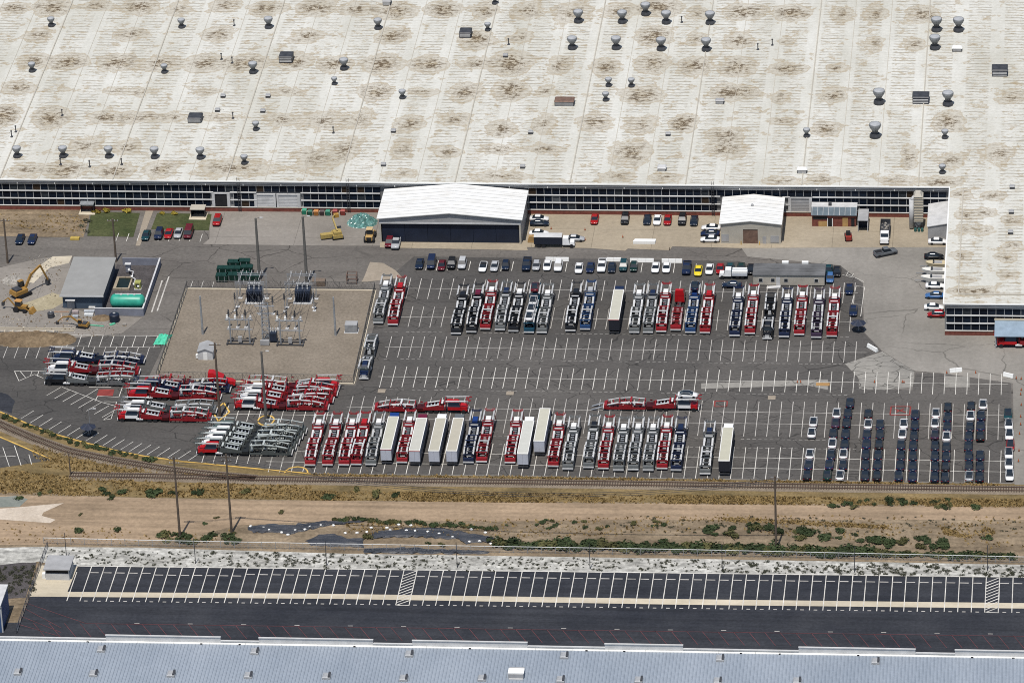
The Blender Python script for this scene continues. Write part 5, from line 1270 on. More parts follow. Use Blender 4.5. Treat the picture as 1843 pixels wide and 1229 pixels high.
# ------------------------------------------------------------------ semi trucks with box trailers, sleeper cabs
def semi_tree(doors, sleeper=False):
    T = []
    yt = -2.8                                   # trailer runs from yt-? ; whole rig about 21 m, origin in the middle
    y0, y1 = -10.4, 5.4
    T.append(('trailer_box', MB().box(-1.28, 1.28, y0, y1, 1.15, 4.02).mesh('trailer_box', M['sheet']), 'side', [
        ('roof_panel', MB().box(-1.1, 1.1, y0 + .25, y1 - .25, 4.03, 4.06).mesh('trailer_roof', M['sheet']), 'roof', []),
        ('rear_frame', MB().box(-1.3, 1.3, y0 - .08, y0 - .003, 3.9, 4.05).mesh('trailer_rear_frame', M['sheet']), 'trim', []),
        ('rear_door', MB().box(-1.22, -.02, y0 - .06, y0 - .004, 1.2, 3.88).mesh('trailer_door', M['sheet']), 'door', []),
        ('rear_door', MB().box(.02, 1.22, y0 - .06, y0 - .004, 1.2, 3.88).mesh('trailer_door', M['sheet']), 'door', [])]))
    rim = MB()
    for s in (-1, 1): rim.box(s * 1.2 - .09, s * 1.2 + .09, y0, y1, 4.022, 4.08)
    rim.box(-1.1, 1.1, y0, y0 + .22, 4.022, 4.08).box(-1.1, 1.1, y1 - .22, y1, 4.022, 4.08)
    T.append(('roof_rim', rim.mesh('trailer_roof_rim', M['sheet']), 'rim', []))
    T.append(('underframe', MB().box(-.5, .5, y0 + .4, y1 - .5, .85, 1.14).box(-1.2, 1.2, y0 - .02, y0 + .1, .5, .75).mesh('trailer_underframe', M['darkmetal']), None, []))
    hz = 3.8
    cab = MB().taper(1.22, 5.75, 8.3, 1.0, 1.12, 5.8, 7.9, 2.9)
    T.append(('cab', cab.mesh('semi_cab', M['paint']), 'cab', [('fairing', MB().taper(1.15, 5.78, 8.0, 2.903, 1.05, 5.8, 7.7, hz).mesh('semi_fairing', M['paint']), 'cab', []),
        ('windshield', MB().quad([(-1.05, 8.28, 1.95), (1.05, 8.28, 1.95), (1.0, 8.02, 2.75), (-1.0, 8.02, 2.75)]).mesh('semi_windshield', M['glass']), None, [])]))
    T.append(('hood', MB().loft([[(-1.1, 8.31, .7), (1.1, 8.31, .7), (1.05, 8.31, 1.9), (-1.05, 8.31, 1.9)], [(-1.0, 9.6, .65), (1.0, 9.6, .65), (.9, 9.6, 1.7), (-.9, 9.6, 1.7)], [(-.85, 10.2, .6), (.85, 10.2, .6), (.7, 10.2, 1.35), (-.7, 10.2, 1.35)]]).mesh('semi_hood', M['paint']), 'cab', [('grille', MB().box(-.5, .5, 10.203, 10.26, .65, 1.3).mesh('semi_grille', M['light_metal']), None, [])]))
    T.append(('chassis', MB().box(-.45, .45, 2.6, 9.6, .55, .84).mesh('semi_chassis', M['darkmetal']), None, []))
    for y in (9.3, 4.3, 3.0, y0 + 1.6, y0 + 2.9):
        for s in (-1, 1): T.append(('wheel', MB().cyl((s * .8, y, .5), (s * 1.2, y, .5), .5, n=12).mesh('semi_wheel', M['dark']), None, []))
    return T
ST = semi_tree(None)
def semi(x_, y_, cab, door, label, trim='white', roof=(.60, .585, .48), trailer_only=False):
    p = at(x_, y_)
    t = [q for q in ST if not (trailer_only and q[0] in ('cab', 'hood'))]
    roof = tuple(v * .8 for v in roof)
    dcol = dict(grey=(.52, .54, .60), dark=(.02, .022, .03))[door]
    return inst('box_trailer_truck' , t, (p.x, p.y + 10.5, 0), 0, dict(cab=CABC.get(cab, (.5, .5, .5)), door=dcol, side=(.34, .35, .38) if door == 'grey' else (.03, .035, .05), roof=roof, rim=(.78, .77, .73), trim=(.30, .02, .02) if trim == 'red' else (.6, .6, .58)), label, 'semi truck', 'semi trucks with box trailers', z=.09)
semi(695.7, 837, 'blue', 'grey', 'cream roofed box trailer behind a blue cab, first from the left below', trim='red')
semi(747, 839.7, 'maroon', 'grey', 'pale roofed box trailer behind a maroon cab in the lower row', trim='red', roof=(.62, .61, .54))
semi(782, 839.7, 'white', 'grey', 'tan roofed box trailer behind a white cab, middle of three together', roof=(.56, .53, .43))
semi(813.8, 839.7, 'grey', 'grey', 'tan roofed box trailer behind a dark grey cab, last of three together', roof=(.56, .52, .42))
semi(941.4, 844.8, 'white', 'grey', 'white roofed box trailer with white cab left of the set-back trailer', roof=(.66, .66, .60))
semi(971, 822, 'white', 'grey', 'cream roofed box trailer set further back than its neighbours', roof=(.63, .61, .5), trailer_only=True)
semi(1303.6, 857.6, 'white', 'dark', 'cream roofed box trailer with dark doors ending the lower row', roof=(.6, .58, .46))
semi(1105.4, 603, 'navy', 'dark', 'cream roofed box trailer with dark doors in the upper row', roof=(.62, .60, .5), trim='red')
# sleeper-cab rigs: a hauler trailer behind a tall cab without rack
def sleeper_tree():
    T = [q for q in HT[2] if q[0] not in ('cab', 'hood', 'bumper', 'rack_rail', 'rack_post', 'rack_finger', 'rack_crossbar', 'tractor_deck', 'fuel_tank', 'deck_plate', 'ladder_deck')]
    T = [q for q in T if not (q[0] == 'runway' and max(v.co.y for v in q[1].vertices) > 0)]
    T.append(('cab', MB().taper(1.22, 4.4, 8.6, .95, 1.12, 4.5, 8.1, 2.7).mesh('sleeper_cab', M['paint']), 'cab', [('sleeper_fairing', MB().taper(1.18, 4.45, 8.0, 2.703, .95, 4.5, 5.6, 4.0).mesh('sleeper_fairing', M['paint']), 'cab', []), ('windshield', MB().quad([(-1.0, 8.57, 1.9), (1.0, 8.57, 1.9), (.95, 8.2, 2.6), (-.95, 8.2, 2.6)]).mesh('sleeper_windshield', M['glass']), None, [])]))
    T.append(('hood', MB().loft([[(-1.1, 8.61, .7), (1.1, 8.61, .7), (1.0, 8.61, 1.95), (-1.0, 8.61, 1.95)], [(-.95, 10.2, .65), (.95, 10.2, .65), (.8, 10.2, 1.75), (-.8, 10.2, 1.75)], [(-.8, 10.9, .6), (.8, 10.9, .6), (.6, 10.9, 1.35), (-.6, 10.9, 1.35)]]).mesh('sleeper_hood', M['paint']), 'cab', []))
    return T
SLT = sleeper_tree()
def sleeper(pos, rot, lab):
    return inst('sleeper_hauler', SLT, pos, rot, dict(cab=CABC['red'], frame=FR['red'], run=(.4, .3, .3), band=(.3, .02, .02), tray=(.25, .02, .02), dark=(.1, .01, .01)), lab, 'car hauler', None, z=.09)
p = at(342, 699); sleeper((p.x, p.y + 1.25, 0), -PI / 2, 'red car hauler with tall red sleeper cab facing right')
p = at(1216, 598.8); sleeper((p.x, p.y + 11.4 * .89, 0), 0, 'red car hauler with tall sleeper cab and no rack, upper row').scale = (1, .89, 1)

# flatbed box truck, service truck, dump truck
def truck(name, pos, rot, body, bodycol, cabcol, label, L=6.4, h=2.9):
    r = empty(name, (pos.x, pos.y, .09), label, 'truck', None, rot)
    link('cargo_box', MB().box(-1.2, 1.2, -L, .2, 1.0, h).mesh('cargo_box', M['sheet']), r, color=bodycol)
    link('chassis', MB().box(-.45, .45, -L, 3.0, .55, .99).mesh('chassis', M['darkmetal']), r)
    c = link('cab', MB().taper(1.1, .35, 2.2, .8, .95, .4, 1.8, 2.5).mesh('cab', M['paint']), r, color=cabcol)
    link('windshield', MB().quad([(-.9, 2.18, 1.6), (.9, 2.18, 1.6), (.85, 1.9, 2.35), (-.85, 1.9, 2.35)]).mesh('windshield', M['glass']), c)
    link('hood', MB().taper(1.0, 2.21, 3.4, .6, .85, 2.21, 3.2, 1.5).mesh('hood', M['paint']), r, color=cabcol)
    for y in (2.6, -L + 1.2, -L + 2.4):
        for s in (-1, 1): link('wheel', MB().cyl((s * .75, y, .48), (s * 1.12, y, .48), .48, n=12).mesh('wheel', M['dark']), r)
    return r
p = at(1010, 447)
ft = truck('curtain_side_truck', Vector((p.x, p.y + 1.2, 0)), -PI / 2, None, (.018, .022, .035), (.8, .8, .79), 'white cabbed truck with black curtain side box by the hangar', L=6.8)
link('box_top', MB().box(-1.21, 1.21, -6.81, .21, 2.903, 3.0).mesh('box_top', M['light_metal']), ft)
p = at(1300, 501)
sv = truck('service_truck', Vector((p.x + 2.6, p.y + .4, 0)), PI / 2, None, (.55, .58, .62), (.8, .8, .79), 'white service truck with tool boxes parked across the road row', L=3.6, h=1.7)
link('tool_box', MB().box(-1.15, -.6, -3.5, .1, 1.703, 2.2).box(.6, 1.15, -3.5, .1, 1.703, 2.2).mesh('tool_box', M['white_metal']), sv)
p = at(1592, 437)
dt = empty('dump_truck', (p.x, p.y + 2.0, .09), 'white cabbed dump truck with a bed of broken concrete', 'truck', None, PI)
link('tipper_bed', MB().box(-1.25, 1.25, -6.5, -6.3, 1.0, 2.3).box(-1.25, -1.1, -6.3, 0, 1.0, 2.3).box(1.1, 1.25, -6.3, 0, 1.0, 2.3).box(-1.1, 1.1, -6.3, 0, 1.0, 1.2).box(-1.25, 1.25, .01, .15, 1.0, 2.6).mesh('tipper_bed', M['darkmetal']), dt)
link('chassis', MB().box(-.45, .45, -6.3, 3, .55, .99).mesh('chassis', M['darkmetal']), dt)
c = link('cab', MB().taper(1.15, .4, 2.3, .8, 1.0, .45, 1.9, 2.6).mesh('cab', M['paint']), dt, color=(.8, .8, .79))
link('windshield', MB().quad([(-.95, 2.28, 1.7), (.95, 2.28, 1.7), (.9, 2.0, 2.45), (-.9, 2.0, 2.45)]).mesh('windshield', M['glass']), c)
link('hood', MB().taper(1.05, 2.31, 3.7, .6, .9, 2.31, 3.5, 1.6).mesh('hood', M['paint']), dt, color=(.8, .8, .79))
for y in (2.9, -4.0, -5.2):
    for s in (-1, 1): link('wheel', MB().cyl((s * .8, y, .5), (s * 1.18, y, .5), .5, n=12).mesh('wheel', M['dark']), dt)
mb = MB()
for i in range(40):
    a, b_, c_ = RND.uniform(-.9, .9), RND.uniform(-6, -.3), 1.25 + RND.uniform(0, .5)
    s = RND.uniform(.2, .45); v = [Vector((RND.uniform(-1, 1), RND.uniform(-1, 1), RND.uniform(-.4, .4))) * s for _ in range(2)]
    mb.bar(Vector((a, b_, c_)) - v[0] * .6, Vector((a, b_, c_)) + v[0] * .6, s, s * .5)
o = link('rubble_load', mb.mesh('rubble_load', M['rubble']), dt); o['kind'] = 'stuff'
# boats on trailers beside the wing
def boat(x_, y_, L, col, lab):
    p = at(x_, y_, .5)
    r = empty('motor_boat', (p.x, p.y, .09), lab, 'boat', 'boats beside the right wing', PI / 2)
    hull = MB().loft([[(-.9, -L / 2, .7), (.9, -L / 2, .7), (1.05, -L / 2, 1.5), (-1.05, -L / 2, 1.5)], [(-.9, L * .1, .6), (.9, L * .1, .6), (1.1, L * .1, 1.55), (-1.1, L * .1, 1.55)], [(-.5, L * .35, .75), (.5, L * .35, .75), (.75, L * .35, 1.65), (-.75, L * .35, 1.65)], [(-.05, L / 2, 1.3), (.05, L / 2, 1.3), (.08, L / 2, 1.75), (-.08, L / 2, 1.75)]])
    link('hull', hull.mesh('hull', M['sheet']), r, color=col)
    link('cockpit', MB().box(-.7, .7, -L * .35, L * .05, 1.52, 1.6).mesh('cockpit', M['grey_metal']), r)
    link('windscreen', MB().taper(.75, L * .05 + .02, L * .14, 1.56, .6, L * .05 + .02, L * .08, 2.0).mesh('windscreen', M['glass']), r)
    link('trailer', MB().box(-.9, .9, -L * .4, L * .3, .35, .55).bar((0, L * .3, .45), (0, L * .5 + 1.4, .45), .12).mesh('trailer', M['galv']), r)
    for s in (-1, 1): link('wheel', MB().cyl((s * .92, -.4, .33), (s * 1.12, -.4, .33), .33, n=10).mesh('wheel', M['dark']), r)
boat(1683.5, 479, 4.8, (.55, .47, .31), 'cream motor boat beside the wing, topmost of three boats')
boat(1681, 491.5, 6.0, (.72, .71, .66), 'white motor boat on a trailer, middle of three boats by the wing')
boat(1680, 505, 6.2, (.70, .69, .64), 'white motor boat on a trailer, lowest of three boats by the wing')

# ------------------------------------------------------------------ railway
def track(name, pts, label):
    P = along(px(*pts), 0.6)
    # smooth the polyline
    for _ in range(12):
        P = [P[0]] + [(P[i - 1] + P[i] * 2 + P[i + 1]) / 4 for i in range(1, len(P) - 1)] + [P[-1]]
    r = tag(link(name, None, None, (P[0].x, P[0].y, 0)), label, 'railway track')
    def sweep(off, w, z0, z1):
        mb = MB()
        for a, b in zip(P[:-1], P[1:]):
            d = (b - a).normalized(); n = Vector((-d.y, d.x, 0)); d = d * .01
            q = [a + n * (off - w / 2) - d, b + n * (off - w / 2) + d, b + n * (off + w / 2) + d, a + n * (off + w / 2) - d]
            mb.hexa([(v.x, v.y, z0) for v in q] + [(v.x, v.y, z1) for v in q])
        return mb
    bal = MB()
    for a, b in zip(P[:-1], P[1:]):
        d = (b - a).normalized(); n = Vector((-d.y, d.x, 0))
        bal.hexa([(v.x, v.y, .02) for v in (a - n * 2.1, b - n * 2.1, b + n * 2.1, a + n * 2.1)] + [(v.x, v.y, .22) for v in (a - n * 1.4, b - n * 1.4, b + n * 1.4, a + n * 1.4)])
    child('ballast', bal, M['ballast'], r)
    for s in (-1, 1): child('rail', sweep(s * .75, .11, .3, .46), M['rust'], r)
    mb = MB()
    for i, (a, b) in enumerate(zip(P[:-1], P[1:])):
        d = (b - a).normalized(); n = Vector((-d.y, d.x, 0)); c = (a + b) / 2
        q = [c - n * 1.3 - d * .13, c - n * 1.3 + d * .13, c + n * 1.3 + d * .13, c + n * 1.3 - d * .13][::-1]
        mb.hexa([(v.x, v.y, .18) for v in q] + [(v.x, v.y, .30) for v in q])
    o = child('tie', mb, M['tie'], r); o['kind'] = 'stuff'
track('railway_track', TRACK_B, 'straight railway track running along the lower edge of the parking lot')
track('railway_track', TRACK_A, 'curved railway siding following the yellow kerb at the left')

# ------------------------------------------------------------------ poles
def pole(x_, y_, h, label, r0=.17, arm=0, lamp=False, mat='wood', group=None, cat='utility pole', name='utility_pole', arms=2, armw=1.4):
    p = at(x_, y_)
    r = empty(name, (p.x, p.y, 0), label, cat, group)
    link('shaft', MB().cyl((0, 0, 0), (0, 0, h), r0, r0 * .65, 10).mesh('shaft', M[mat]), r)
    if arm:
        for i in range(arms):
            a = link('crossarm', MB().box(-armw, armw, -.07, .07, h - .7 - 1.1 * i, h - .55 - 1.1 * i).mesh('crossarm', M[mat]), r)
            ins = MB()
            for xx in (-armw + .15, -.45, .45, armw - .15): ins.cyl((xx, 0, h - .55 - 1.1 * i), (xx, 0, h - .3 - 1.1 * i), .07, n=6)
            link('insulators', ins.mesh('insulators', M['light_metal']), a)
    if lamp:
        a = link('lamp_arm', MB().bar((0, 0, h - .1), (1.2, .1, h + .1), .1).mesh('lamp_arm', M[mat]), r)
        link('lamp_head', MB().box(1.0, 1.75, -.05, .28, h + .02, h + .2).mesh('lamp_head', M['light_metal']), r)
    return r
pole(467.5, 503, 17.0, 'tall grey floodlight pole, left of the two above the substation', .42, mat='polesteel', name='floodlight_pole', cat='light pole', lamp=True)
pole(552.5, 510, 18.5, 'tall grey floodlight pole, right of the two above the substation', .42, mat='polesteel', name='floodlight_pole', cat='light pole', lamp=True)
pole(209, 471, 12.0, 'dark timber pole at the corner of the grey roofed pump house', .3, arm=1, arms=1)
pole(14, 474, 12.5, 'dark timber pole at the left edge of the road', .3, arm=1, arms=1)
pole(396, 751, 20.0, 'tall dark timber pole standing in the island between the hauler clusters', .34, arm=1, arms=1)
pole(479, 757, 18.5, 'grey tapered pole standing in the round yellow kerb', .38, mat='polesteel', lamp=True, cat='light pole', name='floodlight_pole')
pole(324, 967, 21.0, 'dark timber power pole below the track, left of two', .3, arm=1, arms=2, armw=1.2)
pole(417, 959, 20.5, 'dark timber power pole below the track, right of two', .3, arm=1, arms=2, armw=1.2)
pole(1397, 989, 19.0, 'dark timber power pole standing by the shrubs at lower right', .3, arm=1, arms=1, armw=1.0)
pole(127, 856, 6.0, 'short dark post at the railway switch', .18)
pole(1205, 451, .9, 'short bollard at the edge of the concrete pad', .1, cat='bollard', name='bollard')
pole(163, 780, 6.5, 'thin lamp post rising from the dark umbrella by the kerb', .08, mat='galv', lamp=True, cat='light pole', name='lamp_post')
for i, (x_, y_) in enumerate(((120, 1004), (352, 1014), (588, 1018), (823, 1021), (1062, 1024), (1300, 1027), (1538, 1029.5), (1777, 1027))):
    pole(x_, y_, 6.6, 'slim dark lamp post on the gravel strip, %s from the left' % ORD[i], .1, mat='darkmetal', group='lamp posts along the white gravel', cat='light pole', name='lamp_post')

# ------------------------------------------------------------------ fences
def fence(name, pts, label, h=1.8, step=3.0, rail='light_metal', mesh_wires=4, postmat='galv', wire='galv'):
    P = px(*pts)
    r = empty(name, (P[0].x, P[0].y, 0), label, 'fence')
    pp = along(P, step)
    rl = MB(); wr = MB()
    for a, b in zip(pp[:-1], pp[1:]):
        rl.bar((a.x, a.y, h), (b.x, b.y, h), .09)
        for i in range(mesh_wires): wr.bar((a.x, a.y, .2 + i * (h - .3) / mesh_wires), (b.x, b.y, .2 + i * (h - .3) / mesh_wires), .018)
        n = 3
        for k in range(n):
            q0, q1 = a.lerp(b, k / n), a.lerp(b, (k + 1) / n)
            wr.bar((q0.x, q0.y, .1), (q1.x, q1.y, h - .05), .03); wr.bar((q0.x, q0.y, h - .05), (q1.x, q1.y, .1), .03)
    child('top_rail', rl, M[rail], r)
    o = child('wire_mesh', wr, M[wire], r); o['kind'] = 'stuff'
    pm = MB().box(-.05, .05, -.05, .05, 0, h + .05).mesh('post', M[postmat])
    for a in pp: link('post', pm, r, loc=(a.x - P[0].x, a.y - P[0].y, 0))
    return r
fence('boundary_fence', ((79, 979), (250, 983), (620, 990), (1230, 1000), (1843, 1013.5), (1980, 1016)), 'long chain link fence with pale top rail above the gravel strip', 1.7, 3.2, 'white_metal', 3)
fence('side_fence', ((86, 985), (60, 1055), (30, 1140)), 'dark sloping fence at the lower left corner of the gravel', 1.6, 3.0, 'darkmetal', 4, 'darkmetal')
fence('substation_fence', ((337, 519), (675, 522), (636.5, 690), (282, 683), (337, 519)), 'chain link fence round the substation yard', 2.2, 3.0, 'polesteel', 9, 'polesteel', 'darkmetal')
fk = MB()
kerb('substation_kerb', [v for v in px((336, 520), (676, 523), (637, 691), (280, 684), (336, 520))], .45, .2, M['concrete_light'])

# ------------------------------------------------------------------ substation
def transformer(x_, y_, label):
    p = at(x_, y_)
    r = empty('power_transformer', (p.x, p.y, 0), label, 'transformer', 'transformers in the substation')
    link('tank', MB().box(-1.9, 1.9, 0, 3.0, .35, 3.2).mesh('tank', M['navy_t']), r)
    for i in range(9): link('radiator_fin', MB().box(-1.75 + i * .42, -1.55 + i * .42, -.7, -.004, .6, 2.9).mesh('radiator_fin', M['navy_t']), r)
    link('plinth', MB().box(-2.3, 2.3, -1.0, 3.4, 0, .349).mesh('plinth', M['light_metal']), r)
    link('conservator', MB().cyl((-1.7, 2.4, 4.0), (1.4, 2.4, 4.0), .42, n=12).mesh('conservator', M['grey_metal']), r)
    for xx in (-1.2, 0, 1.2):
        link('bushing', MB().lathe(((.16, 3.2), (.22, 3.5), (.12, 3.9), (.2, 4.1), (.1, 4.5), (.14, 4.7), (.05, 5.0)), 8, (xx, 1.0, 0)).mesh('bushing', M['light_metal']), r)
M['navy_t'] = plain('transformer_blue', (.022, .03, .05), .5, .3, .6)
transformer(458, 545, 'dark blue power transformer at the left gantry of the substation')
transformer(545, 545, 'dark blue power transformer at the right gantry of the substation')
def gantry(x_, y_, w, h, d, label):
    p = at(x_, y_)
    r = empty('steel_gantry', (p.x, p.y, 0), label, 'gantry', 'steel gantries in the substation')
    for s in (-1, 1):
        for yy in (0, d):
            col = MB().bar((s * w / 2 - .15, yy, 0), (s * w / 2 - .15, yy, h), .1).bar((s * w / 2 + .15, yy, 0), (s * w / 2 + .15, yy, h), .1)
            n = int(h / .6)
            for i in range(n):
                k = 1 if i % 2 else -1
                col.bar((s * w / 2 - .15 * k, yy, i * .6), (s * w / 2 + .15 * k, yy, i * .6 + .6), .05)
            link('column', col.mesh('column', M['galv']), r)
            link('footing', MB().box(s * w / 2 - .5, s * w / 2 + .5, yy - .4, yy + .4, 0, .2).mesh('footing', M['light_metal']), r)
    for yy in (0, d):
        b = MB().bar((-w / 2 - .4, yy, h), (w / 2 + .4, yy, h), .12).bar((-w / 2 - .4, yy, h - .5), (w / 2 + .4, yy, h - .5), .12)
        n = int(w / .5)
        for i in range(n): b.bar((-w / 2 + i * .5, yy, h - .5 * (i % 2)), (-w / 2 + i * .5 + .5, yy, h - .5 * ((i + 1) % 2)), .05)
        be = link('beam', b.mesh('beam', M['galv']), r)
        ins = MB()
        for i in range(5): ins.cyl((-w / 2 + .6 + i * (w - 1.2) / 4, yy, h), (-w / 2 + .6 + i * (w - 1.2) / 4, yy, h + .7), .12, .07, 7)
        link('insulators', ins.mesh('insulators', M['light_metal']), be)
    for s in (-1, 0, 1): link('bus_bar', MB().cyl((s * w * .35, -.3, h + .75), (s * w * .35, d + .3, h + .75), .05, n=6).mesh('bus_bar', M['light_metal']), r)
gantry(452, 553, 6.6, 7.0, 4.6, 'left steel gantry with insulators by the yard fence')
gantry(541, 554, 6.6, 7.0, 4.6, 'right steel gantry with insulators by the yard fence')
def switch(x_, y_, label, mirror=1):
    p = at(x_, y_)
    r = empty('switch_structure', (p.x, p.y, 0), label, 'switchgear', 'pole switch structures in the substation')
    for xx in (-1.8, 1.8): link('column', MB().cyl((xx, 0, 0), (xx, 0, 5.8), .16, n=8).mesh('column', M['galv']), r)
    link('beam', MB().bar((-2.6, 0, 5.4), (2.6, 0, 5.4), .22).bar((-2.4, 0, 3.2), (2.4, 0, 3.2), .16).mesh('beam', M['galv']), r)
    for xx in (-2.2, -.7, .7, 2.2):
        link('insulator', MB().lathe(((.16, 5.5), (.24, 5.7), (.14, 5.85), (.24, 6.05), (.14, 6.2), (.22, 6.4), (.05, 6.5)), 8, (xx, 0, 0)).mesh('insulator', M['white_metal' if xx < 0 else 'light_metal']), r)
    link('switch_blade', MB().bar((-2.2, 0, 6.5), (-.4, 1.2, 6.9), .08).bar((.7, 0, 6.5), (2.2, 1.2, 6.9), .08).mesh('switch_blade', M['darkmetal']), r)
    link('base_frame', MB().bar((-2.6, -.6, .3), (2.6, -.6, .3), .18).bar((-2.6, .6, .3), (2.6, .6, .3), .18).bar((-2.4, -1, .15), (-2.4, 1.2, .15), .2).bar((2.4, -1, .15), (2.4, 1.2, .15), .2).mesh('base_frame', M['darkmetal']), r)
    link('mechanism_box', MB().box(-.35, .35, -.5, 0, .6, 1.7).mesh('mechanism_box', M['grey_metal']), r)
    link('lead_wire', MB().bar((-2.2, .1, 6.6), (-2.6, 4.0, 5.2), .05).bar((0, .1, 5.5), (0, 4.0, 5.2), .05).bar((2.2, .1, 6.6), (2.6, 4.0, 5.2), .05).mesh('lead_wire', M['darkmetal']), r)
switch(433, 618, 'left switch structure with tall insulators in the substation')
switch(523, 620, 'right switch structure with tall insulators in the substation')
for o in [o for o in bpy.data.objects if o.name.startswith('switch_structure')]: o.scale = (1.3, 1.3, 1.2)
# arrester posts, cable bus and droppers
ap = [('post', MB().bar((0, 0, 0), (0, 0, 3.2), .16).mesh('post', M['galv']), None, []), ('arrester', MB().lathe(((.1, 3.2), (.3, 3.35), (.16, 3.6), (.3, 3.85), (.16, 4.1), (.28, 4.35), (.14, 4.6), (.22, 4.8), (.04, 5.1)), 9).mesh('arrester', M['darkmetal']), None, []), ('pad', MB().box(-.4, .4, -.4, .4, 0, .2).mesh('pad', M['light_metal']), None, [])]
for i, (x_, y_) in enumerate(((413, 590), (428, 590), (443, 590), (501, 592), (517, 592), (532, 592), (468, 566), (492, 566), (566, 560), (424, 560), (513, 561))):
    inst('arrester_post', ap, at(x_, y_), 0, {}, 'dark surge arrester on a thin steel post, %s of the arresters' % ORD[i], 'arrester', 'arresters in the substation', z=.06)
def strung(name, pts, label):
    r = empty(name, tuple(at(*pts[0][:2]))[:2] + (0,), label, 'cable')
    mb = MB()
    Q = [at(x_, y_) + Vector((0, 0, z)) for x_, y_, z in pts]
    for a, b in zip(Q[:-1], Q[1:]):
        prev = a
        for k in range(1, 9):
            t = k / 8; c = a.lerp(b, t); c.z -= (a - b).length * .05 * 4 * t * (1 - t)
            mb.bar(prev, c, .07); prev = c
    child('cable', mb, M['darkmetal'], r)
for k in range(3):
    strung('bus_cable', ((436 + 14 * k, 553, 7.8), (472 + 8 * k, 612, 9.6), (525 + 14 * k, 554, 7.8)), 'dark cable slung between the gantries over the lattice tower, %s of three' % ORD[k])
    strung('dropper_cable', ((418 + 14 * k, 618, 7.6), (440 + 12 * k, 553, 7.2)), 'dark cable from the left switch up to the left gantry, %s of three' % ORD[k])
    strung('dropper_cable', ((509 + 14 * k, 620, 7.6), (530 + 12 * k, 554, 7.2)), 'dark cable from the right switch up to the right gantry, %s of three' % ORD[k])
for k in range(3):
    strung('power_line', ((320 + 3 * k, 967, 20.2 - k * .6), (413 + 3 * k, 959, 19.7 - k * .6), (1394 + 3 * k, 989, 18.3 - k * .4)), 'thin overhead power line between the timber poles, %s of three' % ORD[k])
p = at(480, 614)
lt = empty('lattice_tower', (p.x, p.y, 0), 'central steel lattice tower with breakers in the substation', 'lattice tower')
tw = MB()
for sx in (-1, 1):
    for sy in (-1, 1): tw.bar((sx * .9, sy * .9, 0), (sx * .75, sy * .75, 10.0), .14)
for i in range(10):
    for sx, sy, ex, ey in ((-1, -1, 1, -1), (1, -1, 1, 1), (1, 1, -1, 1), (-1, 1, -1, -1)):
        w0 = .9 - .015 * i
        if i % 2: tw.bar((sx * w0, sy * w0, i), (ex * w0, ey * w0, i + 1), .07)
        else: tw.bar((ex * w0, ey * w0, i), (sx * w0, sy * w0, i + 1), .07)
        tw.bar((sx * w0, sy * w0, i + 1), (ex * w0, ey * w0, i + 1), .08)
link('lattice', tw.mesh('lattice', M['galv']), lt)
link('crossarm', MB().bar((-2.4, 0, 9.6), (2.4, 0, 9.6), .2).bar((-2.0, 0, 7.6), (2.0, 0, 7.6), .2).mesh('crossarm', M['galv']), lt)
link('breaker_tank', MB().box(.9, 2.6, -1.0, .8, .6, 2.6).mesh('breaker_tank', M['navy_t']), lt)
for k in range(3): link('bushing', MB().lathe(((.14, 2.6), (.2, 2.9), (.12, 3.2), (.18, 3.5), (.05, 3.9)), 8, (1.15 + k * .6, -.1, 0)).mesh('bushing', M['light_metal']), lt)
link('control_box', MB().box(-1.2, 1.0, -2.6, -2.0, .3, 1.5).mesh('control_box', M['grey_metal']), lt)
for x_, y_, lab in ((604, 604, 'thin lightning mast in the right part of the substation yard'), (365, 602, 'thin lightning mast in the left part of the substation yard')):
    pole(x_, y_, 10.5, lab, .3, mat='galv', name='lightning_mast', cat='mast')
p = at(632, 600)
cb = empty('equipment_cabinet', (p.x, p.y, 0), 'grey metal cabinet standing at the right side of the substation yard', 'cabinet')
link('body', MB().box(-1.5, 1.5, 0, 2.2, .2, 2.3).mesh('body', M['grey_metal']), cb)
for k in range(3): link('door', MB().box(-1.45 + k * .98, -.52 + k * .98, -.05, -.003, .3, 2.2).mesh('door', M['galv']), cb)
link('plinth', MB().box(-1.7, 1.7, -.2, 2.4, 0, .199).mesh('plinth', M['light_metal']), cb)
p = at(370, 648)
sh = empty('control_shed', (p.x, p.y, 0), 'small grey gabled shed in the lower left of the substation yard', 'shed')
link('wall', MB().box(-1.8, 1.8, 0, 4.2, 0, 2.3).mesh('wall', M['light_metal']), sh)
for s in (-1, 1):
    q = [(s * 2.0, -.2, 2.2), (0, -.2, 3.0), (0, 4.4, 3.0), (s * 2.0, 4.4, 2.2)]
    if s > 0: q = q[::-1]
    link('roof_slope', MB().hexa(q + [(a, b, c + .12) for a, b, c in q]).mesh('roof_slope', M['grey_metal']), sh)
gb = MB(); gb.v += [(-1.8, .0, 2.3), (1.8, 0, 2.3), (0, 0, 2.98), (-1.8, .1, 2.3), (1.8, .1, 2.3), (0, .1, 2.98)]
gb.f += [(0, 1, 2), (5, 4, 3)]; gb.mi += [0, 0]
link('gable', gb.mesh('gable', M['light_metal']), sh)
link('door', MB().box(-.5, .5, -.05, -.003, 0, 2.0).mesh('door', M['white_metal']), sh)
link('air_conditioner', MB().box(-2.4, -1.81, .3, 1.1, .3, 1.2).mesh('air_conditioner', M['white_metal']), sh)

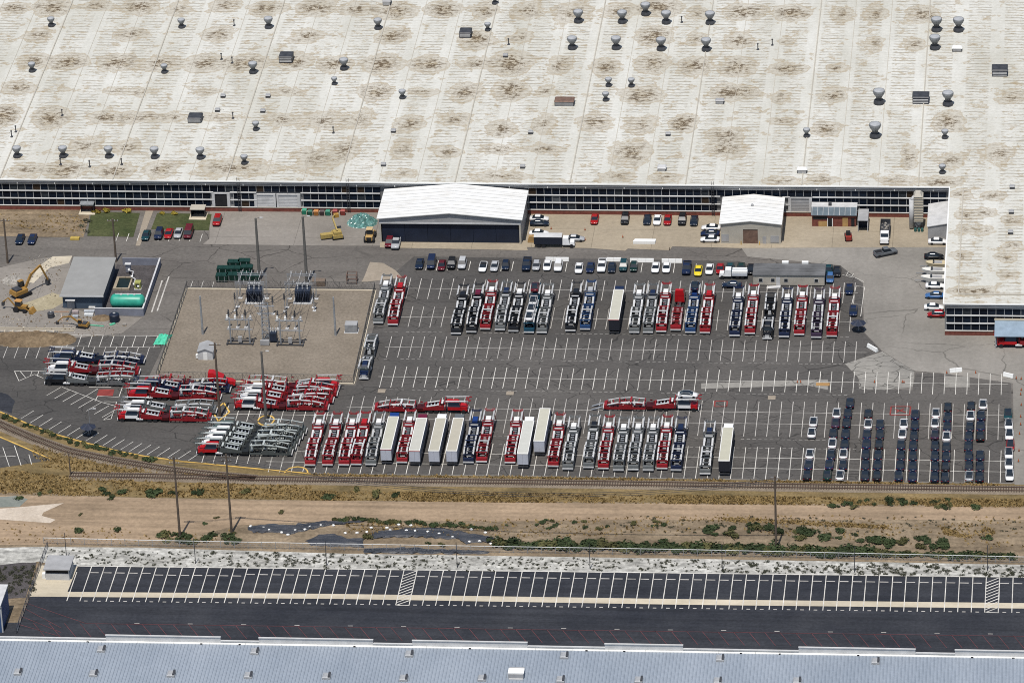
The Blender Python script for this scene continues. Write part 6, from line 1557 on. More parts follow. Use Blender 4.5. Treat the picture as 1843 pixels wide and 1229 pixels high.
# ------------------------------------------------------------------ pump house and tank compound
bx0, bx1 = at(114, 555).x, at(184.5, 556).x
yp_ = at(150, 556.5).y
D_ = at(168, 464, 3.9).y - yp_
ph = empty('pump_house', ((bx0 + bx1) / 2, yp_, 0), 'slate blue pump house with wide plain grey roof', 'building')
hw = (bx1 - bx0) / 2
link('wall', MB().box(-hw, hw, .4, D_ - .4, 0, 3.6).mesh('wall', M['bluewall']), ph)
link('roof', MB().hexa([(-hw - .5, -.2, 3.62), (hw + .5, -.2, 3.62), (hw + .5, D_, 3.9), (-hw - .5, D_, 3.9), (-hw - .5, -.2, 3.85), (hw + .5, -.2, 3.85), (hw + .5, D_, 4.13), (-hw - .5, D_, 4.13)]).mesh('roof', plain('plain_grey_roof', (.265, .265, .255), .8, .08, .3, spec=.1)), ph)
link('roof_edge', MB().box(-hw - .6, hw + .6, -.32, -.203, 3.5, 3.92).mesh('roof_edge', M['light_metal']), ph)
link('door', MB().box(-hw + 1.0, -hw + 2.9, .3, .397, 0, 2.4).mesh('door', M['grey_metal']), ph)
link('door_canopy', MB().box(-hw + .8, -hw + 3.2, -.6, .39, 2.5, 2.65).mesh('door_canopy', M['light_metal']), ph)
cx0, cx1 = at(186, 567).x, at(256, 571).x
cy0 = at(214, 568).y
cy1 = at(250, 477).y
sheet('tank_compound_floor', [Vector((cx0 - 2, cy0, 0)), Vector((cx1, cy0, 0)), Vector((cx1, cy1, 0)), Vector((cx0 - 1, cy1, 0))], .08, M['gravel_dark'])
cw = empty('compound_wall', ((cx0 + cx1) / 2, cy0, 0), 'grey block wall round the green tank compound', 'wall')
w2 = (cx1 - cx0) / 2
for n, a in (('wall_panel', (-w2 - 2, w2, -.15, .15, 0, 2.0)), ('wall_panel', (w2 + .003, w2 + .3, -.15, cy1 - cy0, 0, 2.0)), ('wall_panel', (-w2 + .5, w2, cy1 - cy0 - .3, cy1 - cy0 - .004, 0, 2.0))):
    link(n, MB().box(*a).mesh(n, M['blockwall']), cw)
link('wall_cap', MB().box(-w2 - 2.05, w2 + .35, -.2, .2, 2.003, 2.1).box(w2 - .05, w2 + .35, .21, cy1 - cy0, 2.003, 2.1).mesh('wall_cap', M['light_metal']), cw)
p = at(231, 556)
tk = empty('fuel_tank', (p.x, p.y, .08), 'big horizontal green tank behind the block wall', 'tank')
M['greentank'] = plain('green_tank_paint', (.03, .30, .21), .4, .2, .6, spec=.5)
M['darkgreen'] = plain('dark_green_paint', (.008, .035, .026), .5, .35, .5)
rr = 1.75
prof = [(-4.3, .3), (-4.2, .9), (-3.95, 1.35), (-3.6, 1.65), (-3.2, rr), (3.2, rr), (3.6, 1.65), (3.95, 1.35), (4.2, .9), (4.3, .3)]
link('shell', MB().loft([[(x_, r_ * math.cos(t), 2.15 + r_ * math.sin(t)) for t in [2 * PI * i / 20 for i in range(20)]] for x_, r_ in prof]).mesh('shell', M['greentank'], True), tk)
for xx in (-2.6, 0, 2.6): link('saddle', MB().box(xx - .25, xx + .25, -1.2, 1.2, 0, 1.0).mesh('saddle', M['light_metal']), tk)
for xx in (-1.5, .2, 1.8): link('hatch', MB().cyl((xx, 0, 3.85), (xx, 0, 4.1), .3, n=10).mesh('hatch', M['light_metal']), tk)
link('top_pipe', MB().cyl((-3, .2, 4.0), (3.4, .2, 4.0), .08, n=6).mesh('top_pipe', M['white_metal']), tk)
p = at(223, 512)
pit = empty('settling_pit', (p.x, p.y, .08), 'dark water pit with tan concrete rim behind the green tank', 'pit')
link('rim', MB().box(-2.2, -1.5, -3.2, 3.2, 0, .5).box(1.5, 1.9, -3.2, 3.2, 0, .5).box(-1.49, 1.49, 2.8, 3.2, 0, .5).box(-1.49, 1.49, -3.2, -2.8, 0, .5).mesh('rim', M['concrete_pad']), pit)
link('water', MB().box(-1.48, 1.48, -2.79, 2.79, .1, .25).mesh('water', plain('pit_water', (.012, .02, .016), .15, .2)), pit)
p = at(248, 522)
gn = empty('pump_unit', (p.x, p.y, .08), 'yellow green boxed pump unit beside the pit', 'pump')
link('housing', MB().box(-.75, .75, 0, 1.6, .2, 1.9).mesh('housing', plain('yellow_green', (.33, .33, .10), .5)), gn)
link('vent', MB().box(-.45, .45, -.05, -.003, .8, 1.6).mesh('vent', M['darkmetal']), gn)
link('skid', MB().box(-.9, .9, -.2, 1.8, 0, .199).mesh('skid', M['light_metal']), gn)
p = at(240, 495)
pw = empty('pipe_manifold', (p.x, p.y, .08), 'pale pipework and valves behind the pit', 'pipework')
mb = MB(); prev = Vector((-2, 2, .8))
for q in ((-1, 1.6, .8), (-1, 0, 1.2), (.2, -.6, 1.2), (.2, -3, .9), (1.2, -4, .9), (1.4, -7, .8), (2.6, -8, .8)):
    mb.cyl(prev, q, .14, n=7); prev = Vector(q)
link('pipe', mb.mesh('pipe', M['light_metal']), pw)
for q in ((-1, 0, 1.3), (.2, -3, 1.0), (1.4, -7, 1.0), (2.6, -8, .9)): link('valve', MB().lathe(((.1, -.2), (.32, -.1), (.32, .2), (.1, .35), (0, .4)), 8, q).mesh('valve', M['white_metal']), pw)
link('support', MB().box(-1.1, -.9, -.1, .1, 0, 1.1).box(.1, .3, -3.1, -2.9, 0, .85).box(1.3, 1.5, -7.1, -6.9, 0, .75).mesh('support', M['darkmetal']), pw)
p = at(231, 492)
cc = empty('control_cabinet', (p.x, p.y, .08), 'small slate control cabinet behind the pit', 'cabinet')
link('body', MB().box(-.6, .6, 0, .8, .15, 2.3).mesh('body', M['blockwall']), cc); link('hood', MB().box(-.75, .75, -.2, .9, 2.303, 2.5).mesh('hood', M['light_metal']), cc); link('foot', MB().box(-.5, .5, .1, .7, 0, .149).mesh('foot', M['dark']), cc)
def drum(x_, y_, r_, h, mat, lab):
    p = at(x_, y_)
    t = empty('poly_tank', (p.x, p.y, .06), lab, 'tank')
    link('shell', MB().lathe(((r_, 0), (r_, h * .3), (r_ * 1.02, h * .32), (r_, h * .34), (r_, h * .66), (r_ * 1.02, h * .68), (r_, h * .7), (r_, h * .9), (r_ * .8, h), (r_ * .25, h * 1.08)), 18).mesh('shell', M[mat], True), t)
    link('lid', MB().cyl((0, 0, h * 1.07), (0, 0, h * 1.13), r_ * .27, n=10).mesh('lid', M['grey_metal']), t)
drum(206.5, 578, 1.25, 2.0, 'navy', 'round black plastic tank before the block wall')
drum(92, 571, .85, 1.3, 'darkmetal', 'small dark tank on the dug ground left of the pump house')

# ------------------------------------------------------------------ machines
YEL = (.36, .20, .05)
def excavator(x_, y_, rot, lab, sc=1.0, boom=((0, 1.2, 1.8), (0, 3.4, 5.6), (0, 6.2, 6.0), (0, 7.2, 1.2))):
    p = at(x_, y_)
    r = empty('excavator', (p.x, p.y, .06), lab, 'excavator', None, rot); r.scale = (sc, sc, sc)
    for s in (-1, 1):
        t = MB().loft([[(s * 1.2 - .3, y, z) for y, z in q] for q in ([],)]) if False else MB()
        pr = [(-2.1, .35), (-1.8, .05), (1.8, .05), (2.1, .35), (2.1, .65), (1.8, .95), (-1.8, .95), (-2.1, .65)]
        t.loft([[(s * 1.2 - .3, y, z) for y, z in pr], [(s * 1.2 + .3, y, z) for y, z in pr]])
        link('crawler_track', t.mesh('crawler_track', M['dark']), r)
    link('undercarriage', MB().box(-.9, .9, -1.2, 1.2, .4, 1.0).mesh('undercarriage', M['darkmetal']), r)
    h = link('house', MB().box(-1.35, 1.35, -2.3, 1.0, 1.05, 2.0).mesh('house', M['mattpaint']), r, color=YEL)
    link('counterweight', MB().taper(1.4, -2.9, -2.303, 1.05, 1.3, -2.7, -2.303, 2.1).mesh('counterweight', M['mattpaint']), r, color=YEL)
    link('engine_cover', MB().box(-1.2, .9, -2.2, -.4, 2.003, 2.4).mesh('engine_cover', M['darkmetal']), r)
    c = link('cab', MB().taper(.5, -.3, 1.2, 1.3, .45, -.3, .95, 2.9).mesh('cab', M['glass']), r); c.location = (-.85, .1, .7)
    link('cab_roof', MB().box(-.52, .52, -.35, 1.0, 2.91, 3.0).mesh('cab_roof', M['mattpaint']), c, color=YEL)
    bm = MB(); P_ = [Vector(q) for q in boom]
    bm.bar(P_[0], P_[1], .42, .6).bar(P_[1], P_[2], .38, .5)
    link('boom', bm.mesh('boom', M['mattpaint']), r, color=YEL)
    link('stick', MB().bar(P_[2], P_[3], .3, .42).mesh('stick', M['mattpaint']), r, color=YEL)
    link('ram', MB().cyl(P_[0] + Vector((.0, .6, .2)), P_[0].lerp(P_[1], .75), .12, n=7).mesh('ram', M['light_metal']), r)
    link('bucket', MB().taper(.5, P_[3].y - .5, P_[3].y + .3, P_[3].z - 1.1, .55, P_[3].y - .3, P_[3].y + .6, P_[3].z + .1).mesh('bucket', M['darkmetal']), r)
excavator(40, 532, -.75, 'orange tracked excavator with raised arm on the dug ground', boom=((.2, 1.0, 1.8), (.2, 3.0, 4.8), (.2, 6.0, 6.2), (.2, 8.0, 1.4)))
excavator(148, 589, 1.35, 'small excavator with tan arm reaching over the pipe trench', .62, boom=((0, .9, 1.6), (0, 4.5, 4.2), (0, 8.0, 3.4), (0, 10.5, 1.0)))
p = at(36, 562)
bk = empty('backhoe_loader', (p.x, p.y + .6, .06), 'yellow backhoe loader with folded arm at the left', 'backhoe', None, -PI / 2 - .25)
link('body', MB().box(-.6, .6, -1.2, 1.9, .9, 1.7).mesh('body', M['mattpaint']), bk, color=YEL)
link('cab', MB().taper(.7, -1.1, .5, 1.703, .62, -1.0, .4, 2.8).mesh('cab', M['glass']), bk)
link('cab_roof', MB().box(-.75, .75, -1.2, .6, 2.803, 2.92).mesh('cab_roof', M['mattpaint']), bk, color=(.5, .26, .08))
for s in (-1, 1):
    link('wheel', MB().cyl((s * .65, -.8, .72), (s * 1.1, -.8, .72), .72, n=14).mesh('wheel', M['dark']), bk)
    link('wheel', MB().cyl((s * .65, 1.5, .5), (s * 1.0, 1.5, .5), .5, n=12).mesh('wheel', M['dark']), bk)
    link('loader_arm', MB().bar((s * .55, .4, 1.5), (s * .55, 3.0, .6), .2).mesh('loader_arm', M['mattpaint']), bk, color=YEL)
link('loader_bucket', MB().taper(1.1, 2.9, 3.9, .1, 1.1, 2.7, 3.2, 1.1).mesh('loader_bucket', M['mattpaint']), bk, color=YEL)
link('backhoe_arm', MB().bar((0, -1.3, 1.2), (0, -3.0, 3.2), .28).bar((0, -3.0, 3.2), (0, -4.6, 1.9), .24).mesh('backhoe_arm', M['mattpaint']), bk, color=YEL)
link('backhoe_bucket', MB().taper(.35, -4.9, -4.3, .9, .35, -4.8, -4.2, 1.9).mesh('backhoe_bucket', M['darkmetal']), bk)
# yellow loader and boom attachments by the hangar
p = at(607, 428)
bl_ = empty('boom_lift', (p.x, p.y, .07), 'yellow boom lift parked on the apron left of the hangar', 'boom lift', None, .3)
LY = (.42, .31, .10)
link('base', MB().box(-1.2, 1.2, -1.6, 1.6, .5, 1.3).mesh('base', M['mattpaint']), bl_, color=LY)
link('turntable', MB().box(-1.0, 1.0, -1.4, .6, 1.31, 2.1).mesh('turntable', M['mattpaint']), bl_, color=LY)
for s in (-1, 1):
    for y in (-1.1, 1.1): link('wheel', MB().cyl((s * 1.0, y, .5), (s * 1.4, y, .5), .5, n=12).mesh('wheel', M['dark']), bl_)
link('boom', MB().bar((0, -.6, 2.2), (-.6, 2.0, 4.6), .35).bar((-.6, 2.0, 4.6), (.4, 4.2, 4.4), .3).mesh('boom', M['mattpaint']), bl_, color=LY)
link('basket', MB().box(.1, 1.3, 3.8, 4.8, 3.6, 4.5).mesh('basket', M['mattpaint']), bl_, color=(.45, .25, .05))
link('counterweight', MB().box(-4.2, -1.21, -.6, .8, .4, 1.4).mesh('counterweight', M['mattpaint']), bl_, color=LY)
p = at(666, 432)
tl = empty('wheel_loader', (p.x, p.y, .07), 'black and tan wheel loader at the left corner of the hangar', 'loader', None, 0)
link('body', MB().box(-.9, .9, -2.0, 2.4, .7, 1.7).mesh('body', M['mattpaint']), tl, color=(.5, .32, .12))
link('cab', MB().taper(.8, -.6, 1.0, 1.703, .7, -.5, .8, 3.0).mesh('cab', M['glass']), tl)
link('cab_roof', MB().box(-.8, .8, -.7, 1.0, 3.003, 3.15).mesh('cab_roof', M['mattpaint']), tl, color=(.6, .45, .25))
link('engine_grille', MB().box(-.6, .6, -2.2, -2.003, .8, 1.6).mesh('engine_grille', M['dark']), tl)
for s in (-1, 1):
    for y in (-1.3, 1.6): link('wheel', MB().cyl((s * .8, y, .75), (s * 1.35, y, .75), .75, n=14).mesh('wheel', M['dark']), tl)
link('bucket', MB().taper(1.3, 2.5, 3.6, .2, 1.3, 2.5, 3.0, 1.2).mesh('bucket', M['mattpaint']), tl, color=(.3, .2, .1))
p = at(1527, 431)
sk = empty('skid_steer', (p.x, p.y, .07), 'small red and black skid steer loader before the annex', 'loader', None, .1)
link('body', MB().box(-.7, .7, -1.6, .8, .4, 1.3).mesh('body', M['mattpaint']), sk, color=(.30, .04, .03))
link('cab', MB().taper(.6, -.6, .9, 1.303, .5, -.5, .7, 2.1).mesh('cab', M['dark']), sk)
for s in (-1, 1):
    for y in (-.9, .6): link('wheel', MB().cyl((s * .6, y, .4), (s * .9, y, .4), .4, n=10).mesh('wheel', M['dark']), sk)
    link('lift_arm', MB().bar((s * .8, -1.4, 1.5), (s * .8, 1.8, .5), .16).mesh('lift_arm', M['mattpaint']), sk, color=(.2, .04, .03))
link('bucket', MB().taper(.9, 1.7, 2.5, .1, .9, 1.6, 2.0, .8).mesh('bucket', M['darkmetal']), sk)

# ------------------------------------------------------------------ heaps
def heap(name, x_, y_, rx, ry, h, mat, label, cat, seed, n=26):
    rr_ = random.Random(seed); p = at(x_, y_)
    mb = MB(); idx = {}
    for j in range(n + 1):
        for i in range(n + 1):
            u, v = i / n * 2 - 1, j / n * 2 - 1
            q = math.hypot(u, v)
            z = h * max(0, 1 - q ** 1.6) * (1 + .35 * math.sin(u * 7 + seed) * math.cos(v * 6)) + rr_.uniform(-.12, .12) * h * (q < .95)
            idx[i, j] = len(mb.v); mb.v.append((u * rx, v * ry, max(-.05, z) if q < 1 else -.05))
    for j in range(n):
        for i in range(n):
            mb.f.append((idx[i, j], idx[i + 1, j], idx[i + 1, j + 1], idx[i, j + 1])); mb.mi.append(0)
    return one(name, mb, M[mat], label, cat, loc=(p.x, p.y, .07))
heap('earth_heap', 50, 611, 10.5, 4.2, 1.5, 'dirtpile', 'long brown heap of dug earth beside the pipe trench', 'heap', 3)
heap('earth_heap', 108, 612, 4.0, 3.0, 1.4, 'dirtpile', 'darker small earth heap at the end of the long one', 'heap', 8)
heap('glass_heap', 652, 401, 3.9, 3.3, 2.3, 'tealglass', 'pile of crushed teal glass against the factory wall', 'heap', 5)
heap('rubble_heap', 22, 505, 2.6, 2.4, .9, 'rubble', 'heap of grey broken concrete at the far left', 'heap', 6)
heap('rubble_heap', 183, 573, 2.4, 1.8, .6, 'dirtpile', 'low brown spoil heap before the block wall', 'heap', 9)
p0, p1 = at(-20, 598), at(104, 599)
mb = MB().cyl((p0.x, p0.y, .3), (p1.x, p1.y, .3), .28, n=10)
r = empty('drain_pipe', (p0.x, p0.y, 0), 'long grey drain pipe lying by the dug earth', 'pipe')
child('pipe', mb, M['rubble'], r)
mb = MB()
for k in range(9):
    q = p0.lerp(p1, k / 8.5); mb.cyl((q.x - .12, q.y, .3), (q.x + .12, q.y, .3), .36, n=10)
child('collar', mb, M['concrete_light'], r)
# trench gap shading is real depth: a board-lined cut beside the pipe
mb = MB().box(p0.x, p1.x + 4, p0.y + .9, p0.y + 1.05, 0, .35).box(p0.x, p1.x + 4, p0.y + 2.0, p0.y + 2.15, 0, .35)
one('trench_boards', mb, M['concrete_light'], 'pale boards edging the cut beside the drain pipe', 'boards')
# clods and broken stone over the dug ground: uncountable
mb = MB(); rq = random.Random(31)
for k in range(900):
    if k % 5 == 0: continue
    if k < 420: x_, y_ = rq.uniform(-20, 215), rq.uniform(566, 606)
    elif k < 640: x_, y_ = rq.uniform(52, 128), rq.uniform(461, 515)
    elif k < 760: x_, y_ = rq.gauss(22, 9), rq.gauss(505, 5)
    else: x_, y_ = rq.uniform(-20, 130), rq.uniform(515, 566)
    if 110 < x_ < 186 and y_ < 566: continue
    p_ = at(x_, y_); s = rq.uniform(.05, .19) * (1.2 if k < 420 else 1)
    a = Vector((rq.uniform(-1, 1), rq.uniform(-1, 1), rq.uniform(0, .3))) * s
    mb.bar(p_ - a + Vector((0, 0, .1)), p_ + a + Vector((0, 0, .12 + s * .3)), s * 1.1, s * .8, mi=rq.choice((0, 0, 0, 1, 1, 1, 2)))
tag(link('rubble', mb.mesh('rubble', [M['dirtpile'], M['rubble'], M['concrete_light']])), 'loose clods and broken stone over the dug ground', 'rubble', kind='stuff')
# building materials before the pump house
def crate(x_, y_, sx, sy, h, col, lab, name='material_stack', cat='stack', rot=0, group=None):
    p = at(x_, y_)
    r = empty(name, (p.x, p.y, .06), lab, cat, group, rot)
    link('skid', MB().box(-sx / 2, -sx / 2 + .2, -sy / 2, sy / 2, 0, .14).box(sx / 2 - .2, sx / 2, -sy / 2, sy / 2, 0, .14).mesh('skid', M['plywood']), r)
    k = max(1, int(h / .3))
    for i in range(k):
        z0 = .143 + i * (h / k)
        link('layer', MB().box(-sx / 2 + .03 * (i % 2), sx / 2 - .03 * (i % 2), -sy / 2, sy / 2, z0, z0 + h / k - .03).mesh('layer', M['mattpaint']), r, color=col)
    return r
for (x_, y_, sx, sy, h, c, lab) in ((166, 556, 1.6, .9, .5, (.7, .69, .66), 'white board stack nearest the pump house wall'), (161, 563, 2.6, .9, .5, (.5, .53, .56), 'pale grey board stack, upper of two before the pump house'), (160, 569, 2.2, .9, .5, (.72, .74, .74), 'white board stack, lower of two before the pump house'),
    (136, 565, 1.6, .9, .7, (.45, .38, .37), 'pinkish material stack left of the white boards'), (136, 572, 1.4, .9, .5, (.42, .45, .48), 'grey material stack below the pinkish one'), (224, 586, .9, .6, .4, (.35, .32, .28), 'small block pile right of the black tank'), (134, 553, 2.0, 1.0, 1.3, (.35, .36, .38), 'grey pallet load under the pump house canopy')):
    crate(x_, y_, sx, sy, h, c, lab)
def plank(x0, y0, x1, y1, w, h, col, lab, name='pipe_length', cat='pipe', round_=False):
    a, b = at(x0, y0), at(x1, y1)
    r = empty(name, (a.x, a.y, .06), lab, cat)
    mb = MB()
    if round_: mb.cyl((a.x, a.y, h), (b.x, b.y, h), h, n=9)
    else: mb.bar((a.x, a.y, .06 + h / 2), (b.x, b.y, .06 + h / 2), w, h)
    child('length', mb, M['mattpaint'], r, color=col)
    e = MB().bar((a.x, a.y, .05), (a.x + .3, a.y, .05), .3, .1); child('chock', e, M['plywood'], r)
plank(160, 586, 187, 588, .3, .17, (.10, .42, .26), 'light green plastic pipe lying below the material stacks', round_=True)
plank(198, 586, 207, 583, .7, .25, (.12, .48, .30), 'bright green plastic offcut beside the black tank')
plank(98, 562, 124, 562, .2, .15, (.45, .28, .18), 'thin tan pipe lying left of the pump house', round_=True)
plank(110, 565, 112, 579, .25, .15, (.5, .4, .33), 'pale beam lying on the dug ground', 'beam', 'beam')
plank(120, 578, 132, 556, .5, .2, (.08, .08, .085), 'dark grey channel leaning across the material yard', 'beam', 'beam')
# crumpled green tarp
p = at(291, 612)
rt = random.Random(4); mb = MB(); n = 10
for j in range(n + 1):
    for i in range(n + 1):
        mb.v.append((i / n * 3.3 - 1.65 + rt.uniform(-.12, .12) + j * .06, j / n * 5.2 - 2.6 + rt.uniform(-.2, .2), .1 + rt.uniform(0, .55) * (0 < i < n and 0 < j < n)))
for j in range(n):
    for i in range(n): mb.f.append((j * (n + 1) + i, j * (n + 1) + i + 1, (j + 1) * (n + 1) + i + 1, (j + 1) * (n + 1) + i)); mb.mi.append(0)
one('green_tarp', mb, plain('green_tarp', (.08, .50, .32), .6, .15, .8), 'crumpled bright green tarp spread beside the substation fence', 'tarp', loc=(p.x, p.y, .06))
# dark umbrella canopies
def umbrella(x_, y_, r_, lab):
    p = at(x_, y_)
    r = empty('shade_umbrella', (p.x, p.y, .06), lab, 'umbrella', 'dark shade umbrellas')
    link('pole', MB().cyl((0, 0, 0), (0, 0, 2.9), .07, n=8).mesh('pole', M['galv']), r)
    link('base', MB().cyl((0, 0, 0), (0, 0, .15), .5, n=12).mesh('base', M['darkmetal']), r)
    mt = M['umb']
    for k in range(8):
        a0, a1 = k * PI / 4, (k + 1) * PI / 4
        q = MB(); A_ = (0, 0, 3.0 + .15 * (k % 2)); B_ = (r_ * math.cos(a0), r_ * math.sin(a0), 2.2); C_ = (r_ * math.cos(a1), r_ * math.sin(a1), 2.2); am = (a0 + a1) / 2
        D2 = (r_ * .9 * math.cos(am), r_ * .9 * math.sin(am), 2.15)
        q.quad([A_, B_, D2]); q.quad([A_, D2, C_])
        link('canopy_panel', q.mesh('canopy_panel', mt), r)
M['umb'] = plain('dark_blue_canvas', (.025, .032, .055), .6, .3, .6)
umbrella(160, 783, 1.9, 'dark blue shade umbrella near the curved kerb')
umbrella(1545, 596, 1.9, 'dark blue shade umbrella right of the upper hauler row')

# ------------------------------------------------------------------ bins, bus shelters, cabinets
def dumpster(x_, y_, lab, rot=0, w=3.0):
    p = at(x_, y_)
    r = empty('waste_bin', (p.x, p.y, .06), lab, 'waste bin', 'dark green waste bins above the substation', rot)
    link('hopper', MB().taper(w / 2 - .15, -.85, .85, .15, w / 2, -1.0, 1.0, 1.8).mesh('hopper', M['darkgreen']), r)
    for s in (-1, 1): link('lid', MB().box(min(s * .03, s * (w / 2 - .05)), max(s * .03, s * (w / 2 - .05)), -1.0, 1.0, 1.803, 1.88).mesh('lid', M['darkgreen']), r)
    for s in (-1, 1): link('rib', MB().box(s * w * .25 - .06, s * w * .25 + .06, -1.02, -.93, .3, 1.7).mesh('rib', M['galv']), r)
for i, (x_, y_, lab) in enumerate(((440, 480, 'topmost right'), (421, 482, 'topmost left'), (445, 491, 'middle right'), (423, 493, 'middle centre'), (402, 493, 'leftmost upper'), (439, 504, 'lowest right'), (419, 505, 'lowest centre'), (400, 506, 'lowest left'), (457, 507, 'rightmost low'))):
    dumpster(x_, y_, 'dark green waste bin above the substation, %s of the cluster' % lab)
for x_, y_, c, lab in ((549, 384, (.02, .20, .12), 'bright green bin first from left by the brick wall'), (559, 386, (.01, .08, .05), 'dark green bin second from left by the brick wall'), (570, 386, (.35, .14, .03), 'orange bin third from left by the brick wall'), (581, 386, (.05, .03, .03), 'dark bin fourth from left by the brick wall'), (591, 386, (.02, .16, .10), 'green bin fifth from left by the brick wall'), (604, 385.5, (.22, .03, .03), 'red bin sixth from left by the brick wall'), (618, 385.5, (.24, .04, .03), 'red bin seventh from left by the brick wall')):
    p = at(x_, y_)
    r = empty('bin_booth', (p.x, p.y - .6, .07), lab, 'bin', 'coloured bins along the brick wall')
    link('bin_body', MB().taper(.55, -.4, .4, .05, .6, -.45, .45, 1.2).mesh('bin_body', M['mattpaint']), r, color=c)
    link('bin_lid', MB().taper(.63, -.48, .48, 1.203, .5, -.3, .48, 1.45).mesh('bin_lid', M['mattpaint']), r, color=tuple(min(.6, v * 1.6 + .03) for v in c))
    link('side_screen', MB().box(-.85, -.72, -.6, .5, 0, 1.1).mesh('side_screen', M['concrete_light']), r)
def shelter(x_, y_, w, lab, roofm='galv'):
    p = at(x_, y_)
    r = empty('smoking_shelter', (p.x, p.y, .07), lab, 'shelter')
    link('roof', MB().box(-w / 2 - .2, w / 2 + .2, -.2, 2.7, 2.3, 2.5).mesh('roof', M[roofm]), r)
    link('back_panel', MB().box(-w / 2, w / 2, 2.4, 2.5, 0, 2.29).mesh('back_panel', M['glass']), r)
    for s in (-1, 1): link('side_panel', MB().box(s * w / 2 - .05, s * w / 2 + .05, .3, 2.39, 0, 2.29).mesh('side_panel', M['darkmetal']), r)
    link('bench', MB().box(-w / 2 + .2, w / 2 - .2, 1.7, 2.2, .4, .5).box(-w / 2 + .4, -w / 2 + .5, 1.8, 2.1, 0, .4).box(w / 2 - .5, w / 2 - .4, 1.8, 2.1, 0, .4).mesh('bench', M['darkmetal']), r)
    link('floor_slab', MB().box(-w / 2 - .5, w / 2 + .5, -1.0, 2.8, -.02, .06).mesh('floor_slab', M['concrete_light']), r)
shelter(157, 384, 3.2, 'small dark shelter with pale roof left of the lawns')
shelter(356, 393, 3.4, 'small dark shelter with tan roof on the right lawn', 'tan')
# yellow pallet in the road, crossed stairs of planks, crates behind the fence
def lump(x_, y_, sx, sy, sz, col, lab, name, cat, group=None, rot=0):
    p = at(x_, y_)
    r = empty(name, (p.x, p.y, .07), lab, cat, group, rot)
    link('body', MB().taper(sx / 2, -sy / 2, sy / 2, .05, sx / 2 * .94, -sy / 2 * .94, sy / 2 * .94, sz).mesh('body', M['mattpaint']), r, color=col)
    link('foot', MB().box(-sx / 2 * .8, sx / 2 * .8, -sy / 2 * .8, sy / 2 * .8, 0, .048).mesh('foot', M['dark']), r)
    return r
lump(135, 431, 2.4, 1.4, .5, (.50, .36, .09), 'yellow skid lying on the verge beside the road', 'yellow_skid', 'skid')
lump(574, 512, 3.4, 2.2, 1.2, (.20, .15, .11), 'brown covered crate beside the right floodlight pole', 'covered_crate', 'crate')
p = at(633, 512)
r = empty('steel_rack', (p.x, p.y, .06), 'open brown steel rack above the substation fence', 'rack')
mb = MB()
for sx in (-1, 1):
    for yy in (0, 2): mb.bar((sx * 1.2, yy, 0), (sx * 1.2, yy, 2.6), .14)
link('uprights', mb.mesh('uprights', M['brownroof']), r)
for z in (.5, 1.5, 2.5): link('shelf_frame', MB().bar((-1.2, 0, z), (1.2, 0, z), .12).bar((-1.2, 2, z), (1.2, 2, z), .12).bar((-1.2, 0, z), (-1.2, 2, z), .12).bar((1.2, 0, z), (1.2, 2, z), .12).mesh('shelf_frame', M['brownroof']), r)
# stacked white barriers
def barrier(x_, y_, L, rot, lab, w=.8, h=.9):
    p = at(x_, y_)
    r = empty('road_barrier', (p.x, p.y, .07), lab, 'barrier', 'white road barriers', rot)
    n = max(1, round(L / 2.0))
    for k in range(n):
        a, b = -L / 2 + k * L / n + .02, -L / 2 + (k + 1) * L / n - .02
        link('block', MB().hexa([(a, -w / 2, 0), (b, -w / 2, 0), (b, w / 2, 0), (a, w / 2, 0), (a, -w / 5, h), (b, -w / 5, h), (b, w / 5, h), (a, w / 5, h)]).mesh('block', M['white_metal']), r)
    return r
for x0, x1, y_, lab in ((982, 1024, 469.5, 'white barrier row behind the two white cars of the road row'), (1092, 1118, 470, 'white barrier row behind the white pickup'), (1134, 1177, 471.5, 'white barrier row right of the dark green hatchback'), (1191, 1228, 472.5, 'white barrier row left of the navy pickup')):
    barrier((x0 + x1) / 2, y_, at(x1, y_).x - at(x0, y_).x, 0, lab)
barrier(1570.5, 629, 3.6, -.85, 'white barrier standing at the lot entrance corner')
barrier(1720, 669, 3.0, .22, 'white barrier between cones above the car lot')
barrier(1815, 678, 2.6, -.45, 'white barrier at the upper right corner of the car lot')
r = empty('panel_stack', (at(1160, 437).x, at(1160, 437).y, .07), 'white stack of long panels on the beige concrete', 'stack')
for k in range(4): link('panel', MB().box(-2.8 + .1 * k, 2.7 + .05 * k, -.9 + .45 * k, -.5 + .45 * k, .02, .75 - .05 * k).mesh('panel', M['white_metal']), r)
r = empty('crate_stack', (at(958, 432).x, at(958, 436).y, .07), 'tan wooden crates behind the curtain side truck', 'crates')
for k in range(4): link('crate', MB().box(-1.0 + .1 * k, 1.0 - .05 * k, -.5, .6, .05 + k * .42, .43 + k * .42).mesh('crate', M['plywood']), r)
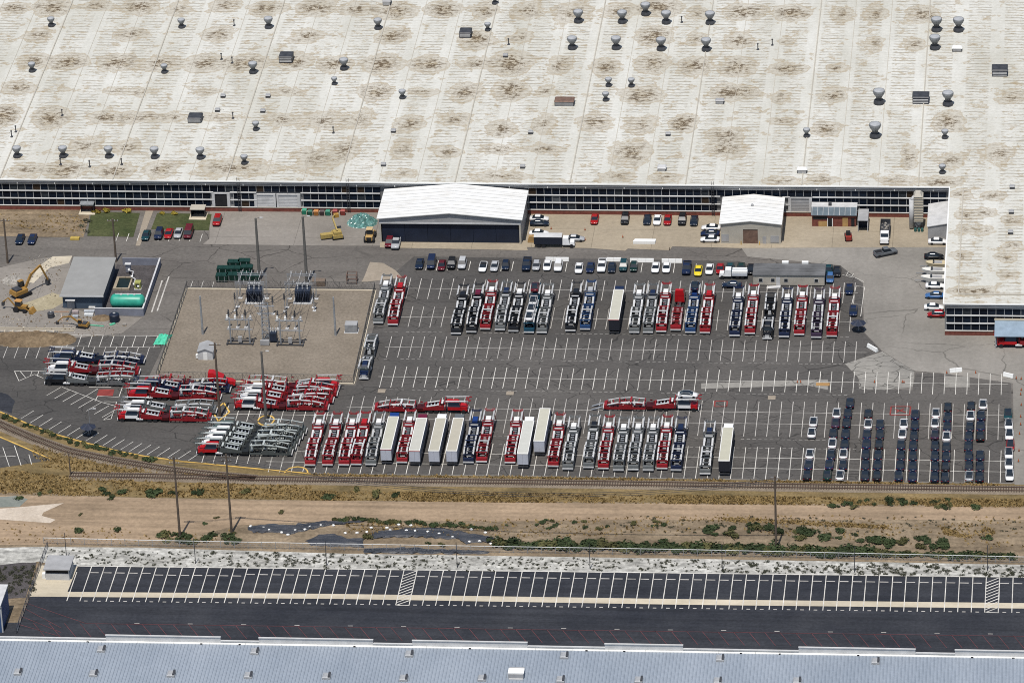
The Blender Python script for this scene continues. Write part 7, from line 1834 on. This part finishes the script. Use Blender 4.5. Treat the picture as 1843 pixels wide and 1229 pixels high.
# cones
cone_me = [('base', MB().box(-.2, .2, -.2, .2, 0, .05).mesh('cone_base', M['dark']), None, []), ('cone', MB().cyl((0, 0, .05), (0, 0, .75), .16, .03, 8).mesh('cone_body', plain('cone_orange', (.40, .09, .025))), None, [])]
cones = [(1838, 683), (1829, 682), (1838, 703), (1837, 711), (1838, 730), (1837, 751), (1837, 765), (1835, 782), (1834, 812), (1833, 831), (1704, 672), (1756, 672), (1574, 689), (1624, 689), (1627, 689), (1435, 689), (1441, 689), (1053, 415), (1053, 433), (992, 413), (1121, 428)]
for (x_, y_) in cones:
    inst('traffic_cone', cone_me, at(x_, y_), 0, {}, 'small orange traffic cone standing on the pavement', 'cone', 'orange traffic cones', z=.09)
p = at(1480, 694)
one('orange_mat', MB().box(-1.5, 1.7, -.2, 1.2, 0, .06), plain('orange_mat', (.36, .21, .08)), 'orange mat lying on the pale strip in the middle lot', 'mat', loc=(p.x, p.y, .07))
for x_, y_, lab in ((918, 708, 'pale manhole patch in the middle aisle, left'), (1389, 716, 'pale manhole patch in the middle aisle, right'), (687, 704, 'small pale manhole patch near the fence corner')):
    p = at(x_, y_)
    one('manhole_cover', MB().box(-.9, .9, -.9, .9, 0, .04).cyl((0, 0, .04), (0, 0, .06), .5, n=14), M['path'], lab, 'manhole', loc=(p.x, p.y, .075))
# guard booth at the lower left
p = at(104, 1044)
gbh = empty('guard_booth', (p.x, p.y, .07), 'small blue grey guard booth with pale flat roof at the lower left', 'booth')
link('wall', MB().box(-2.7, 2.7, 0, 5.4, 0, 1.7).mesh('wall', M['light_metal']), gbh)
link('window_band', MB().box(-2.5, 2.5, .15, 5.2, 1.703, 2.6).mesh('window_band', M['dark']), gbh)
link('corner_post', MB().box(-2.7, -2.5, 0, .149, 1.703, 2.7).box(2.5, 2.7, 0, .149, 1.703, 2.7).mesh('corner_post', M['light_metal']), gbh)
link('roof', MB().box(-3.0, 3.0, -.4, 5.9, 2.71, 3.0).mesh('roof', M['grey_metal']), gbh)
link('steps', MB().box(-3.6, -2.71, .5, 1.6, 0, 1.2).mesh('steps', M['white_metal']), gbh)

# ------------------------------------------------------------------ plastic sheeting and sandbags
def tarp(name, pts, lab, z):
    P = ccw(px(*pts)); c = sum(P, Vector()) / len(P)
    P = along(P + [P[0]], 1.1)[:-1]
    P = [q + Vector((RND.uniform(-.35, .35), RND.uniform(-.45, .45), 0)) for q in P]
    mb = MB(); n = len(P)
    mb.v += [(q.x, q.y, 0) for q in P] + [((q.x + c.x * .0) * 1.0 + (c.x - q.x) * .12, q.y + (c.y - q.y) * .2, .22 + RND.uniform(-.08, .12)) for q in P]
    for i in range(n):
        j = (i + 1) % n; mb.f.append((i, j, n + j, n + i)); mb.mi.append(0)
    mb.f.append(tuple(range(n, 2 * n))); mb.mi.append(0)
    one(name, mb, M['plastic'], lab, 'plastic sheet', loc=(0, 0, z))
tarp('plastic_sheet', ((443, 949), (480, 944), (520, 945), (575, 938), (660, 935), (655, 940), (590, 946), (550, 955), (520, 962), (490, 958), (455, 958)), 'narrow dark plastic sheet curling at the left of the three sheets', .05)
tarp('plastic_sheet', ((551, 972), (575, 963), (600, 960), (632, 970), (655, 968), (655, 985), (600, 984), (560, 981)), 'dark plastic sheet along the fence, lowest of the three sheets', .06)
tarp('plastic_sheet', ((670, 957), (720, 952), (770, 948), (800, 950), (850, 960), (890, 967), (880, 976), (840, 978), (830, 972), (800, 969), (740, 966), (672, 968)), 'broad dark plastic sheet with white sandbags on its rim', .05)
tarp('plastic_sheet', ((655, 988), (720, 986), (830, 990), (880, 992), (880, 996), (760, 996), (655, 995)), 'thin dark plastic strip lying just above the gravel', .05)
bag = MB().loft([[(-.35, y, z) for y, z in ((-.2, .02), (.2, .02), (.22, .18), (-.22, .18))], [(0, y, z) for y, z in ((-.27, 0), (.27, 0), (.24, .3), (-.24, .3))], [(.35, y, z) for y, z in ((-.2, .02), (.2, .02), (.22, .18), (-.22, .18))]]).mesh('sandbag', M['white_metal'])
def bags(pts, step):
    for q in along(px(*pts), step):
        o = link('sandbag', bag, None, (q.x + RND.uniform(-.6, .6), q.y + RND.uniform(-.8, .8), .06), RND.uniform(0, 3))
        tag(o, 'white sandbag weighing down the dark plastic sheets', 'sandbag', 'white sandbags on the plastic sheets')
bags(((455, 946), (520, 962), (560, 950), (600, 943)), 2.2)
bags(((672, 952), (720, 946), (760, 942), (820, 947), (875, 957), (892, 968)), 3.2)
bags(((705, 957), (772, 958), (815, 970), (840, 976), (882, 977)), 3.0)
bags(((620, 961), (660, 958)), 3)

# ------------------------------------------------------------------ vegetation
def bush_mesh(seed, n=150, flat_=.72):
    r_ = random.Random(seed); mb = MB()
    lobes = [(Vector((r_.uniform(-.5, .5), r_.uniform(-.5, .5), r_.uniform(.25, .55))), r_.uniform(.35, .6)) for _ in range(5)]
    for i in range(n):
        c, R_ = r_.choice(lobes)
        d = Vector((r_.gauss(0, 1), r_.gauss(0, 1), abs(r_.gauss(0, 1)) * .8 + .05)).normalized()
        p_ = c + d * R_ * r_.uniform(.6, 1.05); p_.z = max(.03, p_.z * flat_)
        a = Vector((r_.gauss(0, 1), r_.gauss(0, 1), r_.gauss(0, .7))).normalized() * r_.uniform(.1, .2)
        b = d.cross(a).normalized() * r_.uniform(.08, .16)
        mb.quad([p_ - a - b, p_ + a - b * .4, p_ + a * .3 + b, p_ - a * .8 + b * .7])
    return mb
BM = [bush_mesh(s, 170 if s % 2 else 120).mesh('foliage', M['leaf'] if s < 6 else M['leaf_olive']) for s in range(8)]
BGB = [bush_mesh(20 + s, 44, .5) for s in range(3)]
BG = [b.mesh('foliage', M['leaf_grey']) for b in BGB]
BY = [bush_mesh(40 + s, 160, .8).mesh('foliage', M['leaf_yellow']) for s in range(2)]
stem_me = MB().bar((0, 0, 0), (.1, .05, .4), .07).bar((0, 0, 0), (-.15, .1, .4), .06).bar((0, 0, 0), (.05, -.15, .35), .06).mesh('stem', M['wood'])
nb = 0
def shrub(p, s, lab, group, meshes=BM):
    r = empty('shrub', (p.x, p.y, 0.02), lab, 'shrub', group, RND.uniform(0, 6.28))
    r.scale = (s * RND.uniform(.9, 1.2), s * RND.uniform(.8, 1.0), s * RND.uniform(.45, .8))
    link('foliage', RND.choice(meshes), r); link('stem', stem_me, r)
# green band along the fence
for k in range(112):
    t = k / 111
    x_ = 892 + t * 930
    lo, hi = 976 + t * 23, 987 + t * 16
    if t > .74: lo += 5
    shrub(at(x_ + RND.uniform(-4, 4), RND.uniform(lo, hi)), RND.uniform(1.7, 2.9) * (1.0 if t < .75 else .75), 'green shrub in the dense band along the chain link fence', 'shrubs along the chain link fence')
for k in range(48):
    x_ = RND.uniform(1262, 1700); t = (x_ - 1262) / 438
    shrub(at(x_, 949 + t * 20 + RND.uniform(-4, 13) + (6 if x_ > 1560 else 0)), RND.uniform(.9, 2.1), 'green shrub in the loose band above the fence', 'shrubs in the loose upper band')
for k in range(34):
    t = k / 33
    shrub(at(600 + t * 290 + RND.uniform(-4, 4), 935 + 3 * math.sin(t * 3) + t * t * 16 + RND.uniform(-2, 2)), RND.uniform(.9, 1.5), 'low green shrub in the line above the plastic sheets', 'shrub line above the plastic sheets')
for k in range(20):
    shrub(at(285 + RND.uniform(0, 150), 964 + RND.uniform(-4, 13)), RND.uniform(1.0, 2.0), 'green shrub around the feet of the two power poles', 'shrubs at the power pole feet')
for k in range(18):
    shrub(at(900 + RND.uniform(0, 370), 944 + RND.uniform(-8, 10)), RND.uniform(.6, 1.1), 'small scattered shrub on the sandy ground', 'scattered shrubs on the sand')
for k in range(26):
    x_ = 10 + k * 10.8 + RND.uniform(-3, 3)
    i = min(range(len(KERB) - 1), key=lambda q: abs((KERB[q][0] + KERB[q + 1][0]) / 2 - x_))
    (xa, ya_), (xb, yb_) = KERB[i], KERB[i + 1]
    y_ = ya_ + (yb_ - ya_) * (x_ - xa) / (xb - xa)
    shrub(at(x_, y_ + RND.uniform(3, 7)), RND.uniform(.8, 1.6), 'low green shrub between the yellow kerb and the siding', 'shrubs along the yellow kerb')
for k in range(18):
    shrub(at(RND.uniform(1470, 1840), 906 + RND.uniform(-6, 8)), RND.uniform(.9, 1.7), 'green shrub in the dry strip below the track', 'shrubs in the dry strip')
for k in range(18):
    shrub(at(RND.uniform(-10, 720), 894 + RND.uniform(-12, 4)), RND.uniform(.9, 1.9), 'green shrub at the edge of the dry grass and the sandy track', 'shrubs on the grass edge')
def weeds(name, label, spots):
    mb = MB(); r_ = random.Random(5)
    for p_, s in spots:
        src = BGB[r_.randrange(3)]
        ang = r_.uniform(0, 6.28); c, sn = math.cos(ang) * s, math.sin(ang) * s
        o = len(mb.v)
        mb.v += [(p_.x + v[0] * c - v[1] * sn, p_.y + v[0] * sn + v[1] * c, .03 + v[2] * s) for v in src.v]
        mb.f += [tuple(q + o for q in f) for f in src.f]; mb.mi += src.mi
    tag(link(name, mb.mesh(name, M['leaf_grey'])), label, 'weeds', kind='stuff')
sp = []
for k in range(900):
    x_ = RND.uniform(82, 1850); y0_ = 987 + (x_ - 90) * .0165
    sp.append((at(x_, y0_ + RND.uniform(2, 28 if x_ < 900 else 23)), RND.uniform(.16, .62) * (1.3 if 380 < x_ < 720 or x_ > 1250 else 1)))
for k in range(90): sp.append((at(RND.uniform(-20, 62), RND.uniform(1020, 1072)), RND.uniform(.4, 1.0)))
for k in range(120): sp.append((at(RND.uniform(1100, 1843), RND.uniform(930, 960)), RND.uniform(.2, .6)))
weeds('weeds', 'low grey-green weeds dotting the white gravel and sand', sp)
for x_, y_, s, lab in ((142, 956, 1.5, 'lone round dark shrub on the sand, left'), (212, 956, 1.4, 'lone round dark shrub on the sand, right of its twin'), (661, 968, 1.9, 'large round dark shrub between the plastic sheets'), (770, 978, .9, 'dark shrub below the broad plastic sheet'), (795, 983, 1.2, 'dark shrub by the fence below the broad plastic sheet'), (505, 923, 1.0, 'lone shrub on the sand right of the power poles'), (389, 932, .8, 'lone shrub between the power poles'), (369, 942, .8, 'small shrub between the poles, lower'), (146, 926, .8, 'small shrub on the sand below the silt pool'), (1777, 970, 1.4, 'lone dark shrub beside the yellow grass mound'), (1524, 909, 1.8, 'big round dark shrub on the dry strip'), (280, 890, 2.4, 'widest dark bush on the grass edge at the left'), (270, 890, 1.9, 'dark bush joined to the widest one')):
    shrub(at(x_, y_), s, lab, None)
for x_, y_, s, lab in ((172, 383, 1.4, 'green and yellow shrub at the left lawn edge'), (190, 381, 1.5, 'yellow flowering bush at the wall, left'), (229, 381, 1.6, 'yellow flowering bush at the wall, right'), (292, 386, 1.2, 'yellow bush on the right lawn, left one'), (315, 386, 1.2, 'yellow bush on the right lawn, right one')):
    shrub(at(x_, y_), s, lab, None, BY)
for x_, y_, s, lab in ((160, 398, 1.7, 'bare brownish shrub at the left corner of the lawn'), (156, 418, 1.4, 'brownish shrub at the lower corner of the lawn'), (148, 408, 1.2, 'grey shrub on the verge beside the lawn')):
    shrub(at(x_, y_), s, lab, None, BG)

# dry grass: uncountable, one object
def tufts(name, label, zones, mat, size=(.12, .4)):
    mb = MB(); r_ = random.Random(77)
    for (poly_top, poly_bot, count) in zones:
        for _ in range(count):
            t = r_.random(); u = r_.random()
            i = t * (len(poly_top) - 1); a = int(min(i, len(poly_top) - 2)); f = i - a
            tx = poly_top[a][0] + (poly_top[a + 1][0] - poly_top[a][0]) * f; ty = poly_top[a][1] + (poly_top[a + 1][1] - poly_top[a][1]) * f
            bx = poly_bot[a][0] + (poly_bot[a + 1][0] - poly_bot[a][0]) * f; by = poly_bot[a][1] + (poly_bot[a + 1][1] - poly_bot[a][1]) * f
            p_ = at(tx + (bx - tx) * u, ty + (by - ty) * u)
            n_ = math.sin(p_.x * .11 + 1.3 * math.sin(p_.y * .23)) + math.sin(p_.x * .31 + p_.y * .5) * .6
            if n_ < -.5 and r_.random() < .8: continue
            h = r_.uniform(*size); w = h * r_.uniform(.5, 1.0); ang = r_.uniform(0, PI)
            for k in range(2):
                c, s = math.cos(ang + k * 1.5) * w, math.sin(ang + k * 1.5) * w
                mb.quad([(p_.x - c, p_.y - s, .02), (p_.x + c, p_.y + s, .02), (p_.x + c * .5 + r_.uniform(-.25, .25), p_.y + s * .5 + r_.uniform(-.25, .25), h)])
    o = link(name, mb.mesh(name, mat)); tag(o, label, 'dry grass', kind='stuff')
tufts('dry_grass', 'yellow dry grass along the railway track', [
    ([(560, 884), (900, 887), (1350, 893), (1843, 899)], [(560, 900), (900, 904), (1350, 908), (1843, 913)], 9000),
    ([(560, 853), (900, 857), (1350, 864), (1800, 871)], [(560, 858), (900, 862), (1350, 869), (1800, 876)], 2600),
    ([(0, 845), (150, 860), (300, 868), (560, 874)], [(0, 888), (150, 893), (300, 894), (560, 900)], 4500),
    ([(60, 800), (150, 822), (300, 850), (440, 858)], [(60, 838), (150, 851), (300, 855), (440, 860)], 1500),
    ([(1690, 944), (1730, 940), (1770, 944), (1790, 955)], [(1700, 962), (1730, 968), (1770, 968), (1790, 962)], 1100),
    ([(1223, 930), (1350, 932), (1500, 940), (1600, 946)], [(1223, 938), (1350, 940), (1500, 948), (1600, 952)], 900),
    ([(620, 938), (900, 934), (1350, 925), (1843, 930)], [(620, 960), (900, 968), (1350, 962), (1843, 992)], 1500),
    ([(0, 940), (150, 950), (300, 955), (430, 950)], [(0, 978), (150, 978), (300, 978), (430, 978)], 260),
    ([(0, 384), (50, 385), (100, 386), (155, 388)], [(0, 412), (50, 413), (100, 420), (150, 424)], 260)], M['straw'], (.15, .5))
